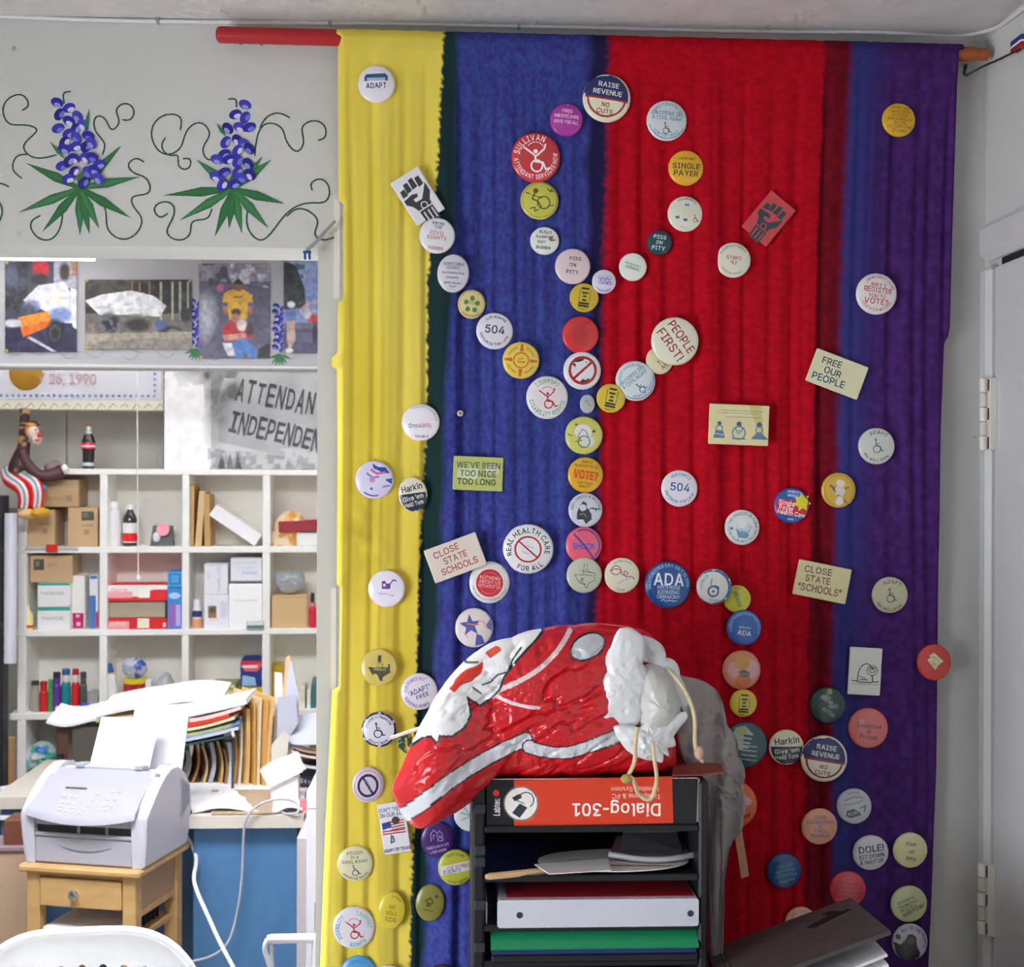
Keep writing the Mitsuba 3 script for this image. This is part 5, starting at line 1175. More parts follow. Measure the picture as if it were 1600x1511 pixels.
# third row: bottles of paint and oddments
for n, (x, y0, w, body, cap, lab) in enumerate(((59, 1062, 14, '#9c968c', '#2a3a34', 'grey paint bottle with a dark cap, first of the row'), (72, 1063, 13, '#c01f28', '#b01a22', 'red paint bottle, second of the row'), (83, 1060, 9, '#3f8a4c', '#2c9a50', 'thin green paint bottle, third of the row'),
        (92, 1049, 13, '#5a2f86', '#2e2028', 'purple paint bottle with a black cap'), (106, 1044, 14, '#147a80', '#2a5c9c', 'teal paint bottle with a blue and white cap'), (121, 1044, 12, '#c81a24', '#a81c20', 'red paint bottle with a white neck and red cap'), (133, 1049, 11, '#44524c', '#4a2e50', 'dark paint bottle with a purple cap'))):
    bottle('paint_bottle', x, y0, w, 3, lab + ' on the fourth shelf board', 'bottle', ([(0, 0), (.95, 0), (1, .03), (1, .62), (.8, .68), (.6, .7), (0, .7)], mat(body, .3, coat=.3)),
           [('neck', [(0, .69), (.8, .69), (.8, .86), (0, .86)], mat('#d8d4cc' if n in (4, 5) else body, .4)), ('cap', [(0, .855), (.84, .855), (.84, .98), (.7, 1), (0, 1)], mat(cap, .35))], dy=.03)
    labels[list(labels)[-1]].setdefault('group', 'paint bottles')
solo('blue_ball', ellip((Xp(136, SHY + .02), SHY + .018, ZT[3] + .0175), .0165, .0165, .0165, 3), mat('#2f55c4', .25), 'small shiny blue ball at the foot of the dark paint bottle', 'ball', smooth=True)
pack('grey_packet', 137, 1085, 157, 3, 'grey packet beside the upright on the fourth shelf board', 'packet', '#9a9a9c', dy=.05)
pack('white_soap_box', 90, 1102, 131, 3, 'small white box lying in front of the paint bottles', 'box', '#e6e4ea', dy=.004, depth=.02)
k = thing('glue_stick', 'white tube with a blue cap leaning against the upright', 'tube')
a, b = P(182, 1109, SHY + .03), P(174, 1053, SHY + .03); a[2] = ZT[3] + .008; dd = (b - a) / np.linalg.norm(b - a)
part(k, 'body', tube([a, b], .018, 16), mat('#e6e4e2', .35), smooth=40); part(k, 'neck', tube([b - dd * .002, b + dd * .008], .013, 16), mat('#d8c070', .35), smooth=40); part(k, 'cap', tube([b + dd * .007, b + dd * .035, b + dd * .04], [.015, .013, .006], 16), mat('#2b4f94', .35), smooth=40)
bottle('red_jar', 210, 1062, 34, 3, 'round red jar with a yellow lid on the fourth shelf board', 'jar', ([(0, 0), (.95, 0), (1, .04), (1, .84), (.9, .9), (0, .9)], mat('#a51c28', .25, coat=.4)), [('lid', [(0, .86), (1.05, .86), (1.05, 1), (0, 1)], mat('#d8c61c', .35)), ('white_label', [(1, .12), (1.008, .12), (1.008, .4), (1, .4)], mat('#d87f84', .4))], dy=.02)
m, q = pillow([(193, 1061), (197, 1046), (210, 1043), (224, 1046), (232, 1061)], (212, 1054), SHY + .05, .03, .03, 8, 40, .006, 6)
zj = max(scene_v[:, 2].max() for scene_v in [meshkit.WRITTEN[scene[k_]['filename']][0] for k_ in scene if k_.startswith('red_jar__')])
m.vertices[:, 2] += zj + .001 - m.vertices[:, 2].min()
col = np.where((q[:, :1] > 214) & (meshkit.noise(np.c_[q / 6, q[:, :1] * 0], 5)[:, None] > .4), lin('#3458b0'), lin('#b9bccc'))
solo('plastic_packet', m, VCB, 'blue and white plastic packet on the lid of the red jar', 'packet', smooth=True, color=col)
pack('white_stick', 229, 1063, 238, 3, 'slim white box standing beside the red jar', 'box', '#e4e4e6', dy=.03, depth=.05)
m, q = pillow([(241, 1108), (243, 1085), (252, 1070), (264, 1060), (272, 1075), (280, 1095), (280, 1108)], (260, 1092), SHY + .08, .05, .05, 10, 44, .012, 7)
m.vertices[:, 2] += ZT[3] + .001 - m.vertices[:, 2].min()
solo('crumpled_bag', m, mat('#b4b6bc', .18, coat=.5), 'crumpled clear bag beside the slim white box', 'bag', smooth=40)
zb_ = ZT[3]
for x0, x1, h, c, lab, dy in ((324, 372, 7, '#e2e0de', 'white book at the bottom of a small stack', .02), (326, 368, 13, '#b52a48', 'pink and red book in the middle of a small stack', .03), (334, 373, 10, '#a6a81e', 'yellow-green book on top of a small stack', .02), (333, 371, 7, '#8a8c44', 'thin olive book lying on the yellow-green one', .06)):
    Y = SHY + dy
    k = thing('stacked_book', lab, 'book', 'books stacked in one compartment')
    z1 = zb_ + h * PXM
    part(k, 'cover', cbox(Xp(x0, Y), Xp(x1, Y), Y, Y + .16, zb_ + .0006, z1, .001), mat(c, .45))
    part(k, 'pages', cbox(Xp(x0, Y) + .006, Xp(x1, Y) - .006, Y - .0006, Y + .01, zb_ + .0035, z1 - .003, .0003), mat('#d9d2c4' if h != 13 else '#d88a9c', .6))
    zb_ = z1
z1 = pack('striped_box', 378, 1074, 411, 3, 'small red, white and yellow box under the blue and red carton', 'box', '#c9b41c', dy=.03, prints=lambda g: (rc(g, 378, 1085, 390, 1108, '#c02c24'), rc(g, 380, 1076, 388, 1085, '#e2dfe0'), rc(g, 391, 1080, 401, 1090, '#4a5078')))
pack('blue_red_carton', 376, 1034, 410, 3, 'blue and red carton on top of the striped box', 'box', '#22307c', base=z1 + .0008, prints=lambda g: (rc(g, 376, 1034, 410, 1040, '#c81e24'), g.poly([(376, -1040), (410, -1038), (402, -1051), (382, -1050)], '#d8566a'), rc(g, 378, 1041, 402, 1045, '#e0d6e0'), g.poly([(378, -1056), (398, -1060), (400, -1073), (378, -1073)], '#8fb4d8')))
pack('yellow_box', 425, 1040, 445, 3, 'yellow box at the back of the compartment by the pier', 'box', '#c9a92c', dy=.12, depth=.1)
for n, (x0, x1, y0, c) in enumerate(((470, 477, 1078, '#dcd8c0'), (480, 486, 1083, '#e4e6e4'), (487, 494, 1070, '#3d6f70'))):
    pack('thin_booklet', x0, y0, x1, 3, ('cream', 'white', 'teal')[n] + ' thin booklet standing by the pier on the fourth shelf board', 'booklet', c, dy=.02)
# lower row, behind the papers
m, q = pillow([(44, 1182), (46, 1158), (58, 1146), (76, 1140), (88, 1148), (94, 1165), (92, 1182)], (69, 1164), SHY + .06, .05, .05, 10, 48, .010, 8)
n_ = meshkit.noise(np.c_[q / 10, q[:, :1] * 0], 8)[:, None]
col = np.where(n_ > .6, lin('#2a62c0'), np.where(n_ > .42, lin('#3fa489'), lin('#b8c4c8')))
m.vertices[:, 2] += ZT[4] + .06 - m.vertices[:, 2].min()
solo('plastic_bag', m, VCB, 'crumpled blue and green plastic bag in the low left compartment', 'bag', smooth=True, color=col)
pack('dark_carton', 46, 1181, 98, 4, 'dark carton under the plastic bag, low left compartment', 'box', '#3a2c34', dy=.03)
pack('brown_carton', 95, 1130, 113, 4, 'narrow brown carton behind the fax machine', 'box', '#6d4f3e', dy=.10)
pack('brown_carton', 484, 1130, 500, 4, 'narrow brown carton by the pier', 'box', '#7a5a44', dy=.02)
# ---- on top of the shelves
bottle('soda_bottle', 139, 664, 21, 0, 'small glass cola bottle with a red label standing on top of the shelves', 'bottle',
       ([(0, 0), (.8, 0), (.86, .03), (.78, .12), (.84, .26), (.86, .38), (1, .46), (1, .58), (.84, .68), (.5, .80), (.36, .90), (0, .90)], mat('#1c1418', .12, coat=1.0)),
       [('neck', [(.52, .795), (.40, .87), (.36, .96), (0, .96)], mat('#b8c8bc', .15, coat=.6)), ('label', [(1.0, .45), (1.015, .455), (1.015, .585), (1.0, .59)], mat('#d0304a', .4)), ('label_script', [(1.016, .49), (1.02, .49), (1.02, .53), (1.016, .53)], mat('#f0e0e4', .4)), ('cap', [(0, .955), (.4, .955), (.44, .985), (.3, 1), (0, 1)], mat('#b8584c', .4)), ('mark', [(.84, .06), (.86, .07), (.83, .14), (.80, .14)], mat('#c8c8d0', .3))], dy=.04)
# black and white poster
PY = SHY + .022
cv = Canvas(257, 560, 540, 733, '#e9e9ec', 1.0, 40)
cv.poly([(257, 560), (540, 560), (540, 600), (350, 590), (335, 640), (300, 600)], '#8a8b8e'); cv.blotch('#5c5d60', 26, .45, .62, .8, (257, 560, 372, 606)); cv.blotch('#3c3d40', 12, .5, .65, .7, (310, 575, 372, 640))
cv.ell(285, 655, 36, 66, '#fcfcfd', 1, .5); cv.poly([(257, 610), (318, 600), (325, 733), (257, 733)], '#f4f4f6', .8)
cv.poly([(375, 574), (545, 590), (545, 742), (440, 712), (340, 690), (345, 640)], '#c4c5c8'); cv.blotch('#dcdde0', 40, .35, .65, .8, (345, 580, 540, 733))
cv.ell(342, 640, 14, 40, '#77787c', .8, .6); cv.ell(330, 660, 10, 30, '#9c9da0', .7, .6); cv.ell(362, 612, 12, 16, '#4c4d50', .8, .4)
cv.poly([(325, 700), (440, 712), (545, 742), (545, 745), (325, 745)], '#b0b1b6'); cv.blotch('#f0f0f2', 9, .5, .6, .8, (325, 700, 540, 733))
for x in (345, 358, 370): cv.poly([(x - 5, 733), (x + 1, 708), (x + 8, 733)], '#55565a')
cv.blotch('#d4d4d8', 14, .4, .7, .35)
k = thing('sign_poster', 'black and white poster of a hand lettered protest sign standing on the shelves', 'poster')
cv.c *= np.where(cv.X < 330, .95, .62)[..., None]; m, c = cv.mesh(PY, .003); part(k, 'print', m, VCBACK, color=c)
part(k, 'edge', cbox(Xp(255.6, PY), Xp(257, PY), PY - .003, PY + .006, Zp(733, PY), Zp(562, PY), .0006), mat('#2c3350', .5))
g = Print(); kk = '#33353a'
for s, x0, y0, dx, dy_, h, rt in (('ATTENDANT', 376, 609, 15.6, 4.6, 34, -6), ('INDEPENDENT', 366, 659, 14.2, 5.2, 32, -8)):
    for n, ch in enumerate(s):
        g.text(ch, x0 + n * dx, -(y0 + n * dy_ * .62), h * (1 + .08 * math.sin(n * 2.3)), kk, rt + 5 * math.sin(n * 3.1) - 6, width=12.5, bold=True)
m, c = g.build(facing(0, 0, PY - .0015)); part(k, 'lettering', m, VCBACK, color=c)
# paper banner pinned to the fascia
BY = SHY + .028
k = thing('date_banner', 'white paper banner with a date, a gold seal and a border of blue stars', 'banner')
part(k, 'sheet', sheet(P(*np.meshgrid(np.linspace(-200, 253, 40), np.linspace(560, 625, 8)), BY), .0012), mat('#cfcfd9', .5))
g = Print()
for x in range(-190, 246, 9): g.star(x, -619, 3, '#4a5f9c')
for y in range(575, 612, 9): g.star(243, -y, 3, '#4a5f9c')
g.text('JULY 26, 1990', 92, -593, 16, '#b88a8c', width=122, bold=False)
m, c = g.build(facing(0, 0, BY - .001)); part(k, 'lettering', m, VCBACK, color=c)
q = P(46, 586, BY); part(k, 'seal', move(rot(lathe([(0, 0), (.055, 0), (.058, .002), (.055, .004), (.04, .006), (0, .007)], 36), 90, axis=(1, 0, 0)), (q[0], BY - .0008, q[2])), mat('#b5852c', .35, .5), smooth=40)
# pull cord
k = thing('pull_cord', 'thin white pull cord with a bead hanging in front of the shelves', 'cord')
CY = SHY - .05
part(k, 'cord', tube([[P(213.5, 470, CY)[0], CY, CEIL], P(213.5, 470, CY), P(213.5, 640, CY), P(214, 780, CY), P(215, 900, CY)], .0022, 6), mat('#f0eee8', .5), smooth=True)
q = P(215, 903, CY); part(k, 'bead', ellip(q, .008, .008, .010, 2), mat('#f4f4f6', .3), smooth=True)

# ---- the clown sitting on the edge of the shelves
cl = thing('clown_figurine', 'seated clown figurine in striped trousers and yellow shoes on the shelf edge', 'figurine')
YF = SHY - .03
def pxell(x, y, rx, ry, Y, d=None, sub=3): return ellip(P(x, y, Y), rx * PXM, d or min(rx, ry) * PXM, ry * PXM, sub)
part(cl, 'jacket', cat(tube(spline([P(30, 745, YF + .03), P(34, 728, YF + .03), P(40, 705, YF + .03), P(46, 690, YF + .03)], 16), np.interp(np.linspace(0, 1, 16), [0, .3, .7, 1], [15, 15, 11, 6]) * PXM, 16)), procmat('clown_jacket', lambda p, n, uv: mikit.mix(LL('#3a2424'), LL('#8a6a4a'), mikit.smoothstep(.58, .68, mikit.fbm(p.x * 45, p.y * 45, p.z * 30))), .5), smooth=True)
part(cl, 'sleeve', tube(spline([P(38, 705, YF + .01), P(48, 728, YF - .01), P(64, 742, YF - .01), P(85, 742, YF), P(98, 737, YF + .01)], 24), np.interp(np.linspace(0, 1, 24), [0, .5, 1], [7, 8, 11]) * PXM, 14), mat('#4a2c30', .55), smooth=True)
part(cl, 'bundle', cat(pxell(84, 732, 12, 9, YF + .03), pxell(90, 728, 9, 8, YF + .04)), mat('#7c6468', .5), smooth=True)
part(cl, 'hand', pxell(103, 733, 6, 7, YF + .0), mat('#e8e2dc', .5), smooth=True)
part(cl, 'post', tube(spline([P(37, 735, YF + .07), P(40, 700, YF + .07), P(43, 668, YF + .06), P(44, 640, YF + .06)], 18), np.interp(np.linspace(0, 1, 18), [0, .6, 1], [8, 7, 7.5]) * PXM, 10), procmat('clown_post', lambda p, n, uv: mikit.mix(LL('#3c2428'), LL('#a98450'), mikit.smoothstep(.55, .62, mikit.fbm(p.x * 30, p.y * 30, p.z * 40))), .5), smooth=True)
part(cl, 'head', cat(pxell(55, 676, 9, 11, YF + .02), pxell(60, 688, 7, 8, YF + .01)), mat('#ddc4b8', .5), smooth=True)
part(cl, 'hair', cat(pxell(50, 674, 7, 10, YF + .03), pxell(53, 666, 8, 6, YF + .02)), mat('#c47f2c', .6), smooth=True)
part(cl, 'hat', cat(pxell(55, 661, 7, 4, YF + .02), pxell(56, 664, 11, 1.6, YF + .02)), mat('#1c1a1a', .6), smooth=True)
part(cl, 'nose', pxell(64, 680, 3.4, 3.6, YF - .005), mat('#c41f30', .35), smooth=True)
part(cl, 'mouth', pxell(61, 688, 4.5, 1.6, YF - .008), mat('#b83a44', .4), smooth=True)
part(cl, 'eye', cat(pxell(58, 672, 1.2, 1.6, YF - .004, sub=2)), mat('#181416', .3), smooth=True)
for pts in ([(18, 738), (22, 752), (38, 766), (41, 780), (39, 794)], [(34, 738), (46, 750), (58, 762), (60, 776), (58, 792)]):
    s_ = 18
    m = tube(spline([P(x, y, YF + (.05, .0, -.03, -.035, -.03)[n]) for n, (x, y) in enumerate(pts)], 30), np.interp(np.linspace(0, 1, 30), [0, .5, 1], [11, 11, 9]) * PXM, s_)
    j = np.r_[np.tile(np.arange(s_), 30), [0, 0]]
    col = np.array([lin(c_) for c_ in ('#d01f2a', '#d01f2a', '#ecebec', '#2c5f74', '#ecebec', '#d01f2a')])[j % 6]
    part(cl, 'trouser_leg', m, VCBACK, smooth=True, color=col)
for x, y, c in ((44, 803, '#d8b27a'), (64, 801, '#cf9a24')):
    part(cl, 'shoe', cat(pxell(x, y, 13, 8, YF - .06, 30 * PXM), pxell(x - 3, y - 6, 8, 6, YF - .03)), mat(c, .45), smooth=True)
part(cl, 'cuff', pxell(69, 762, 6, 5, YF - .01), mat('#2f86b4', .5), smooth=True)

# ---- to the left of the shelving
XF[0] = None
k = thing('poster_tube', 'upright grey-white cardboard tube left of the shelves', 'tube')
TA, TB = P(16, 1036, SHY - .175), P(17, 802, SHY - .175); TA[0] = TB[0]
part(k, 'tube', tube([TA, TB], 9 * PXM, 20), mat('#c9cad6', .45), smooth=40)
for f_ in (.25, .75):
    zc_ = TA[2] * (1 - f_) + TB[2] * f_
    part(k, 'holder', cbox(Xp(0, SHY - .15), TA[0], SHY - .158, SHY - .1545, zc_ - .01, zc_ + .01, .0006), mat('#2a2b31', .5))
k = thing('metal_cabinet', 'dark metal cabinet at the left edge behind the fax machine', 'cabinet')
part(k, 'body', cbox(Xp(-150, SHY - .15), Xp(5, SHY - .15), SHY - .15, SHY - .085, 0, Zp(775, SHY - .15), .004), mat('#1c1d24', .5))
part(k, 'panel', cbox(Xp(-140, SHY - .15), Xp(-2, SHY - .15), SHY - .154, SHY - .149, .2, Zp(790, SHY - .1), .001), mat('#34363f', .4))
k = thing('wooden_board', 'tan board standing left of the lowest shelves', 'board')
part(k, 'plank', cbox(Xp(9, SHY - .06), Xp(24, SHY - .06), SHY - .082, SHY - .05, 0.0, Zp(1150, SHY - .06), .002), mat('#b0875a', .6))

# ---- colour photographs pinned to the beam
def photo(x0, y0, x1, y1, label, draw, seed):
    k = thing('photograph', label, 'photograph', 'photographs pinned in a row on the beam')
    cv = Canvas(x0, y0, x1, y1, '#6a6570', 0.9, seed); draw(cv)
    nz_ = meshkit.fbm(np.stack([cv.X / 5, cv.Y / 5, cv.X * 0], -1), 3, seed + 3); cv.c = np.clip(cv.c * (.55 + .9 * nz_)[..., None], 0, 1)
    m, c = cv.mesh(SOF - .0065, .0008); part(k, 'print', m, VCBACK, color=c)
    for x, y in ((x0 + 3, y0 + 2), (x1 - 3, y0 + 2), (x0 + 3, y1 - 2)):
        q = P(x, y, SOF - .0075); part(k, 'pin', ellip(q, .0045, .004, .0045, 1), mat('#d8b82c', .35))
    return k
def d(c):
    c.rect(8, 408, 120, 550, '#3a3a4e'); c.rect(8, 408, 44, 500, '#23232c'); c.blotch('#3f4458', 9, .5, .6, .8, (8, 408, 44, 500)); c.ell(18, 430, 10, 18, '#4c5570'); c.ell(64, 420, 12, 14, '#c01e34'); c.ell(62, 436, 12, 9, '#1c1c24'); c.rect(84, 408, 120, 450, '#a9a8b8'); c.ell(101, 425, 8, 14, '#3a2a2c'); c.rect(112, 408, 120, 430, '#b07a68')
    c.poly([(36, 470), (60, 446), (100, 440), (118, 470), (118, 515), (95, 500), (50, 475)], '#dcdce8'); c.ell(90, 465, 14, 14, '#f0e4e0'); c.ell(50, 478, 13, 9, '#7c86b0'); c.ell(95, 492, 18, 12, '#7f94c8'); c.ell(44, 485, 12, 10, '#4a4c60')
    c.rect(8, 505, 120, 550, '#2c2a48'); c.blotch('#3e3a60', 12, .45, .65, .7, (8, 505, 120, 550)); c.poly([(28, 496), (76, 486), (82, 508), (36, 527)], '#e08a28'); c.poly([(32, 512), (79, 500), (81, 508), (36, 527)], '#dc6a24'); c.ell(20, 505, 14, 6, '#c9ccd8'); c.ell(87, 517, 14, 18, '#16161e'); c.ell(86, 520, 9, 13, '#4c4c58'); c.ell(86, 521, 6, 9, '#22222c'); c.poly([(42, 528), (48, 526), (90, 550), (82, 550)], '#b9bac8'); c.poly([(110, 450), (120, 452), (120, 515), (113, 510)], '#e8e8f0')
photo(8, 409, 120, 550, 'photograph of white cloth and an orange box beside a wheel, leftmost of the row', d, 50)
def d(c):
    c.rect(133, 437, 300, 546, '#28242a'); c.blotch('#4a4436', 10, .45, .65, .8, (133, 437, 300, 480)); c.rect(133, 490, 300, 546, '#6c6660'); c.blotch('#8c8478', 16, .4, .7, .9, (133, 505, 300, 546))
    for x in (205, 217, 232, 250, 268, 280, 292): c.rect(x, 440, x + 3, 500, '#8a6a44' if x < 240 else '#a8a898')
    c.poly([(133, 470), (160, 460), (205, 454), (240, 462), (260, 478), (250, 495), (200, 492), (155, 492)], '#e6e6ea'); c.blotch('#b8bcc4', 14, .5, .7, .6, (150, 475, 250, 496)); c.ell(172, 505, 14, 16, '#23252e'); c.blotch('#70747c', 6, .55, .65, .8, (155, 490, 235, 522)); c.ell(215, 508, 20, 10, '#2c2c30'); c.ell(266, 520, 18, 11, '#24262c'); c.ell(271, 522, 10, 8, '#808088'); c.ell(271, 522, 5, 4, '#2a2a30'); c.ell(290, 492, 9, 12, '#26262e'); c.ell(250, 508, 9, 7, '#4c64a0'); c.poly([(133, 522), (300, 518), (300, 528), (220, 533), (133, 545)], '#a39a8c'); c.poly([(150, 535), (220, 528), (300, 530), (300, 546), (140, 546)], '#8c857c')
photo(133, 437, 300, 546, 'wide photograph of parked machines before a white canopy, second of the row', d, 60)
def d(c):
    c.rect(311, 412, 422, 560, '#5a586c'); c.rect(311, 412, 422, 440, '#8a8498'); c.blotch('#c8c6d2', 9, .5, .65, .9, (360, 412, 422, 450)); c.blotch('#3c384a', 10, .5, .62, .9, (311, 412, 360, 465)); c.poly([(311, 462), (340, 445), (400, 445), (422, 462), (422, 560), (311, 560)], '#55536a'); c.blotch('#6a6880', 22, .4, .7, .8, (311, 470, 422, 560)); c.ell(322, 490, 14, 26, '#c8cad8', .7, .6); c.ell(318, 520, 10, 14, '#a8aabc', .6, .6); c.ell(345, 450, 6, 6, '#b05a78')
    c.poly([(350, 458), (362, 452), (380, 452), (394, 460), (396, 480), (388, 482), (386, 500), (358, 500), (355, 480), (347, 478)], '#d8a634'); c.ell(372, 447, 8, 8, '#7a4c3c'); c.poly([(363, 444), (372, 434), (382, 444)], '#22202c'); c.rect(365, 462, 380, 466, '#8a6a2c'); c.ell(352, 482, 4, 10, '#a8705a'); c.ell(391, 482, 4, 10, '#a8705a'); c.rect(348, 473, 355, 479, '#3a54a0'); c.rect(388, 473, 395, 479, '#3a54a0')
    c.ell(369, 488, 8, 6, '#26222c'); c.ell(368, 498, 6, 8, '#b8786a'); c.poly([(347, 512), (360, 502), (378, 504), (392, 515), (397, 528), (378, 530), (362, 534), (348, 532)], '#b81f2e'); c.ell(378, 508, 8, 9, '#ecd8d4'); c.ell(390, 515, 6, 10, '#4a2c34'); c.poly([(346, 524), (384, 520), (386, 527), (352, 533)], '#c89080'); c.poly([(362, 533), (382, 528), (400, 545), (402, 560), (390, 560), (378, 545), (380, 560), (368, 560)], '#4a7ac0'); c.poly([(347, 536), (362, 536), (368, 556), (356, 556)], '#d0d2e0'); c.poly([(404, 545), (422, 535), (422, 560), (402, 560)], '#1c1a26')
photo(311, 412, 422, 560, 'photograph of one person in yellow behind a seated person in red, third of the row', d, 70)
def d(c):
    c.rect(443, 406, 560, 552, '#8496c8'); c.ell(470, 420, 30, 20, '#9cacd8'); c.poly([(443, 406), (462, 415), (476, 450), (478, 480), (443, 485)], '#262c2e'); c.blotch('#3c4644', 8, .5, .65, .8, (443, 406, 476, 484)); c.blotch('#c8a8b8', 6, .5, .6, .9, (468, 470, 560, 508)); c.ell(490, 500, 10, 9, '#c03840'); c.ell(480, 490, 6, 8, '#d8d0dc'); c.rect(443, 512, 560, 552, '#4c4868'); c.rect(443, 504, 560, 514, '#6a6680'); c.poly([(455, 522), (495, 518), (495, 535), (455, 535)], '#5c5878'); c.ell(492, 522, 4, 16, '#1c1a28')
    c.ell(455, 476, 6, 5, '#e0e0ea'); c.poly([(445, 484), (462, 482), (464, 500), (448, 502)], '#6a7cb8'); c.poly([(448, 502), (460, 500), (462, 530), (452, 548), (448, 530)], '#c0a098'); c.ell(452, 548, 6, 4, '#e0dce4')
photo(443, 406, 560, 552, 'photograph of a person in a cap on a street, last of the row', d, 80)

# ================================================================ the desk and its papers
PAPER = mat('#f1f1f3', .55)
DY = 3.75
DZ = float(P(390, 1275, DY)[2])
dk = thing('desk', 'desk with a pale top and a blue front panel behind the fax stand', 'desk')
xa, xb, xm = Xp(-60, DY), Xp(476, DY), Xp(297, DY)
YM = DY + .24
m = trimesh.creation.extrude_polygon(Polygon([(xm, DY), (xb, DY), (xb, DY + .78), (xa, DY + .78), (xa, YM), (xm, YM)]), .034); m.apply_translation((0, 0, DZ - .034))
part(dk, 'top', m, mat('#c9c1b6', .45))
part(dk, 'front_panel', cbox(xm + .004, Xp(466, DY + .04), DY + .04, DY + .06, .05, DZ - .034, .002), procmat('blue_laminate', lambda p, n, uv: mikit.mix(LL('#44719f'), LL('#4f7caa'), mikit.fbm(p.x * 40, p.y * 40, p.z * 25)), .5))
part(dk, 'side_panel', cbox(xa + .02, xm, YM + .03, YM + .05, .05, DZ - .034, .002), mat('#3f6288', .5))
for x in (xa + .02, xb - .05):
    part(dk, 'leg', cbox(x, x + .03, (YM if x < xm else DY) + .06, DY + .74, 0, DZ - .034, .002), mat('#33404f', .5))
# white filing cabinet right of the desk
fc = thing('filing_cabinet', 'white filing cabinet between the desk and the pier', 'cabinet')
FY = 3.45
q = pxbox(478, 1236, 545, 1700, FY, .45, .004); z = q.vertices[:, 2]; q.vertices[:, 2] = np.where(z < z.mean(), z - z.min(), z); part(fc, 'body', q, mat('#dcdce4', .4))
q = pxbox(463, 1308, 480, 1700, FY + .02, .40, .004); z = q.vertices[:, 2]; q.vertices[:, 2] = np.where(z < z.mean(), z - z.min(), z); part(fc, 'side_panel', q, mat('#b4adb0', .5))
part(fc, 'seam', pxbox(479, 1263, 500, 1264.5, FY - .0008, .001, .0002), mat('#8c8c94', .5))
part(fc, 'pull', pxbox(491, 1410, 493, 1455, FY - .003, .004, .0006), mat('#a4a4b8', .4))
k = thing('grab_bar', 'white metal bar bracket sticking out at the foot of the pier', 'bracket')
GY = 2.9
def band(pts, w, t):
    return tube(pts, w, 10)
part(k, 'bar', tube([P(418, 1468, GY), P(424, 1467, GY), P(488, 1466, GY), P(495, 1466, GY)], [.009, .0105, .0105, .009], 12), mat('#dcdce4', .3), smooth=40)
part(k, 'leg', tube(spline([P(418, 1468, GY), P(414, 1480, GY), P(419, 1500, GY), P(425, 1530, GY), P(430, 1600, GY)], 20), .0062, 10), mat('#d4d4de', .3), smooth=True)
part(k, 'brace', tube([P(424, 1476, GY), P(427, 1530, GY)], .004, 8), mat('#c4c4d0', .3), smooth=40)
part(k, 'post', tube([P(495, 1466, GY), [P(495, 1466, GY)[0], GY, .01]], .011, 12), mat('#d4d4de', .3), smooth=40)
part(k, 'foot', cbox(P(418, 1468, GY)[0] - .02, P(495, 1466, GY)[0] + .02, GY - .02, GY + .02, 0, .02, .004), mat('#d4d4de', .3))
part(k, 'lower_leg', tube([P(430, 1600, GY), [P(432, 1700, GY)[0], GY, .01]], .0062, 10), mat('#d4d4de', .3), smooth=40)

def curl(pts_px, Y0, Y1, n=14, lift=0.0):
    """A sheet hanging between the front edge (pixels at depth Y0) and the back edge (pixels at depth Y1)."""
    f_, b_ = pts_px
    f_, b_ = spline(P(np.array(f_)[:, 0], np.array(f_)[:, 1], Y0), n), spline(P(np.array(b_)[:, 0], np.array(b_)[:, 1], Y1), n)
    t = np.linspace(0, 1, 10)[:, None, None]
    return f_[None] * (1 - t) + b_[None] * t
LIFT = [0.0]
def leaf(name, G, c, label, cat_='paper', group=None, thick=.0012):
    G = G.copy(); G[..., 2] = np.maximum(G[..., 2], DZ + thick / 2 + .0008 + LIFT[0]); LIFT[0] += .0015
    return solo(name, sheet(G, thick), mat(c, .55), label, cat_, group, smooth=40)
# flat papers on the front of the desk
G = curl(([(300, 1271), (340, 1262), (395, 1268), (440, 1272)], [(290, 1250), (345, 1226), (400, 1232), (455, 1248)]), DY + .03, DY + .40)
leaf('loose_paper', G, '#e2e2e4', 'broad white paper sheets spread on the front of the desk', group=None, thick=.004)
G = curl(([(330, 1277), (380, 1277), (430, 1272)], [(330, 1262), (380, 1262), (450, 1252)]), DY + .01, DY + .3)
leaf('brown_envelope', G, '#a8947c', 'brown envelope under the white papers on the front of the desk', 'envelope', thick=.003)
G = curl(([(425, 1276), (450, 1262), (472, 1266)], [(430, 1250), (455, 1238), (478, 1244)]), DY + .02, DY + .3)
leaf('loose_paper', G, '#ececf0', 'curled paper at the right end of the desk', thick=.002)
q = pxbox(468, 1250, 480, 1277, DY + .05, .02, .001); solo('pink_note', q, mat('#d8737c', .5), 'pink note standing by the white cabinet', 'note')

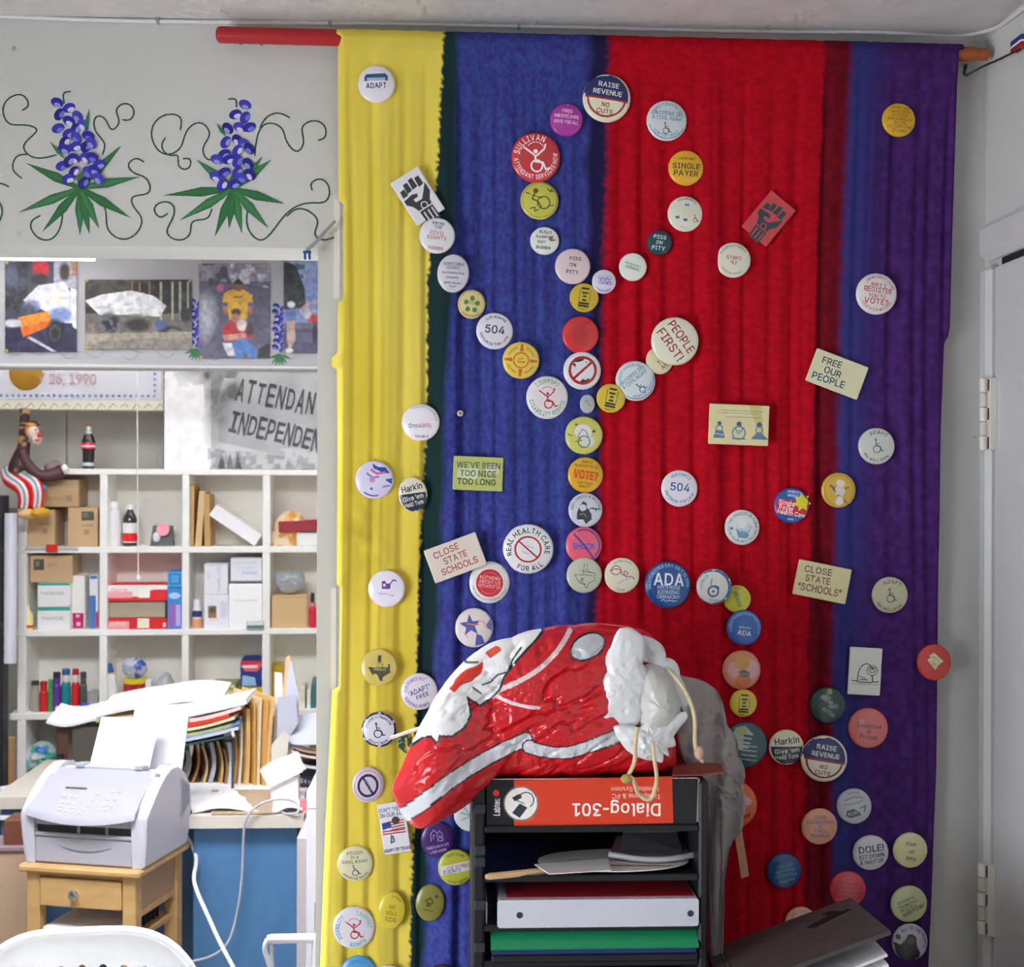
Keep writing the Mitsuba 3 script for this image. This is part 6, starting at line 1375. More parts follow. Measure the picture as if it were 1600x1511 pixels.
# hanging and standing folders, fanned on the desk
FYc = DY + .45
fold_spec = [(292, 1172, 284, 1256, '#8d8a86'), (306, 1160, 300, 1254, '#a0703c'), (316, 1165, 318, 1252, '#c9a878'), (330, 1160, 328, 1250, '#a9aab6'), (340, 1158, 345, 1250, '#b99862'), (350, 1170, 352, 1244, '#8a6a3c'),
             (358, 1160, 358, 1240, '#cbcdd6'), (368, 1150, 366, 1240, '#b07c40'), (377, 1120, 374, 1238, '#dfd4bc'), (388, 1108, 386, 1236, '#cda766'), (398, 1098, 398, 1232, '#c0924c'), (408, 1092, 404, 1234, '#dcc9a0'), (418, 1094, 414, 1230, '#c89a58'), (428, 1090, 420, 1222, '#e0b878')]
for n, (x0, y0, x1, y1, c) in enumerate(fold_spec):
    Ya = FYc - .05 - .004 * n
    top = P(x0, y0, Ya); bot = P(x1, 1258, Ya); bot[2] = DZ + .001
    s = np.linspace(0, 1, 12)
    bow = .016 - .0015 * n
    t = s[:, None]
    edge_ = bot * (1 - t) + top * t + np.array([1, 0, 0]) * (bow * np.sin(np.pi * s))[:, None]
    back = edge_ + np.array([-.05 - .006 * n, .22, 0.0])
    G = np.stack([edge_ * (1 - k_) + back * k_ for k_ in np.linspace(0, 1, 6)], 1)
    solo('file_folder', sheet(G, .006 if n % 3 else .011), mat(c, .6), ['grey', 'brown', 'tan', 'grey-blue', 'tan', 'dark brown', 'pale grey', 'brown', 'cream', 'tan', 'ochre', 'cream', 'ochre', 'pale orange'][n] + ' file folder standing in the fan on the desk, number ' .replace(', number ', '') + (', %s from the fax machine' % ['first', 'second', 'third', 'fourth', 'fifth', 'sixth', 'seventh', 'eighth', 'ninth', 'tenth', 'eleventh', 'twelfth', 'thirteenth', 'fourteenth'][n]),
         'folder', 'folders fanned on the desk', smooth=40)
# rack trays with coloured papers over the folders
RY = DY + .30
tray = [((232, 1164, 372, 1138), '#c4c6d6', 'grey-blue paper tray, lowest of the tilted stack above the folders', .010), ((270, 1156, 374, 1130), '#5f7fb8', 'blue paper stack on the lowest tray', .007), ((284, 1150, 362, 1134), '#a8b47c', 'green paper stack above the blue one', .010), ((286, 1141, 366, 1122), '#e0d4b4', 'cream paper stack under the red one', .008),
        ((292, 1133, 358, 1118), '#cf3a1c', 'red folder in the tilted stack above the folders', .012), ((296, 1126, 376, 1106), '#e2c8c4', 'pale pink papers above the red folder', .010), ((245, 1122, 385, 1096), '#dededf', 'long white paper stack at the top of the tilted stack', .016)]
st = thing('paper_rack', 'dark wire rack holding the tilted stack of papers above the folders', 'rack')
q0, q1 = P(240, 1176, RY), P(372, 1146, RY)
part(st, 'shelf', sheet(np.stack([np.linspace(P(262, 1170, RY), P(366, 1150, RY), 8), np.linspace(P(262, 1170, RY) + [0, .25, 0], P(366, 1150, RY) + [0, .25, 0], 8)], 0), .004), mat('#2f4658', .5))
part(st, 'handle', tube([P(352, 1152, RY - .02), P(363, 1148, RY - .02)], .011, 12), mat('#20242c', .4), smooth=40)
part(st, 'handle', tube([P(363, 1148, RY - .021), P(366, 1147, RY - .021)], .009, 12), mat('#e4e4ea', .4), smooth=40)
for px_, yo in ((266, .02), (362, .02), (266, .22), (362, .22)):
    q = P(px_, 1170 - 20 * (px_ - 262) / 104, RY); part(st, 'leg', tube([[q[0], RY + yo, DZ + .001], [q[0], RY + yo, q[2]]], .004, 6), mat('#2f4658', .5))
for (x0, y0, x1, y1), c, lab, th in tray:
    xs_ = np.linspace(0, 1, 10)
    f_ = np.array([P(x0 + (x1 - x0) * s, y0 + (y1 - y0) * (s ** 1.4), RY + .01) for s in xs_])
    G = np.stack([f_ + np.array([0, .22 * k_, .0]) for k_ in np.linspace(0, 1, 4)], 0)
    solo('paper_stack', sheet(G, th), mat(c, .55), lab, 'paper', smooth=40)
# broad papers on top, reaching left over the shelves' edge
UY = DY + .52
top_s = [([(72, 1128), (100, 1134), (140, 1126), (190, 1122), (240, 1118)], '#e2e2e5', 'long white paper hanging left over the fax machine', .008, .16), ([(150, 1119), (200, 1108), (240, 1102), (300, 1094), (345, 1098)], '#e6e6e8', 'white papers laid across the top of the pile', .010, .2),
         ([(160, 1122), (200, 1119), (250, 1116), (290, 1112)], '#c9a87a', 'tan envelope in the pile of papers', .006, .2), ([(150, 1128), (175, 1124), (196, 1121)], '#c6be5a', 'yellow paper edge under the white papers', .005, .2)]
for n, (pts, c, lab, th, dp) in enumerate(top_s):
    p_ = np.array(pts, float); f_ = spline(P(p_[:, 0], p_[:, 1], UY - .02 * (n == 1)), 24)
    G = np.stack([f_ + np.array([0, dp * k_, .03 * k_]) for k_ in np.linspace(0, 1, 5)], 0)
    solo('long_paper', sheet(G, th), mat(c, .55), lab, 'paper', smooth=40)
# support of that pile: a dark letter box
k = thing('letter_box', 'dark letter box under the pile of papers behind the fax machine', 'box')
q = pxbox(112, 1136, 268, 1330, UY + .02, .18, .004); q.vertices[:, 2] = np.maximum(q.vertices[:, 2], DZ + .0008); part(k, 'body', q, mat('#4a4440', .6))
# envelopes and papers standing at the right
EY = DY + .30
def upright(pts, Y, c, lab, th=.004, dep=.03):
    g_ = Polygon([tuple(P(x, y, Y)[[0, 2]]) for x, y in pts]).buffer(0)
    m = trimesh.creation.extrude_polygon(g_, th); v = m.vertices.copy(); m.vertices = np.c_[v[:, 0], Y + v[:, 2], v[:, 1]]; m.fix_normals()
    return solo('standing_paper', m, mat(c, .55), lab, 'paper')
upright([(438, 1255), (441, 1085), (447, 1027), (453, 1024), (458, 1060), (455, 1255)], EY + .09, '#e0b890', 'pale orange envelope rising to a point by the pier')
upright([(428, 1255), (429, 1050), (441, 1052), (446, 1256)], EY + .12, '#e8e4de', 'white paper standing behind the pale orange envelope')
upright([(441, 1256), (446, 1080), (452, 1035), (456, 1034), (466, 1085), (468, 1120), (452, 1256)], EY + .06, '#c6c8d8', 'grey-white envelope before the pale orange one')
upright([(431, 1255), (434, 1090), (462, 1085), (466, 1130), (446, 1160), (440, 1256)], EY + .03, '#b4b4c4', 'lavender paper bent beside the folders')
upright([(424, 1165), (442, 1142), (452, 1150), (440, 1258), (424, 1258)], EY - .02, '#cfcabc', 'cream paper leaning against the folders')
q = P(446, 1140, EY)
G = curl(([(446, 1150), (452, 1160), (470, 1164), (500, 1163)], [(444, 1128), (455, 1124), (475, 1118), (500, 1113)]), EY + .0, EY + .12)
leaf('curled_paper', G, '#c4c6d8', 'large curled lavender paper by the pier', thick=.003)
for n, (y, c, lab) in enumerate(((1172, '#9c8478', 'brown paper in the tray by the pier'), (1180, '#d8b8a8', 'pink paper in the tray by the pier'), (1196, '#b8b8c8', 'grey paper sloping in the tray by the pier'))):
    G = curl(([(456, y - 6), (470, y), (500, y + 5)], [(456, y - 12), (470, y - 6), (500, y)]), EY + .01 - .02 * n, EY + .14)
    leaf('tray_paper', G, c, lab, thick=.006)
k = thing('desk_tray', 'dark letter tray and telephone by the pier', 'tray')
q = pxbox(455, 1192, 505, 1262, EY + .05, .12, .006); q.vertices[:, 2] = np.maximum(q.vertices[:, 2], DZ + .0008); part(k, 'body', q, mat('#17181c', .35))
part(k, 'keypad', pxbox(466, 1212, 492, 1236, EY + .046, .006, .002), mat('#3a3c48', .3)); 
for n in range(4): part(k, 'key', pxbox(469 + 6 * n, 1216 + 2 * n, 473 + 6 * n, 1224, EY + .043, .004, .0008), mat('#b0b4c8', .3))
# folded white card leaning in front
CYk = DY + .14
a, b, c_, d_ = P(411, 1198, CYk), P(460, 1178, CYk + .03), P(473, 1206, CYk), P(420, 1232, CYk)
G = np.array([[a * (1 - s) + b * s for s in np.linspace(0, 1, 6)], [(a * (1 - s) + b * s) * .45 + (d_ * (1 - s) + c_ * s) * .55 + [0, -.012, 0] for s in np.linspace(0, 1, 6)], [d_ * (1 - s) + c_ * s for s in np.linspace(0, 1, 6)]])
k = thing('folded_card', 'white folded card with notched edge propped among the papers', 'card')
part(k, 'front', sheet(G, .002), mat('#f2f2f4', .5)); part(k, 'flap', sheet(np.array([[a, d_], [a + (-.012, .01, -.012), d_ + (-.012, .01, .02)]]), .0015), mat('#e2dcda', .5))
part(k, 'prop', cbox(a[0] + .02, a[0] + .10, CYk + .012, CYk + .05, DZ + .0008, (a[2] + d_[2]) / 2, .002), mat('#d8d4d0', .5))
part(k, 'rear', sheet(G + np.array([.008, .02, .004]), .0015), mat('#dcd8d8', .5))

# left of the fax machine
solo('white_pad', sheet(curl(([(-60, 1276), (0, 1278), (34, 1279)], [(-60, 1238), (0, 1232), (38, 1224)]), YM + .01, DY + .62), .012), mat('#dfe2e0', .45), 'white curved pad at the left edge behind the fax machine', 'pad', smooth=40)
k = thing('brown_case', 'brown case under the white pad at the left edge', 'case'); q = pxbox(5, 1281, 36, 1330, DY + .10, .09, .004); part(k, 'body', q, mat('#6e3f2c', .5))
k = thing('tan_cabinet', 'tan board cabinet left of the fax stand', 'cabinet'); q = pxbox(-120, 1330, 44, 1720, DY + .09, .11, .003); z = q.vertices[:, 2]; q.vertices[:, 2] = np.where(z < z.mean(), z - z.min(), z); part(k, 'body', q, mat('#b59a80', .6)); part(k, 'edge', pxbox(-120, 1324, 46, 1331, DY + .08, .13, .002), mat('#8f7c86', .5))

# ================================================================ the fax machine on its wooden stand, and the plastic chair
SA = -14.0
SZ = 0.70
FRC = np.array([-0.801, 3.483, 0.0])                      # right front corner of the stand's top
RZ = trimesh.transformations.rotation_matrix(math.radians(SA), (0, 0, 1))
def stand_tf(m):
    m = m.copy(); m.apply_transform(RZ); m.apply_translation(FRC); return m
pine = procmat('pine_wood', lambda p, n, uv: mikit.mix(LL('#c9a571'), LL('#b08a58'), mikit.fbm(p.x * 14 + p.y * 9, p.y * 60 + p.z * 60, p.z * 10)), .45)
SW, SD = .345, .30
sd = thing('wooden_stand', 'small pine stand with a drawer carrying the fax machine', 'stand')
part(sd, 'top', stand_tf(cbox(-SW, 0, 0, SD, SZ - .020, SZ, .006)), 'pine_wood')
for n, (x, y) in enumerate(((-SW + .018, .015), (-.055, .015), (-SW + .018, SD - .052), (-.052, SD - .052))):
    part(sd, 'leg', stand_tf(cbox(x, x + .037, y, y + .037, 0, SZ - .0205, .003)), 'pine_wood')
part(sd, 'apron', stand_tf(cbox(-.035, -.022, .053, SD - .053, SZ - .115, SZ - .0205, .002)), mat('#a88462', .5))
part(sd, 'apron', stand_tf(cbox(-SW + .022, -SW + .035, .053, SD - .053, SZ - .115, SZ - .0205, .002)), mat('#a88462', .5))
part(sd, 'rail', stand_tf(cbox(-SW + .056, -.056, .020, .035, SZ - .032, SZ - .0205, .001)), mat('#9a7648', .5))
dr_ = part(sd, 'drawer', stand_tf(cbox(-SW + .057, -.057, .013, .16, SZ - .108, SZ - .034, .003)), 'pine_wood')
kn = lathe([(0, 0), (.006, 0), (.006, .008), (.011, .012), (.0135, .018), (.010, .024), (0, .026)], 20)
kn = move(rot(kn, 90, axis=(1, 0, 0)), (-SW / 2 - .012, .0135, SZ - .070))
part(dr_, 'knob', stand_tf(kn), mat('#b8bcc2', .2, .9), smooth=40)
part(sd, 'shelf', stand_tf(cbox(-SW + .03, -.03, .03, SD - .03, .50, .515, .002)), 'pine_wood')
part(sd, 'rail', stand_tf(cbox(-.05, -.022, .053, SD - .053, SZ - .135, SZ - .116, .002)), 'pine_wood')
solo('stand_paper', stand_tf(cbox(-SW + .062, -.062, .02, .22, .5155, .535, .002)), mat('#d8d6dc', .5), 'ream of white paper on the lower shelf of the stand', 'paper')
k = thing('wire_basket', 'black wire basket at the back of the lower shelf of the stand', 'basket')
bars = []
for z in (.53, .55, .57, .59): bars += [cbox(-SW + .06, -.058, .225, .228, z, z + .003, .0005), cbox(-.058, -.055, .06, .228, z, z + .003, .0005)]
for x in np.linspace(-SW + .06, -.06, 9): bars.append(cbox(x, x + .003, .224, .227, .5155, .595, .0005))
for y in np.linspace(.06, .22, 7): bars.append(cbox(-.0575, -.0545, y, y + .003, .5155, .595, .0005))
part(k, 'wires', stand_tf(cat(*bars)), mat('#15151a', .4)); part(k, 'lining', stand_tf(cbox(-SW + .062, -.061, .229, .236, .5157, .60, .001)), mat('#1c2030', .6)); part(k, 'side', stand_tf(cbox(-.0612, -.0585, .06, .222, .5157, .592, .0006)), mat('#1a1e2c', .5))

FC = FRC + RZ[:3, :3] @ np.array([-SW / 2 + .004, .022, 0])
def fx(m):
    m = m.copy(); m.apply_transform(RZ); m.apply_translation(FC + [0, 0, SZ + .0008]); return m
PLA = mat('#c2c1cc', .5); PL2 = mat('#a5a4af', .5); PLD = mat('#a9a8b4', .45)
def profile_x(pts, x0, x1):
    g_ = Polygon(pts); m = trimesh.creation.extrude_polygon(g_, x1 - x0); v = m.vertices.copy()
    m.vertices = np.c_[x0 + v[:, 2], v[:, 0], v[:, 1]]; m.fix_normals(); return m
fw = .152
fxm = thing('fax_machine', 'pale grey plain paper fax machine on the pine stand', 'fax machine')
core = [(.008, .0), (.008, .088), (.045, .092), (.045, .118), (.010, .124), (.020, .150), (.07, .188), (.125, .218), (.165, .222), (.215, .205), (.255, .165), (.262, .10), (.255, .0)]
part(fxm, 'body', fx(profile_x(core, -fw + .012, fw - .012)), PLA)
arc_ = lambda: [(.0, .0), (-.004, .06), (-.008, .128), (.004, .143), (.030, .168), (.07, .200), (.11, .224), (.150, .236), (.19, .232), (.228, .208), (.256, .170), (.268, .12), (.266, .05), (.258, .0)]
for s, nm in ((1, 'side_panel'), (-1, 'side_panel')):
    o = np.array(arc_())
    rows_ = []
    for xx, sc_, yo in ((fw - .014, 1.0, 0), (fw + .004, 1.0, 0), (fw + .013, .985, .002), (fw + .018, .955, .006)):
        q = (o - [.13, .1]) * sc_ + [.13, .1]; q[:, 1] = np.maximum(q[:, 1], 0.0005)
        bulge = 1 + 0 * q[:, 1]
        rows_.append(np.c_[np.full(len(q), s * xx) * 1.0 + s * .010 * np.sin(np.clip(q[:, 1] / .24, 0, 1) * np.pi * .8) * (xx > fw), q])
    V = np.vstack(rows_ + [[[s * (fw - .014), .13, .1]], [[s * (fw + .024), .13, .1]]]); n = len(o); Fq = []
    for i in range(3):
        for j in range(n): Fq += [[i * n + j, i * n + (j + 1) % n, (i + 1) * n + (j + 1) % n], [i * n + j, (i + 1) * n + (j + 1) % n, (i + 1) * n + j]]
    for j in range(n): Fq += [[4 * n, (j + 1) % n, j], [4 * n + 1, 3 * n + j, 3 * n + (j + 1) % n]]
    m = trimesh.Trimesh(V, Fq, process=False); m.fix_normals()
    sp = part(fxm, nm, fx(m), mat('#c2c1cd', .45), smooth=40)
    if s > 0:
        for i in range(9):
            part(sp, 'vent', fx(rot(cbox(fw + .019, fw + .0295, .196 + .0062 * i, .1995 + .0062 * i, .09 + .003 * i, .195 - .0035 * i, .0006), 0)), mat('#8f8f9e', .5))
        part(sp, 'seam', fx(cbox(fw + .0, fw + .014, .098, .100, .214, .226, .0005)), mat('#8c8c98', .5))
# the control panel with its sagging front lip
gx = np.linspace(-fw + .003, fw - .003, 33)
ys_ = np.array([-.016, -.012, .0, .02, .05, .085, .12])
zs_ = np.array([.130, .143, .151, .163, .185, .207, .224])
G = np.zeros((len(ys_), len(gx), 3))
for i in range(len(ys_)):
    sag = (1 - (gx / fw) ** 2) * np.clip((.06 - ys_[i]) / .07, 0, 1)
    G[i] = np.stack([gx * (1 + .03 * (i < 3)), ys_[i] - .014 * sag, zs_[i] - .018 * sag + .002 * np.sin(i)], 1)
G[:, :, 2] += .0
cp = part(fxm, 'control_panel', fx(sheet(G, .008)), PL2, smooth=50)
def on_panel(x, t):
    """A point and the frame of the control panel: x across, t from its lip (0) to its top (1)."""
    i = 1 + t * (len(ys_) - 2); i0 = min(int(i), len(ys_) - 2); f_ = i - i0
    j = np.interp(x, gx, np.arange(len(gx))); j0 = min(int(j), len(gx) - 2); h = j - j0
    q = lambda a, b: G[a, b] * (1 - h) + G[a, b + 1] * h
    p = q(i0, j0) * (1 - f_) + q(i0 + 1, j0) * f_
    dy = q(i0 + 1, j0) - q(i0, j0); dy /= np.linalg.norm(dy)
    return p, dy
def key_on(x, t, w, l, c, name, h=.003):
    p, dy = on_panel(x, t); n_ = np.cross([1, 0, 0], dy)
    b = cbox(-w / 2, w / 2, -l / 2, l / 2, -.001, h, min(.0012, w / 4)); Mx = np.eye(4); Mx[:3, 0], Mx[:3, 1], Mx[:3, 2], Mx[:3, 3] = [1, 0, 0], dy, n_, p + n_ * .004
    b.apply_transform(Mx); part(cp, name, fx(b), mat(c, .4))
key_on(-.050, .63, .062, .007, '#4a4c40', 'display', .0015)
for r in range(4):
    for c_ in range(3): key_on(-.072 + .017 * c_ + .004 * r, .50 - .095 * r, .0095, .008, '#bdbcc8', 'key')
for r in range(5): key_on(.022 - .006 * r, .56 - .095 * r, .009, .007, '#b7b6c4', 'key')
for r in range(4):
    for c_ in range(2): key_on(.060 + .018 * c_ - .004 * r, .60 - .11 * r, .010, .007, '#b9b8c6', 'key')
# feed slot at the top, the sheet in it and the paper support behind
part(fxm, 'feed_slot', fx(cbox(-.085, .105, .122, .158, .222, .232, .003)), PLD)
for x in (-.088, .085): part(fxm, 'paper_guide', fx(rot(cbox(x, x + .022, .112, .160, .226, .240, .003), -8, (x, .13, .23), (1, 0, 0))), mat('#9ea4ae', .4))
pg = rot(cbox(-.070, .105, -.0008, .0008, 0, .135, .0004), -28, axis=(1, 0, 0)); part(fxm, 'inserted_sheet', fx(move(pg, (0.005, .150, .230))), mat('#efeff0', .5), label='white sheet standing in the feed slot')
pg = rot(cbox(.0, .165, -.0015, .0015, 0, .21, .0012), -16, axis=(1, 0, 0)); part(fxm, 'paper_support', fx(move(pg, (-.005, .235, .175))), mat('#d4d4dc', .45))
# paper exit with its dark slot, and the tray front below
part(fxm, 'exit_slot', fx(cbox(-fw + .016, fw - .016, .006, .044, .080, .106, .002)), mat('#26262b', .6))
part(fxm, 'fascia', fx(cbox(-fw + .014, fw - .014, -.006, .03, .103, .140, .004)), PLD)
part(fxm, 'exit_shelf', fx(cbox(-fw + .014, fw - .014, -.004, .03, .072, .082, .003)), PL2)
for x in (-.02, .06): part(fxm, 'exit_rib', fx(cbox(x, x + .008, .003, .02, .082, .104, .001)), mat('#8f8e98', .5))
tf = part(fxm, 'tray_front', fx(cbox(-fw + .014, fw - .014, .0, .01, .003, .071, .003)), PL2)
gs = Print(); t_ = np.linspace(-1, 1, 20)
gs.poly(list(np.c_[t_ * .075, .050 - .012 * (1 - t_ ** 2)]) + list(np.c_[t_[::-1] * .075, .0488 - .016 * (1 - t_[::-1] ** 2)]), '#6c6b76')
m, c = gs.build(on_plane((0.004, -.0006, 0), (1, 0, 0), (0, 0, 1), (0, -1, 0))); part(tf, 'grip', fx(m), VCP, color=c)
# cords
k = thing('power_cord', 'thick white cord running down from the fax stand to the floor', 'cord')
part(k, 'cord', tube(spline([FC + RZ[:3, :3] @ np.array([.115, .268, SZ + .04]), FC + RZ[:3, :3] @ np.array([.125, .296, SZ + .03]), FC + RZ[:3, :3] @ np.array([.175, .30, SZ - .04]), P(303, 1372, 3.70), P(322, 1425, 3.62), P(345, 1475, 3.55), P(366, 1515, 3.5), P(400, 1600, 3.45)], 50), .0058, 8), mat('#dfe0ea', .4), smooth=True)
k = thing('phone_cord', 'thin grey cord looping off the desk and down in front of the blue panel', 'cord')
part(k, 'cord', tube(spline([P(452, 1262, DY + .06), P(441, 1268, DY + .03), P(455, 1272, DY - .005), P(466, 1268, DY - .01), P(466, 1258, DY), P(452, 1250, DY), P(425, 1250, DY - .01), P(398, 1262, DY - .02), P(384, 1282, DY - .02), P(381, 1300, DY - .015), P(379, 1350, DY), P(374, 1405, DY), P(366, 1445, DY), P(352, 1478, DY - .02), P(330, 1494, DY - .03), P(300, 1502, DY - .04), P(260, 1510, DY - .05)], 90), .0036, 8), mat('#b4b2bc', .4), smooth=True)

# the white plastic chair
CHX, CHY = -.700, 2.56
ch = thing('plastic_chair', 'white moulded plastic chair with a slotted back in front of the fax stand', 'chair')
xs_ = np.linspace(-.252, .252, 61)
top_ = .50 + .346 * np.sqrt(np.maximum(0, 1 - np.abs(xs_ / .2555) ** 3.4))
poly_ = Polygon([(-.20, .40)] + list(np.c_[xs_, top_]) + [(.20, .40)])
for x in np.linspace(-.115, .115, 7):
    poly_ = poly_.difference(LineString([(x * .9, .47), (x, .772 - .9 * x * x)]).buffer(.0075, 6))
v, f = trimesh.creation.triangulate_polygon(poly_, engine='earcut')
v, f = trimesh.remesh.subdivide_to_size(np.c_[v, np.zeros(len(v))], f, .03)
m0 = trimesh.Trimesh(v, f); m0.merge_vertices()
def bend(v, off):
    b_ = .045 * (v[:, 0] / .25) ** 2
    return np.c_[v[:, 0], -b_ - off - .10 * (v[:, 1] - .42), v[:, 1]]
e = m0.edges_sorted; u_, cnt = np.unique(e, axis=0, return_counts=True); be = u_[cnt == 1]
N = len(m0.vertices)
V = np.vstack([bend(m0.vertices, 0.0), bend(m0.vertices, .007)])
Ff = np.vstack([m0.faces, m0.faces[:, ::-1] + N, np.c_[be[:, 0], be[:, 1], be[:, 1] + N], np.c_[be[:, 0], be[:, 1] + N, be[:, 0] + N]])
m = trimesh.Trimesh(V, Ff, process=False); m.fix_normals()
CHM = mat('#eef0f2', .3)
place = lambda m: move(rot(m, 186), (CHX, CHY, 0))
part(ch, 'backrest', place(m), CHM, smooth=30)
rimp = np.c_[xs_[1:-1], top_[1:-1]]
part(ch, 'back_rim', place(tube(bend(rimp, .0035) + [0, 0, -.006], .0085, 10)), CHM, smooth=40)
part(ch, 'seat', place(cbox(-.21, .21, .0, .42, .405, .425, .012)), CHM)
for sx in (-1, 1):
    for yy in (.02, .38):
        part(ch, 'leg', place(tube([[sx * .19, yy, .41], [sx * .225, yy + (.03 if yy > .2 else -.04), 0.002]], [.022, .016], 10)), CHM, smooth=40)
    part(ch, 'armrest', place(tube(spline([[sx * .235, -.06, .62], [sx * .255, .10, .64], [sx * .255, .30, .63], [sx * .24, .38, .58], [sx * .20, .39, .42]], 20), .017, 10)), CHM, smooth=True)

# ================================================================ in front of the curtain: the sorter, the red bag, the binder
OY, OB = 1.72, 1.975
def Zo(py, Y=OY, px=930): return float(P(px, py, Y)[2])
BLK = mat('#14161b', .4); BLK2 = mat('#1d2027', .35)
xL0, xL1, xR0, xR1 = (float(P(x, 1350, OY)[0]) for x in (738, 757, 1092, 1107))
CZ = 1.045; CABZ = 0.90
lc = thing('lateral_cabinet', 'low steel cabinet under the black sorter', 'cabinet')
cx0, cx1 = xL0 + .006, float(P(1372, 1500, 1.72)[0])
part(lc, 'body', cbox(cx0, cx1, 1.46, 2.0, 0.0, CABZ, .004), mat('#8c8a86', .45))
for z0 in (.04, .325, .61): part(lc, 'drawer', cbox(cx0 + .01, cx1 - .01, 1.444, 1.459, z0, z0 + .27, .004), mat('#96948f', .4))
so = thing('literature_sorter', 'black plastic sorter of stacked trays in front of the curtain', 'sorter')
ztop = Zo(1222)
for x0, x1 in ((xL0, xL1), (xR0, xR1)):
    part(so, 'side_panel', cbox(x0, x1, OY, OB, CABZ + .001, ztop, .003), BLK)
TR = [1295, 1372, 1449, 1505, 1582, 1659]
for n, py in enumerate(TR):
    z = Zo(py)
    if z - .004 < CABZ + .004: continue
    t = part(so, 'tray', cbox(xL1 - .002, xR0 + .002, OY + .004, OB - .003, z - .004, z, .001), BLK2)
    part(t, 'lip', cbox(xL1, xR0, OY + .001, OY + .005, z - .005, z + .0035, .0012), BLK)
for n, py in enumerate((1262, 1327, 1345, 1412, 1478)):
    part(so, 'slot_bracket', cbox(xL0 + .003, xL1 + .001, OY - .003, OY + .002, Zo(py) - .006, Zo(py) + .006, .001), mat('#2a2e36', .4))
zs_ = [ztop - .012] + [Zo(p) - .006 for p in TR]
for a, b in zip(zs_[:-1], zs_[1:]):
    if b > CABZ: part(so, 'back_panel', cbox(xL1 - .001, xR0 + .001, OB - .004, OB - .001, b + .007, a - .013, .0006), mat('#17181d', .5))

# the carton lying upside down in the top tray
BYF = OY + .006
zb0 = Zo(1294) + .0012; zb1 = Zo(1217, BYF)
xb0, xb1 = xL1 + .0015, float(P(1090, 1250, BYF)[0])
cb = thing('headset_carton', 'black and red carton lying upside down in the top tray of the sorter', 'carton')
part(cb, 'body', cbox(xb0, xb1, BYF, OB - .03, zb0, zb1, .0012), mat('#17181c', .35))
part(cb, 'edge', cbox(xb0, xb1, BYF - .0002, BYF + .002, zb1 - .0002, zb1 + .0006, .0001), mat('#d4cdc4', .5))
g = Print()
g.poly([(803, -1219), (1050, -1213), (1052, -1286), (803, -1291)], '#cf3a1e')
g.disc(814, -1255.5, 27, '#e6e3e0', size=30); g.ring(814, -1255.5, 26, 1.4, '#1c1c20')
g.poly([(800, -1270), (812, -1255), (824, -1262), (812, -1278)], '#2c3440'); g.ring(822, -1250, 12, 1.8, '#33383f', -60, 150); g.poly([(800, -1246), (812, -1240), (816, -1246), (804, -1252)], '#2c3036'); g.line([(806, -1250), (820, -1256)], 1.4, '#33383f')
g.disc(775, -1239, 5, '#cc2a2a', size=9)
g.text('Labtec', 776, -1261, 9.5, '#e4e2e4', 90, 26)
g.text('Dialog-301', 963, -1265, 19, '#f0e6e0', 180, 138)
g.text('Headset System', 992, -1233, 7, '#e8c8bc', 180, 78, bold=False); g.text('Telephone & PC', 994, -1244, 7.5, '#ecd2c6', 180, 76, bold=False)
g.poly([(1090, -1216), (1093, -1216), (1091, -1284), (1088, -1284)], '#8c8a80')
m, c = g.build(lambda v, l: P(v[:, 0], -v[:, 1], BYF) - np.c_[l * 0, .0004 + l * .00005, l * 0]); part(cb, 'print', m, VCBACK, color=c)
fl = np.array([[P(1050, 1214, BYF), P(1092, 1213, BYF), P(1131, 1209, BYF - .004)], [P(1052, 1199, BYF + .04), P(1092, 1194, BYF + .04), P(1128, 1196, BYF + .04)]])
fl[..., 2] += .0015
part(cb, 'flap', sheet(fl, .0022), mat('#7c3a30', .5), label='red-brown lid flap sticking out to the right')

# second tray: a stick fan, papers, a clear package
z2 = Zo(1372) + .0015
def lay(pts, dz=0.0, z=None): 
    """A point on a horizontal plane of the sorter at these pixels."""
    out = []
    for x, y in pts:
        ray = P(x, y, 1.0) - ORG; k_ = ((z or z2) + dz - EYE) / ray[2]; out.append(ORG + ray * k_)
    return np.array(out)
k = thing('hand_fan', 'paper hand fan with a pale wooden stick lying in the second tray', 'fan')
fp = lay([(759, 1370), (850, 1361)], .004); d = fp[1] - fp[0]
part(k, 'stick', tube([fp[0], fp[0] + d * .06, fp[1] + d * .6], [.003, .0045, .0045], 8), mat('#d2b083', .5), smooth=40)
c0 = lay([(960, 1364)], .0060)[0]; a = np.linspace(0, 2 * np.pi, 40, endpoint=False)
m = trimesh.creation.extrude_polygon(Polygon(np.c_[.100 * np.cos(a), .052 * np.sin(a)]), .0015); m = move(m, (c0[0] + .005, c0[1] + .055, c0[2])); part(k, 'paper', m, mat('#cfccc8', .5))
g = Print(); g.poly([(-.03, -.03), (.07, -.034), (.075, -.028), (-.02, -.022)], '#a08078'); g.line([(-.06, .0), (.05, -.008)], .003, '#8c8c90')
m, c = g.build(lambda v, l: np.c_[v[:, 0] + c0[0] + .005, v[:, 1] + c0[1] + .055, c0[2] + .0018 + l * .00005]); part(k, 'print', m, VCP, color=c)
q = lay([(835, 1351), (858, 1366), (955, 1360), (950, 1342)], .011)
solo('folded_leaflet', sheet(np.array([[q[0], q[3]], [q[1], q[2]]]), .0012), mat('#d6d4d8', .5), 'white printed leaflet lying on the hand fan in the second tray', 'leaflet')
k = thing('clear_package', 'clear plastic package with a dark insert in the second tray', 'package')
pc0 = lay([(955, 1346), (1090, 1340)], .012)
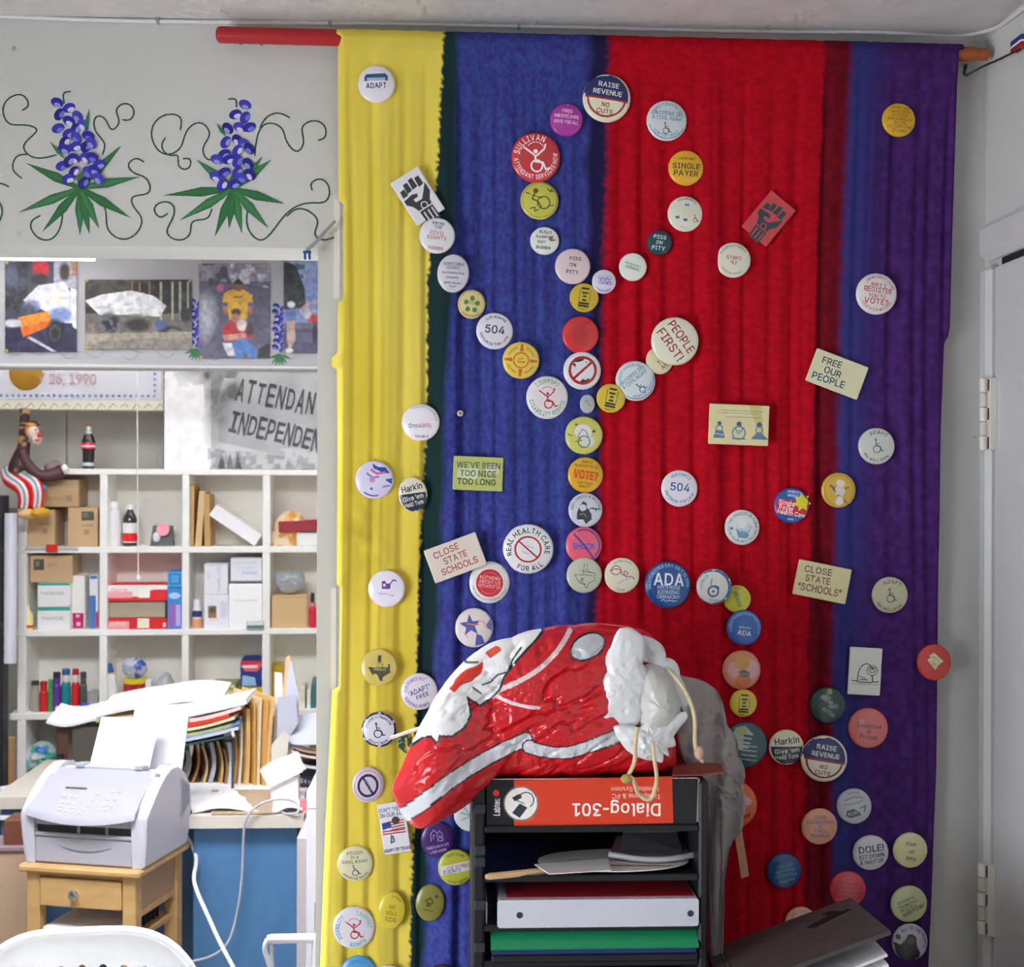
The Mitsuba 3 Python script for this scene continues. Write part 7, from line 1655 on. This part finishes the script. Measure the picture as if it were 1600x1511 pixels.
x0, x1 = pc0[0][0], pc0[1][0]; yp = OY + .05; zp = z2 + .012
o_ = np.array([[x0, yp, zp], [x1, yp - .004, zp], [x1 - .012, yp + .10, zp], [x0 + .022, yp + .10, zp]])
part(k, 'flange', sheet(np.array([[o_[3], o_[2]], [o_[0], o_[1]]]), .0012), mat('#8d9098', .15, coat=.6))
part(k, 'front_curve', tube(spline([o_[0] + [0, 0, .003], (o_[0] + o_[1]) / 2 + [0, -.018, .001], o_[1] + [0, 0, .003]], 24), .004, 8), mat('#b4b6be', .15, coat=.6), smooth=True)
ins = np.array([[x0 + .022, yp + .028, zp + .024], [x1 - .022, yp + .028, zp + .024], [x1 - .026, yp + .10, zp + .032], [x0 + .028, yp + .10, zp + .032]])
part(k, 'insert', cat(sheet(np.array([[ins[3], ins[2]], [ins[0], ins[1]]]), .002), sheet(np.array([[ins[0], ins[1]], [o_[0] + [.016, .02, .002], o_[1] + [-.016, .02, .002]]]), .001)), mat('#2c2e34', .3))
for i in range(4): part(k, 'rib', tube([ins[0] + (ins[3] - ins[0]) * (i / 3) + [0, 0, .002], ins[1] + (ins[2] - ins[1]) * (i / 3) + [0, 0, .002]], .0014, 6), mat('#70747c', .25))
for a_, b_ in ((ins[0], ins[3]), (ins[1], ins[2])): part(k, 'rim', tube([a_ + [0, 0, .002], b_ + [0, 0, .002]], .0016, 6), mat('#8c9098', .2))
# third tray: white ring binder with a red sheet on it
z3 = Zo(1449) + .0015
k = thing('ring_binder', 'white ring binder with a red sheet on top in the third tray', 'binder')
xa, xb = float(P(777, 1425, OY)[0]), float(P(1091, 1425, OY)[0]); h = Zo(1404) - z3
m = trimesh.creation.extrude_polygon(Polygon([(xa, z3), (xb, z3), (xb, z3 + h), (xa, z3 + h)]).buffer(-.004).buffer(.004, 6), .004); v = m.vertices.copy(); m.vertices = np.c_[v[:, 0], OY - .004 + v[:, 2], v[:, 1]]; m.fix_normals()
part(k, 'spine', m, mat('#c4c5d2', .35), smooth=30)
part(k, 'cover', cbox(xa + .001, xb - .001, OY + .0002, OB - .03, z3 + h - .003, z3 + h - .0005, .0008), mat('#c4c5d2', .35)); part(k, 'cover', cbox(xa + .001, xb - .001, OY + .0002, OB - .03, z3, z3 + .0025, .0008), mat('#c4c5d2', .35))
part(k, 'pages', cbox(xa + .008, xb - .008, OY + .01, OB - .035, z3 + .003, z3 + h - .006, .001), mat('#d8d4d0', .6))
part(k, 'red_sheet', cbox(xa + .012, xb - .004, OY + .008, OB - .04, z3 + h - .0004, z3 + h + .0006, .0002), mat('#a01c2e', .5), label='dark red cover sheet')
for px_ in (812, 1079):
    q = P(px_, 1427, OY - .0045); part(k, 'rivet', move(rot(lathe([(0, 0), (.0042, 0), (.0036, .0012), (.0018, .0014), (.0014, .0004), (0, .0004)], 18), 90, axis=(1, 0, 0)), (q[0], OY - .004, z3 + h * .46)), mat('#4c5464', .3, .7), smooth=40)
k = thing('white_card', 'white card standing at the left end of the third tray', 'card'); part(k, 'sheet', cbox(xL1 + .002, xL1 + .004, OY + .012, OY + .1, z3, Zo(1405, OY + .02), .0004), mat('#d4d2d8', .5))
# fourth tray: folders
z4 = Zo(1505) + .0015
xa, xb = float(P(768, 1480, OY)[0]), float(P(1091, 1480, OY)[0])
for n, (h0, h1, c, lab, y0) in enumerate(((.0, .011, '#15191f', 'black folder at the bottom of the fourth tray', .004), (.0115, .017, '#232c66', 'navy folder under the green one in the fourth tray', .001))):
    solo('tray_folder', cbox(xa, xb - .002 * n, OY + y0 - .006, OB - .03, z4 + h0, z4 + h1, .002), mat(c, .4), lab, 'folder')
gz = z4 + .0185
G = np.array([[[xa - .001 + (xb - xa + .001) * s, OY - .004 + .02 * t, gz + .006 * (1 - abs(2 * t - 1)) * .2 + .016 * t] for s in np.linspace(0, 1, 8)] for t in np.linspace(0, 1, 5)] + [[[xa - .001 + (xb - xa + .001) * s, OY + .018 + .2 * t, gz + .016 + .002 * t] for s in np.linspace(0, 1, 8)] for t in (.3, 1)])
solo('green_folder', sheet(G, .004), mat('#1f8a5c', .35), 'green plastic folder on top in the fourth tray', 'folder', smooth=30)

# ---- the red plastic bag
BGY = 1.775
out = [(1018, 992), (1004, 984), (960, 977), (900, 978), (850, 983), (800, 998), (745, 1018), (715, 1040), (690, 1068), (668, 1105), (650, 1140), (632, 1180), (615, 1217), (622, 1240), (640, 1268), (655, 1277), (690, 1266), (740, 1243), (752, 1230), (770, 1213), (800, 1211), (880, 1210), (950, 1206), (1000, 1205), (1040, 1204), (1056, 1194), (1052, 1140), (1044, 1080), (1034, 1030)]
bm, q = pillow(out, (830, 1100), BGY, .085, .14, 130, 560, .0016, 14, .5, 11)
s_ = np.clip((775 - q[:, 0]) / 110, 0, 1); s_ = s_ * s_ * (3 - 2 * s_)
# long creases radiating from the gathered parts
cre = np.abs(meshkit.fbm(np.stack([(q[:, 0] * .5 + q[:, 1] * .86) / 30, (q[:, 0] * .86 - q[:, 1] * .5) / 75, q[:, 0] * 0], -1), 3, 31) - .5)
rr_ = np.hypot((q[:, 0] - 830) / 230, (q[:, 1] - 1100) / 140)
nf = len(q) // 2
sgn = np.r_[-np.ones(nf), np.ones(nf)]
bm.vertices[:, 1] += sgn * (.0065 * ((.10 - np.minimum(cre, .10)) / .10) ** 1.5) * np.clip(1.3 - rr_, 0, 1) * -1 - .055 * s_
C_ = np.tile(lin('#bf1620'), (len(q), 1)) 
def paint(poly, col, soft=None):
    k_ = shapely.contains_xy(poly, q[:, 0], q[:, 1]); C_[k_] = lin(col)
beard = Polygon([(748, 1010), (715, 1036), (688, 1064), (664, 1103), (644, 1140), (640, 1152), (662, 1132), (676, 1128), (684, 1136), (688, 1126), (706, 1127), (724, 1116), (733, 1100), (728, 1072), (748, 1086), (762, 1078), (776, 1064), (784, 1046), (800, 1026), (818, 1008), (852, 978), (800, 990)]).buffer(0)
silver = '#c9ccd4'
st1 = LineString(spline([(622, 1265), (662, 1226), (700, 1196), (745, 1172), (790, 1150), (815, 1138)], 40)).buffer(10)
st2 = LineString(spline([(822, 1150), (850, 1158), (885, 1158), (915, 1148), (950, 1136)], 40)).buffer(9)
paint(st1.buffer(2.5), '#3a1216'); paint(st1, silver); paint(st2.buffer(2.5), '#3a1216'); paint(st2, silver)
paint(LineString(spline([(766, 1070), (810, 1050), (850, 1024), (888, 982)], 30)).buffer(3.4), '#e2c9ce'); paint(LineString(spline([(768, 1072), (800, 1084), (835, 1090)], 20)).buffer(2.6), '#e2c9ce')
paint(beard.buffer(3.2), '#15202a'); paint(beard, '#e4e4e6')
paint(Polygon([(703, 1062), (712, 1050), (728, 1040), (745, 1034), (752, 1030), (750, 1040), (735, 1052), (720, 1056), (710, 1066)]).buffer(2), '#d03420'); paint(Polygon([(760, 1016), (775, 1008), (780, 1010), (765, 1020)]).buffer(2), '#c8402c')
for pts in ([(752, 1058), (765, 1054), (775, 1044), (790, 1040), (800, 1020), (812, 1006)], [(738, 1062), (750, 1070)], [(700, 1046), (722, 1030), (745, 1028)]): paint(LineString(pts).buffer(1.3), '#2c4a4c')
ov = affinity.rotate(affinity.scale(Point(912, 1003).buffer(1, 24), 27, 15), -24, origin=(912, 1003))
paint(ov.buffer(2.6), '#18202a'); paint(ov, '#c4c8d0')
sb = thing('red_plastic_bag', 'shiny red plastic drawstring bag with white trim lying on top of the sorter', 'bag')
part(sb, 'bag', bm, VCBAG, smooth=True, color=C_)
# the white cuff round its mouth, the puffed liner and the torn fringe
def puff(name, o, c, Y, f_, b_, col, wr, ws, seed, label=None, power=.5, yo=None, nr=30, na=140):
    m, q_ = pillow(o, c, Y, f_, b_, nr, na, wr, ws, power, seed)
    if yo is not None: m.vertices[:, 1] += yo(q_)
    return part(sb, name, m, col, smooth=True, label=label)
FILM = mat('#d2d4d8', .3, coat=.3)
puff('cuff', [(968, 982), (985, 980), (1006, 996), (1003, 1036), (1002, 1090), (997, 1133), (970, 1136), (940, 1132), (936, 1112), (942, 1080), (948, 1048), (956, 1010)], (973, 1060), 1.712, .013, .03, FILM, .0016, 15, 41, 'white cuff round the mouth', .4)
puff('mouth_edge', [(1004, 992), (1015, 996), (1040, 1028), (1062, 1056), (1074, 1090), (1078, 1104), (1066, 1120), (1060, 1100), (1046, 1062), (1022, 1038), (1003, 1040), (1000, 1012)], (1032, 1040), 1.735, .011, .02, FILM, .0025, 16, 43, None, .6)
puff('liner', [(1002, 1042), (1016, 1036), (1042, 1050), (1056, 1080), (1062, 1105), (1056, 1130), (1040, 1150), (1015, 1158), (1000, 1145), (996, 1110), (998, 1070)], (1025, 1098), 1.73, .045, .05, mat('#b9b9b6', .35, coat=.2), .0022, 30, 44, 'puffed translucent liner')
fr = [(958, 1134), (1000, 1138), (1030, 1130), (1052, 1122), (1070, 1108), (1076, 1120), (1062, 1136), (1052, 1150), (1056, 1166), (1042, 1168), (1046, 1184), (1036, 1176), (1036, 1192), (1022, 1188), (1000, 1184), (984, 1176), (970, 1160)]
puff('torn_fringe', fr, (1018, 1150), 1.70, .010, .02, FILM, .003, 12, 45, 'torn fringe of white film', .6)
CORD = mat('#c9ba94', .6)
def cord(pts, r=.0027): return tube(spline([P(x, y, Y_) for x, y, Y_ in pts], 50), r, 8)
part(sb, 'drawstring', cord([(1044, 1046, 1.72), (1060, 1064, 1.705), (1080, 1100, 1.70), (1086, 1130, 1.70), (1086, 1162, 1.70), (1092, 1182, 1.705), (1098, 1190, 1.71)]), CORD, smooth=True)
part(sb, 'drawstring', cord([(996, 1136, 1.672), (992, 1170, 1.672), (988, 1200, 1.675), (978, 1218, 1.68), (984, 1214, 1.675), (992, 1226, 1.68), (1004, 1246, 1.69), (1014, 1250, 1.69), (1022, 1238, 1.69), (1026, 1214, 1.685), (1023, 1190, 1.675), (1020, 1160, 1.672)]), CORD, smooth=True)
q_ = P(979, 1217, 1.676); part(sb, 'knot', ellip(q_, .0075, .007, .006, 2), mat('#a8904c', .6), smooth=True)
q_ = P(1092, 1176, 1.70); part(sb, 'knot', ellip(q_, .006, .006, .009, 2), mat('#c4a08c', .6), smooth=True)

# ---- the grey drape hanging from the top of the sorter
scene['grey_film'] = {'type': 'principledthin', 'base_color': {'type': 'rgb', 'value': LL('#b2aaab')}, 'roughness': .45, 'diff_trans': .7, 'spec_trans': .0}
o = [(1040, 1042), (1062, 1048), (1090, 1058), (1112, 1072), (1122, 1080), (1131, 1104), (1134, 1132), (1148, 1150), (1154, 1180), (1158, 1230), (1160, 1275), (1158, 1296), (1146, 1312), (1138, 1330), (1132, 1370), (1128, 1420), (1134, 1456), (1140, 1500), (1141, 1540), (1112, 1540), (1109, 1450), (1106, 1380), (1106, 1310), (1100, 1250), (1078, 1200), (1050, 1130), (1042, 1090)]
m, q = pillow(o, (1118, 1225), 1.80, .010, .02, 60, 260, .0065, 20, .5, 51)
vx = np.sin((q[:, 0] - 1100) / 6.5 + (q[:, 1] - 1200) / 60) * .006
m.vertices[:, 1] += vx * (m.vertices[:, 1] < 1.80) - .06 * np.clip((1240 - q[:, 1]) / 160, 0, 1) * np.clip((1120 - q[:, 0]) / 60, 0, 1)
solo('grey_drape', m, 'grey_film', 'grey gauzy film draped down the right side of the sorter', 'drape', smooth=True)

# ---- orange paper fan on a stick behind the drape
k = thing('stick_fan', 'orange round paper fan on a flat wooden stick, half hidden by the grey drape', 'fan')
q = P(1149, 1258, 2.0)
m, dome, h_ = badge_mesh(35 * 2.0 / F, 37 * 2.0 / F, None); m = rot(m, 90, axis=(1, 0, 0)); m = move(m, q); part(k, 'disc', m, mat('#d2622c', .35, coat=.4), smooth=35)
g = Print(); g.poly([(-.5, .2), (.3, .55), (.75, .2), (.6, .0), (-.2, .1)], '#d896a8', .3); g.disc(.1, -.25, .3, '#b84a6c', size=.2); g.poly([(-.3, .0), (.5, .1), (.4, -.1), (-.3, -.15)], '#c8a0b8', .3); g.line([(.2, -.6), (.6, -.4)], .12, '#a8421c'); g.line([(-.1, .7), (.3, .8)], .1, '#c8a0a0')
R_ = 36 * 2.0 / F
m, c = g.build(lambda v, l: np.c_[q[0] + v[:, 0] * R_, q[1] - dome(np.hypot(v[:, 0], v[:, 1])) - .0003 - l * .00005, q[2] + v[:, 1] * R_]); part(k, 'print', m, VCB, color=c)
sp_ = [P(x, y, 2.012) for x, y in ((1143, 1272), (1155, 1272), (1170, 1368), (1158, 1372))]
part(k, 'stick', sheet(np.array([[sp_[0], sp_[1]], [sp_[3], sp_[2]]]), .004), mat('#cf9d7c', .5), label='flat tan stick')

# ---- stick flag poking out behind the bag
k = thing('stick_flag', 'thin white stick with a green scrap poking out left of the red bag', 'flag')
part(k, 'stick', tube([P(611, 1153, 1.88), P(700, 1123, 1.86)], .0026, 8), mat('#e0dcc8', .4), smooth=40)
fp = [(622, 1152), (640, 1146), (644, 1160), (638, 1178), (628, 1172)]
m, q = pillow(fp, (634, 1161), 1.885, .003, .003, 8, 40, .002, 6); col = np.where(meshkit.noise(np.c_[q / 5, q[:, :1] * 0], 9)[:, None] > .5, lin('#17442c'), lin('#a8a63a'))
part(k, 'scrap', m, VCB, smooth=True, color=col)

# ---- dark binder propped open at the right
solo('paper_carton', cbox(float(P(1135, 1500, 1.75)[0]), cx1 - .01, 1.5, 1.815, CABZ + .001, CZ - .001, .004), mat('#b8a68c', .6), 'carton under the dark binder', 'carton')
A, Bb, Cc = P(1330, 1405, 1.85), P(1392, 1457, 1.60), P(1104, 1494, 1.85)
Cc[2] = max(Cc[2], CZ + .006); D = Bb + Cc - A
bd = thing('dark_binder', 'dark grey binder propped open on its thick white pages at the lower right', 'binder')
ex, ey = (A - Cc), (D - Cc); nrm = np.cross(ey, ex); nrm = nrm / np.linalg.norm(nrm); nrm = nrm if nrm[2] > 0 else -nrm
part(bd, 'cover', sheet(np.array([[Cc + ex * s + ey * t for s in np.linspace(0, 1, 8)] for t in np.linspace(0, 1, 8)]), .005), procmat('binder_cloth', lambda p, n, uv: mikit.mix(LL('#4c4645'), LL('#3b3636'), mikit.fbm(p.x * 90, p.y * 90, p.z * 90)), .5, lambda p, n, uv: mikit.noise(p.x * 900, p.y * 900, p.z * 900), .0003))
g = Print(); rct = [(.10, .12), (.93, .12), (.93, .88), (.10, .88), (.10, .12)]; 
g.line(rct[:1] + [(.10, .88)], .006, '#211d1e'); g.line([(.10, .12), (.70, .12)], .006, '#211d1e'); g.line([(.07, .02), (.07, .98)], .006, '#241f20')
g.poly([(.62, .34), (.80, .24), (.76, .17), (.82, .15), (.88, .27), (.92, .26), (.93, .30), (.88, .31), (.80, .34), (.68, .40)], '#171415')
m, c = g.build(lambda v, l: Cc + v[:, :1] * ex + v[:, 1:] * ey + nrm * (.0032 + l * .00006)[:, None]); part(bd, 'emblem', m, VCP, color=c)
exf = np.array([ex[0], ex[1], 0]); exf *= np.linalg.norm(ex) / np.linalg.norm(exf)
c0 = Cc * 1.0; c0[2] = CZ + .0035; d0 = D * 1.0; d0[2] = c0[2]
part(bd, 'back_cover', sheet(np.array([[c0 + exf * 1.02 * s + ey * t * [1, 1, 0] for s in np.linspace(0, 1, 4)] for t in np.linspace(0, 1, 4)]), .005), 'binder_cloth')
for n, w in enumerate((.12, .2, .28, .36, .44, .52, .62, .74)):
    e_ = exf * (1 - w) + ex * w; e_ = e_ * .97
    bow_ = lambda s: np.array([0, 0, -.012 * math.sin(math.pi * s) * w])
    part(bd, 'pages', sheet(np.array([[c0 + [0, 0, .004] + e_ * s + bow_(s) + ey * t * [1, 1, w] for s in np.linspace(0.02, 1, 10)] for t in np.linspace(.02, .98, 4)]), .0035), mat(('#dcdcdc', '#cfcfd2')[n % 2], .5), smooth=40)
part(bd, 'yellow_tab', sheet(np.array([[c0 + (exf * .5 + ex * .5) * s + ey * t * .95 for s in (.93, .985)] for t in (.1, .5)]), .004), mat('#b8892c', .5))
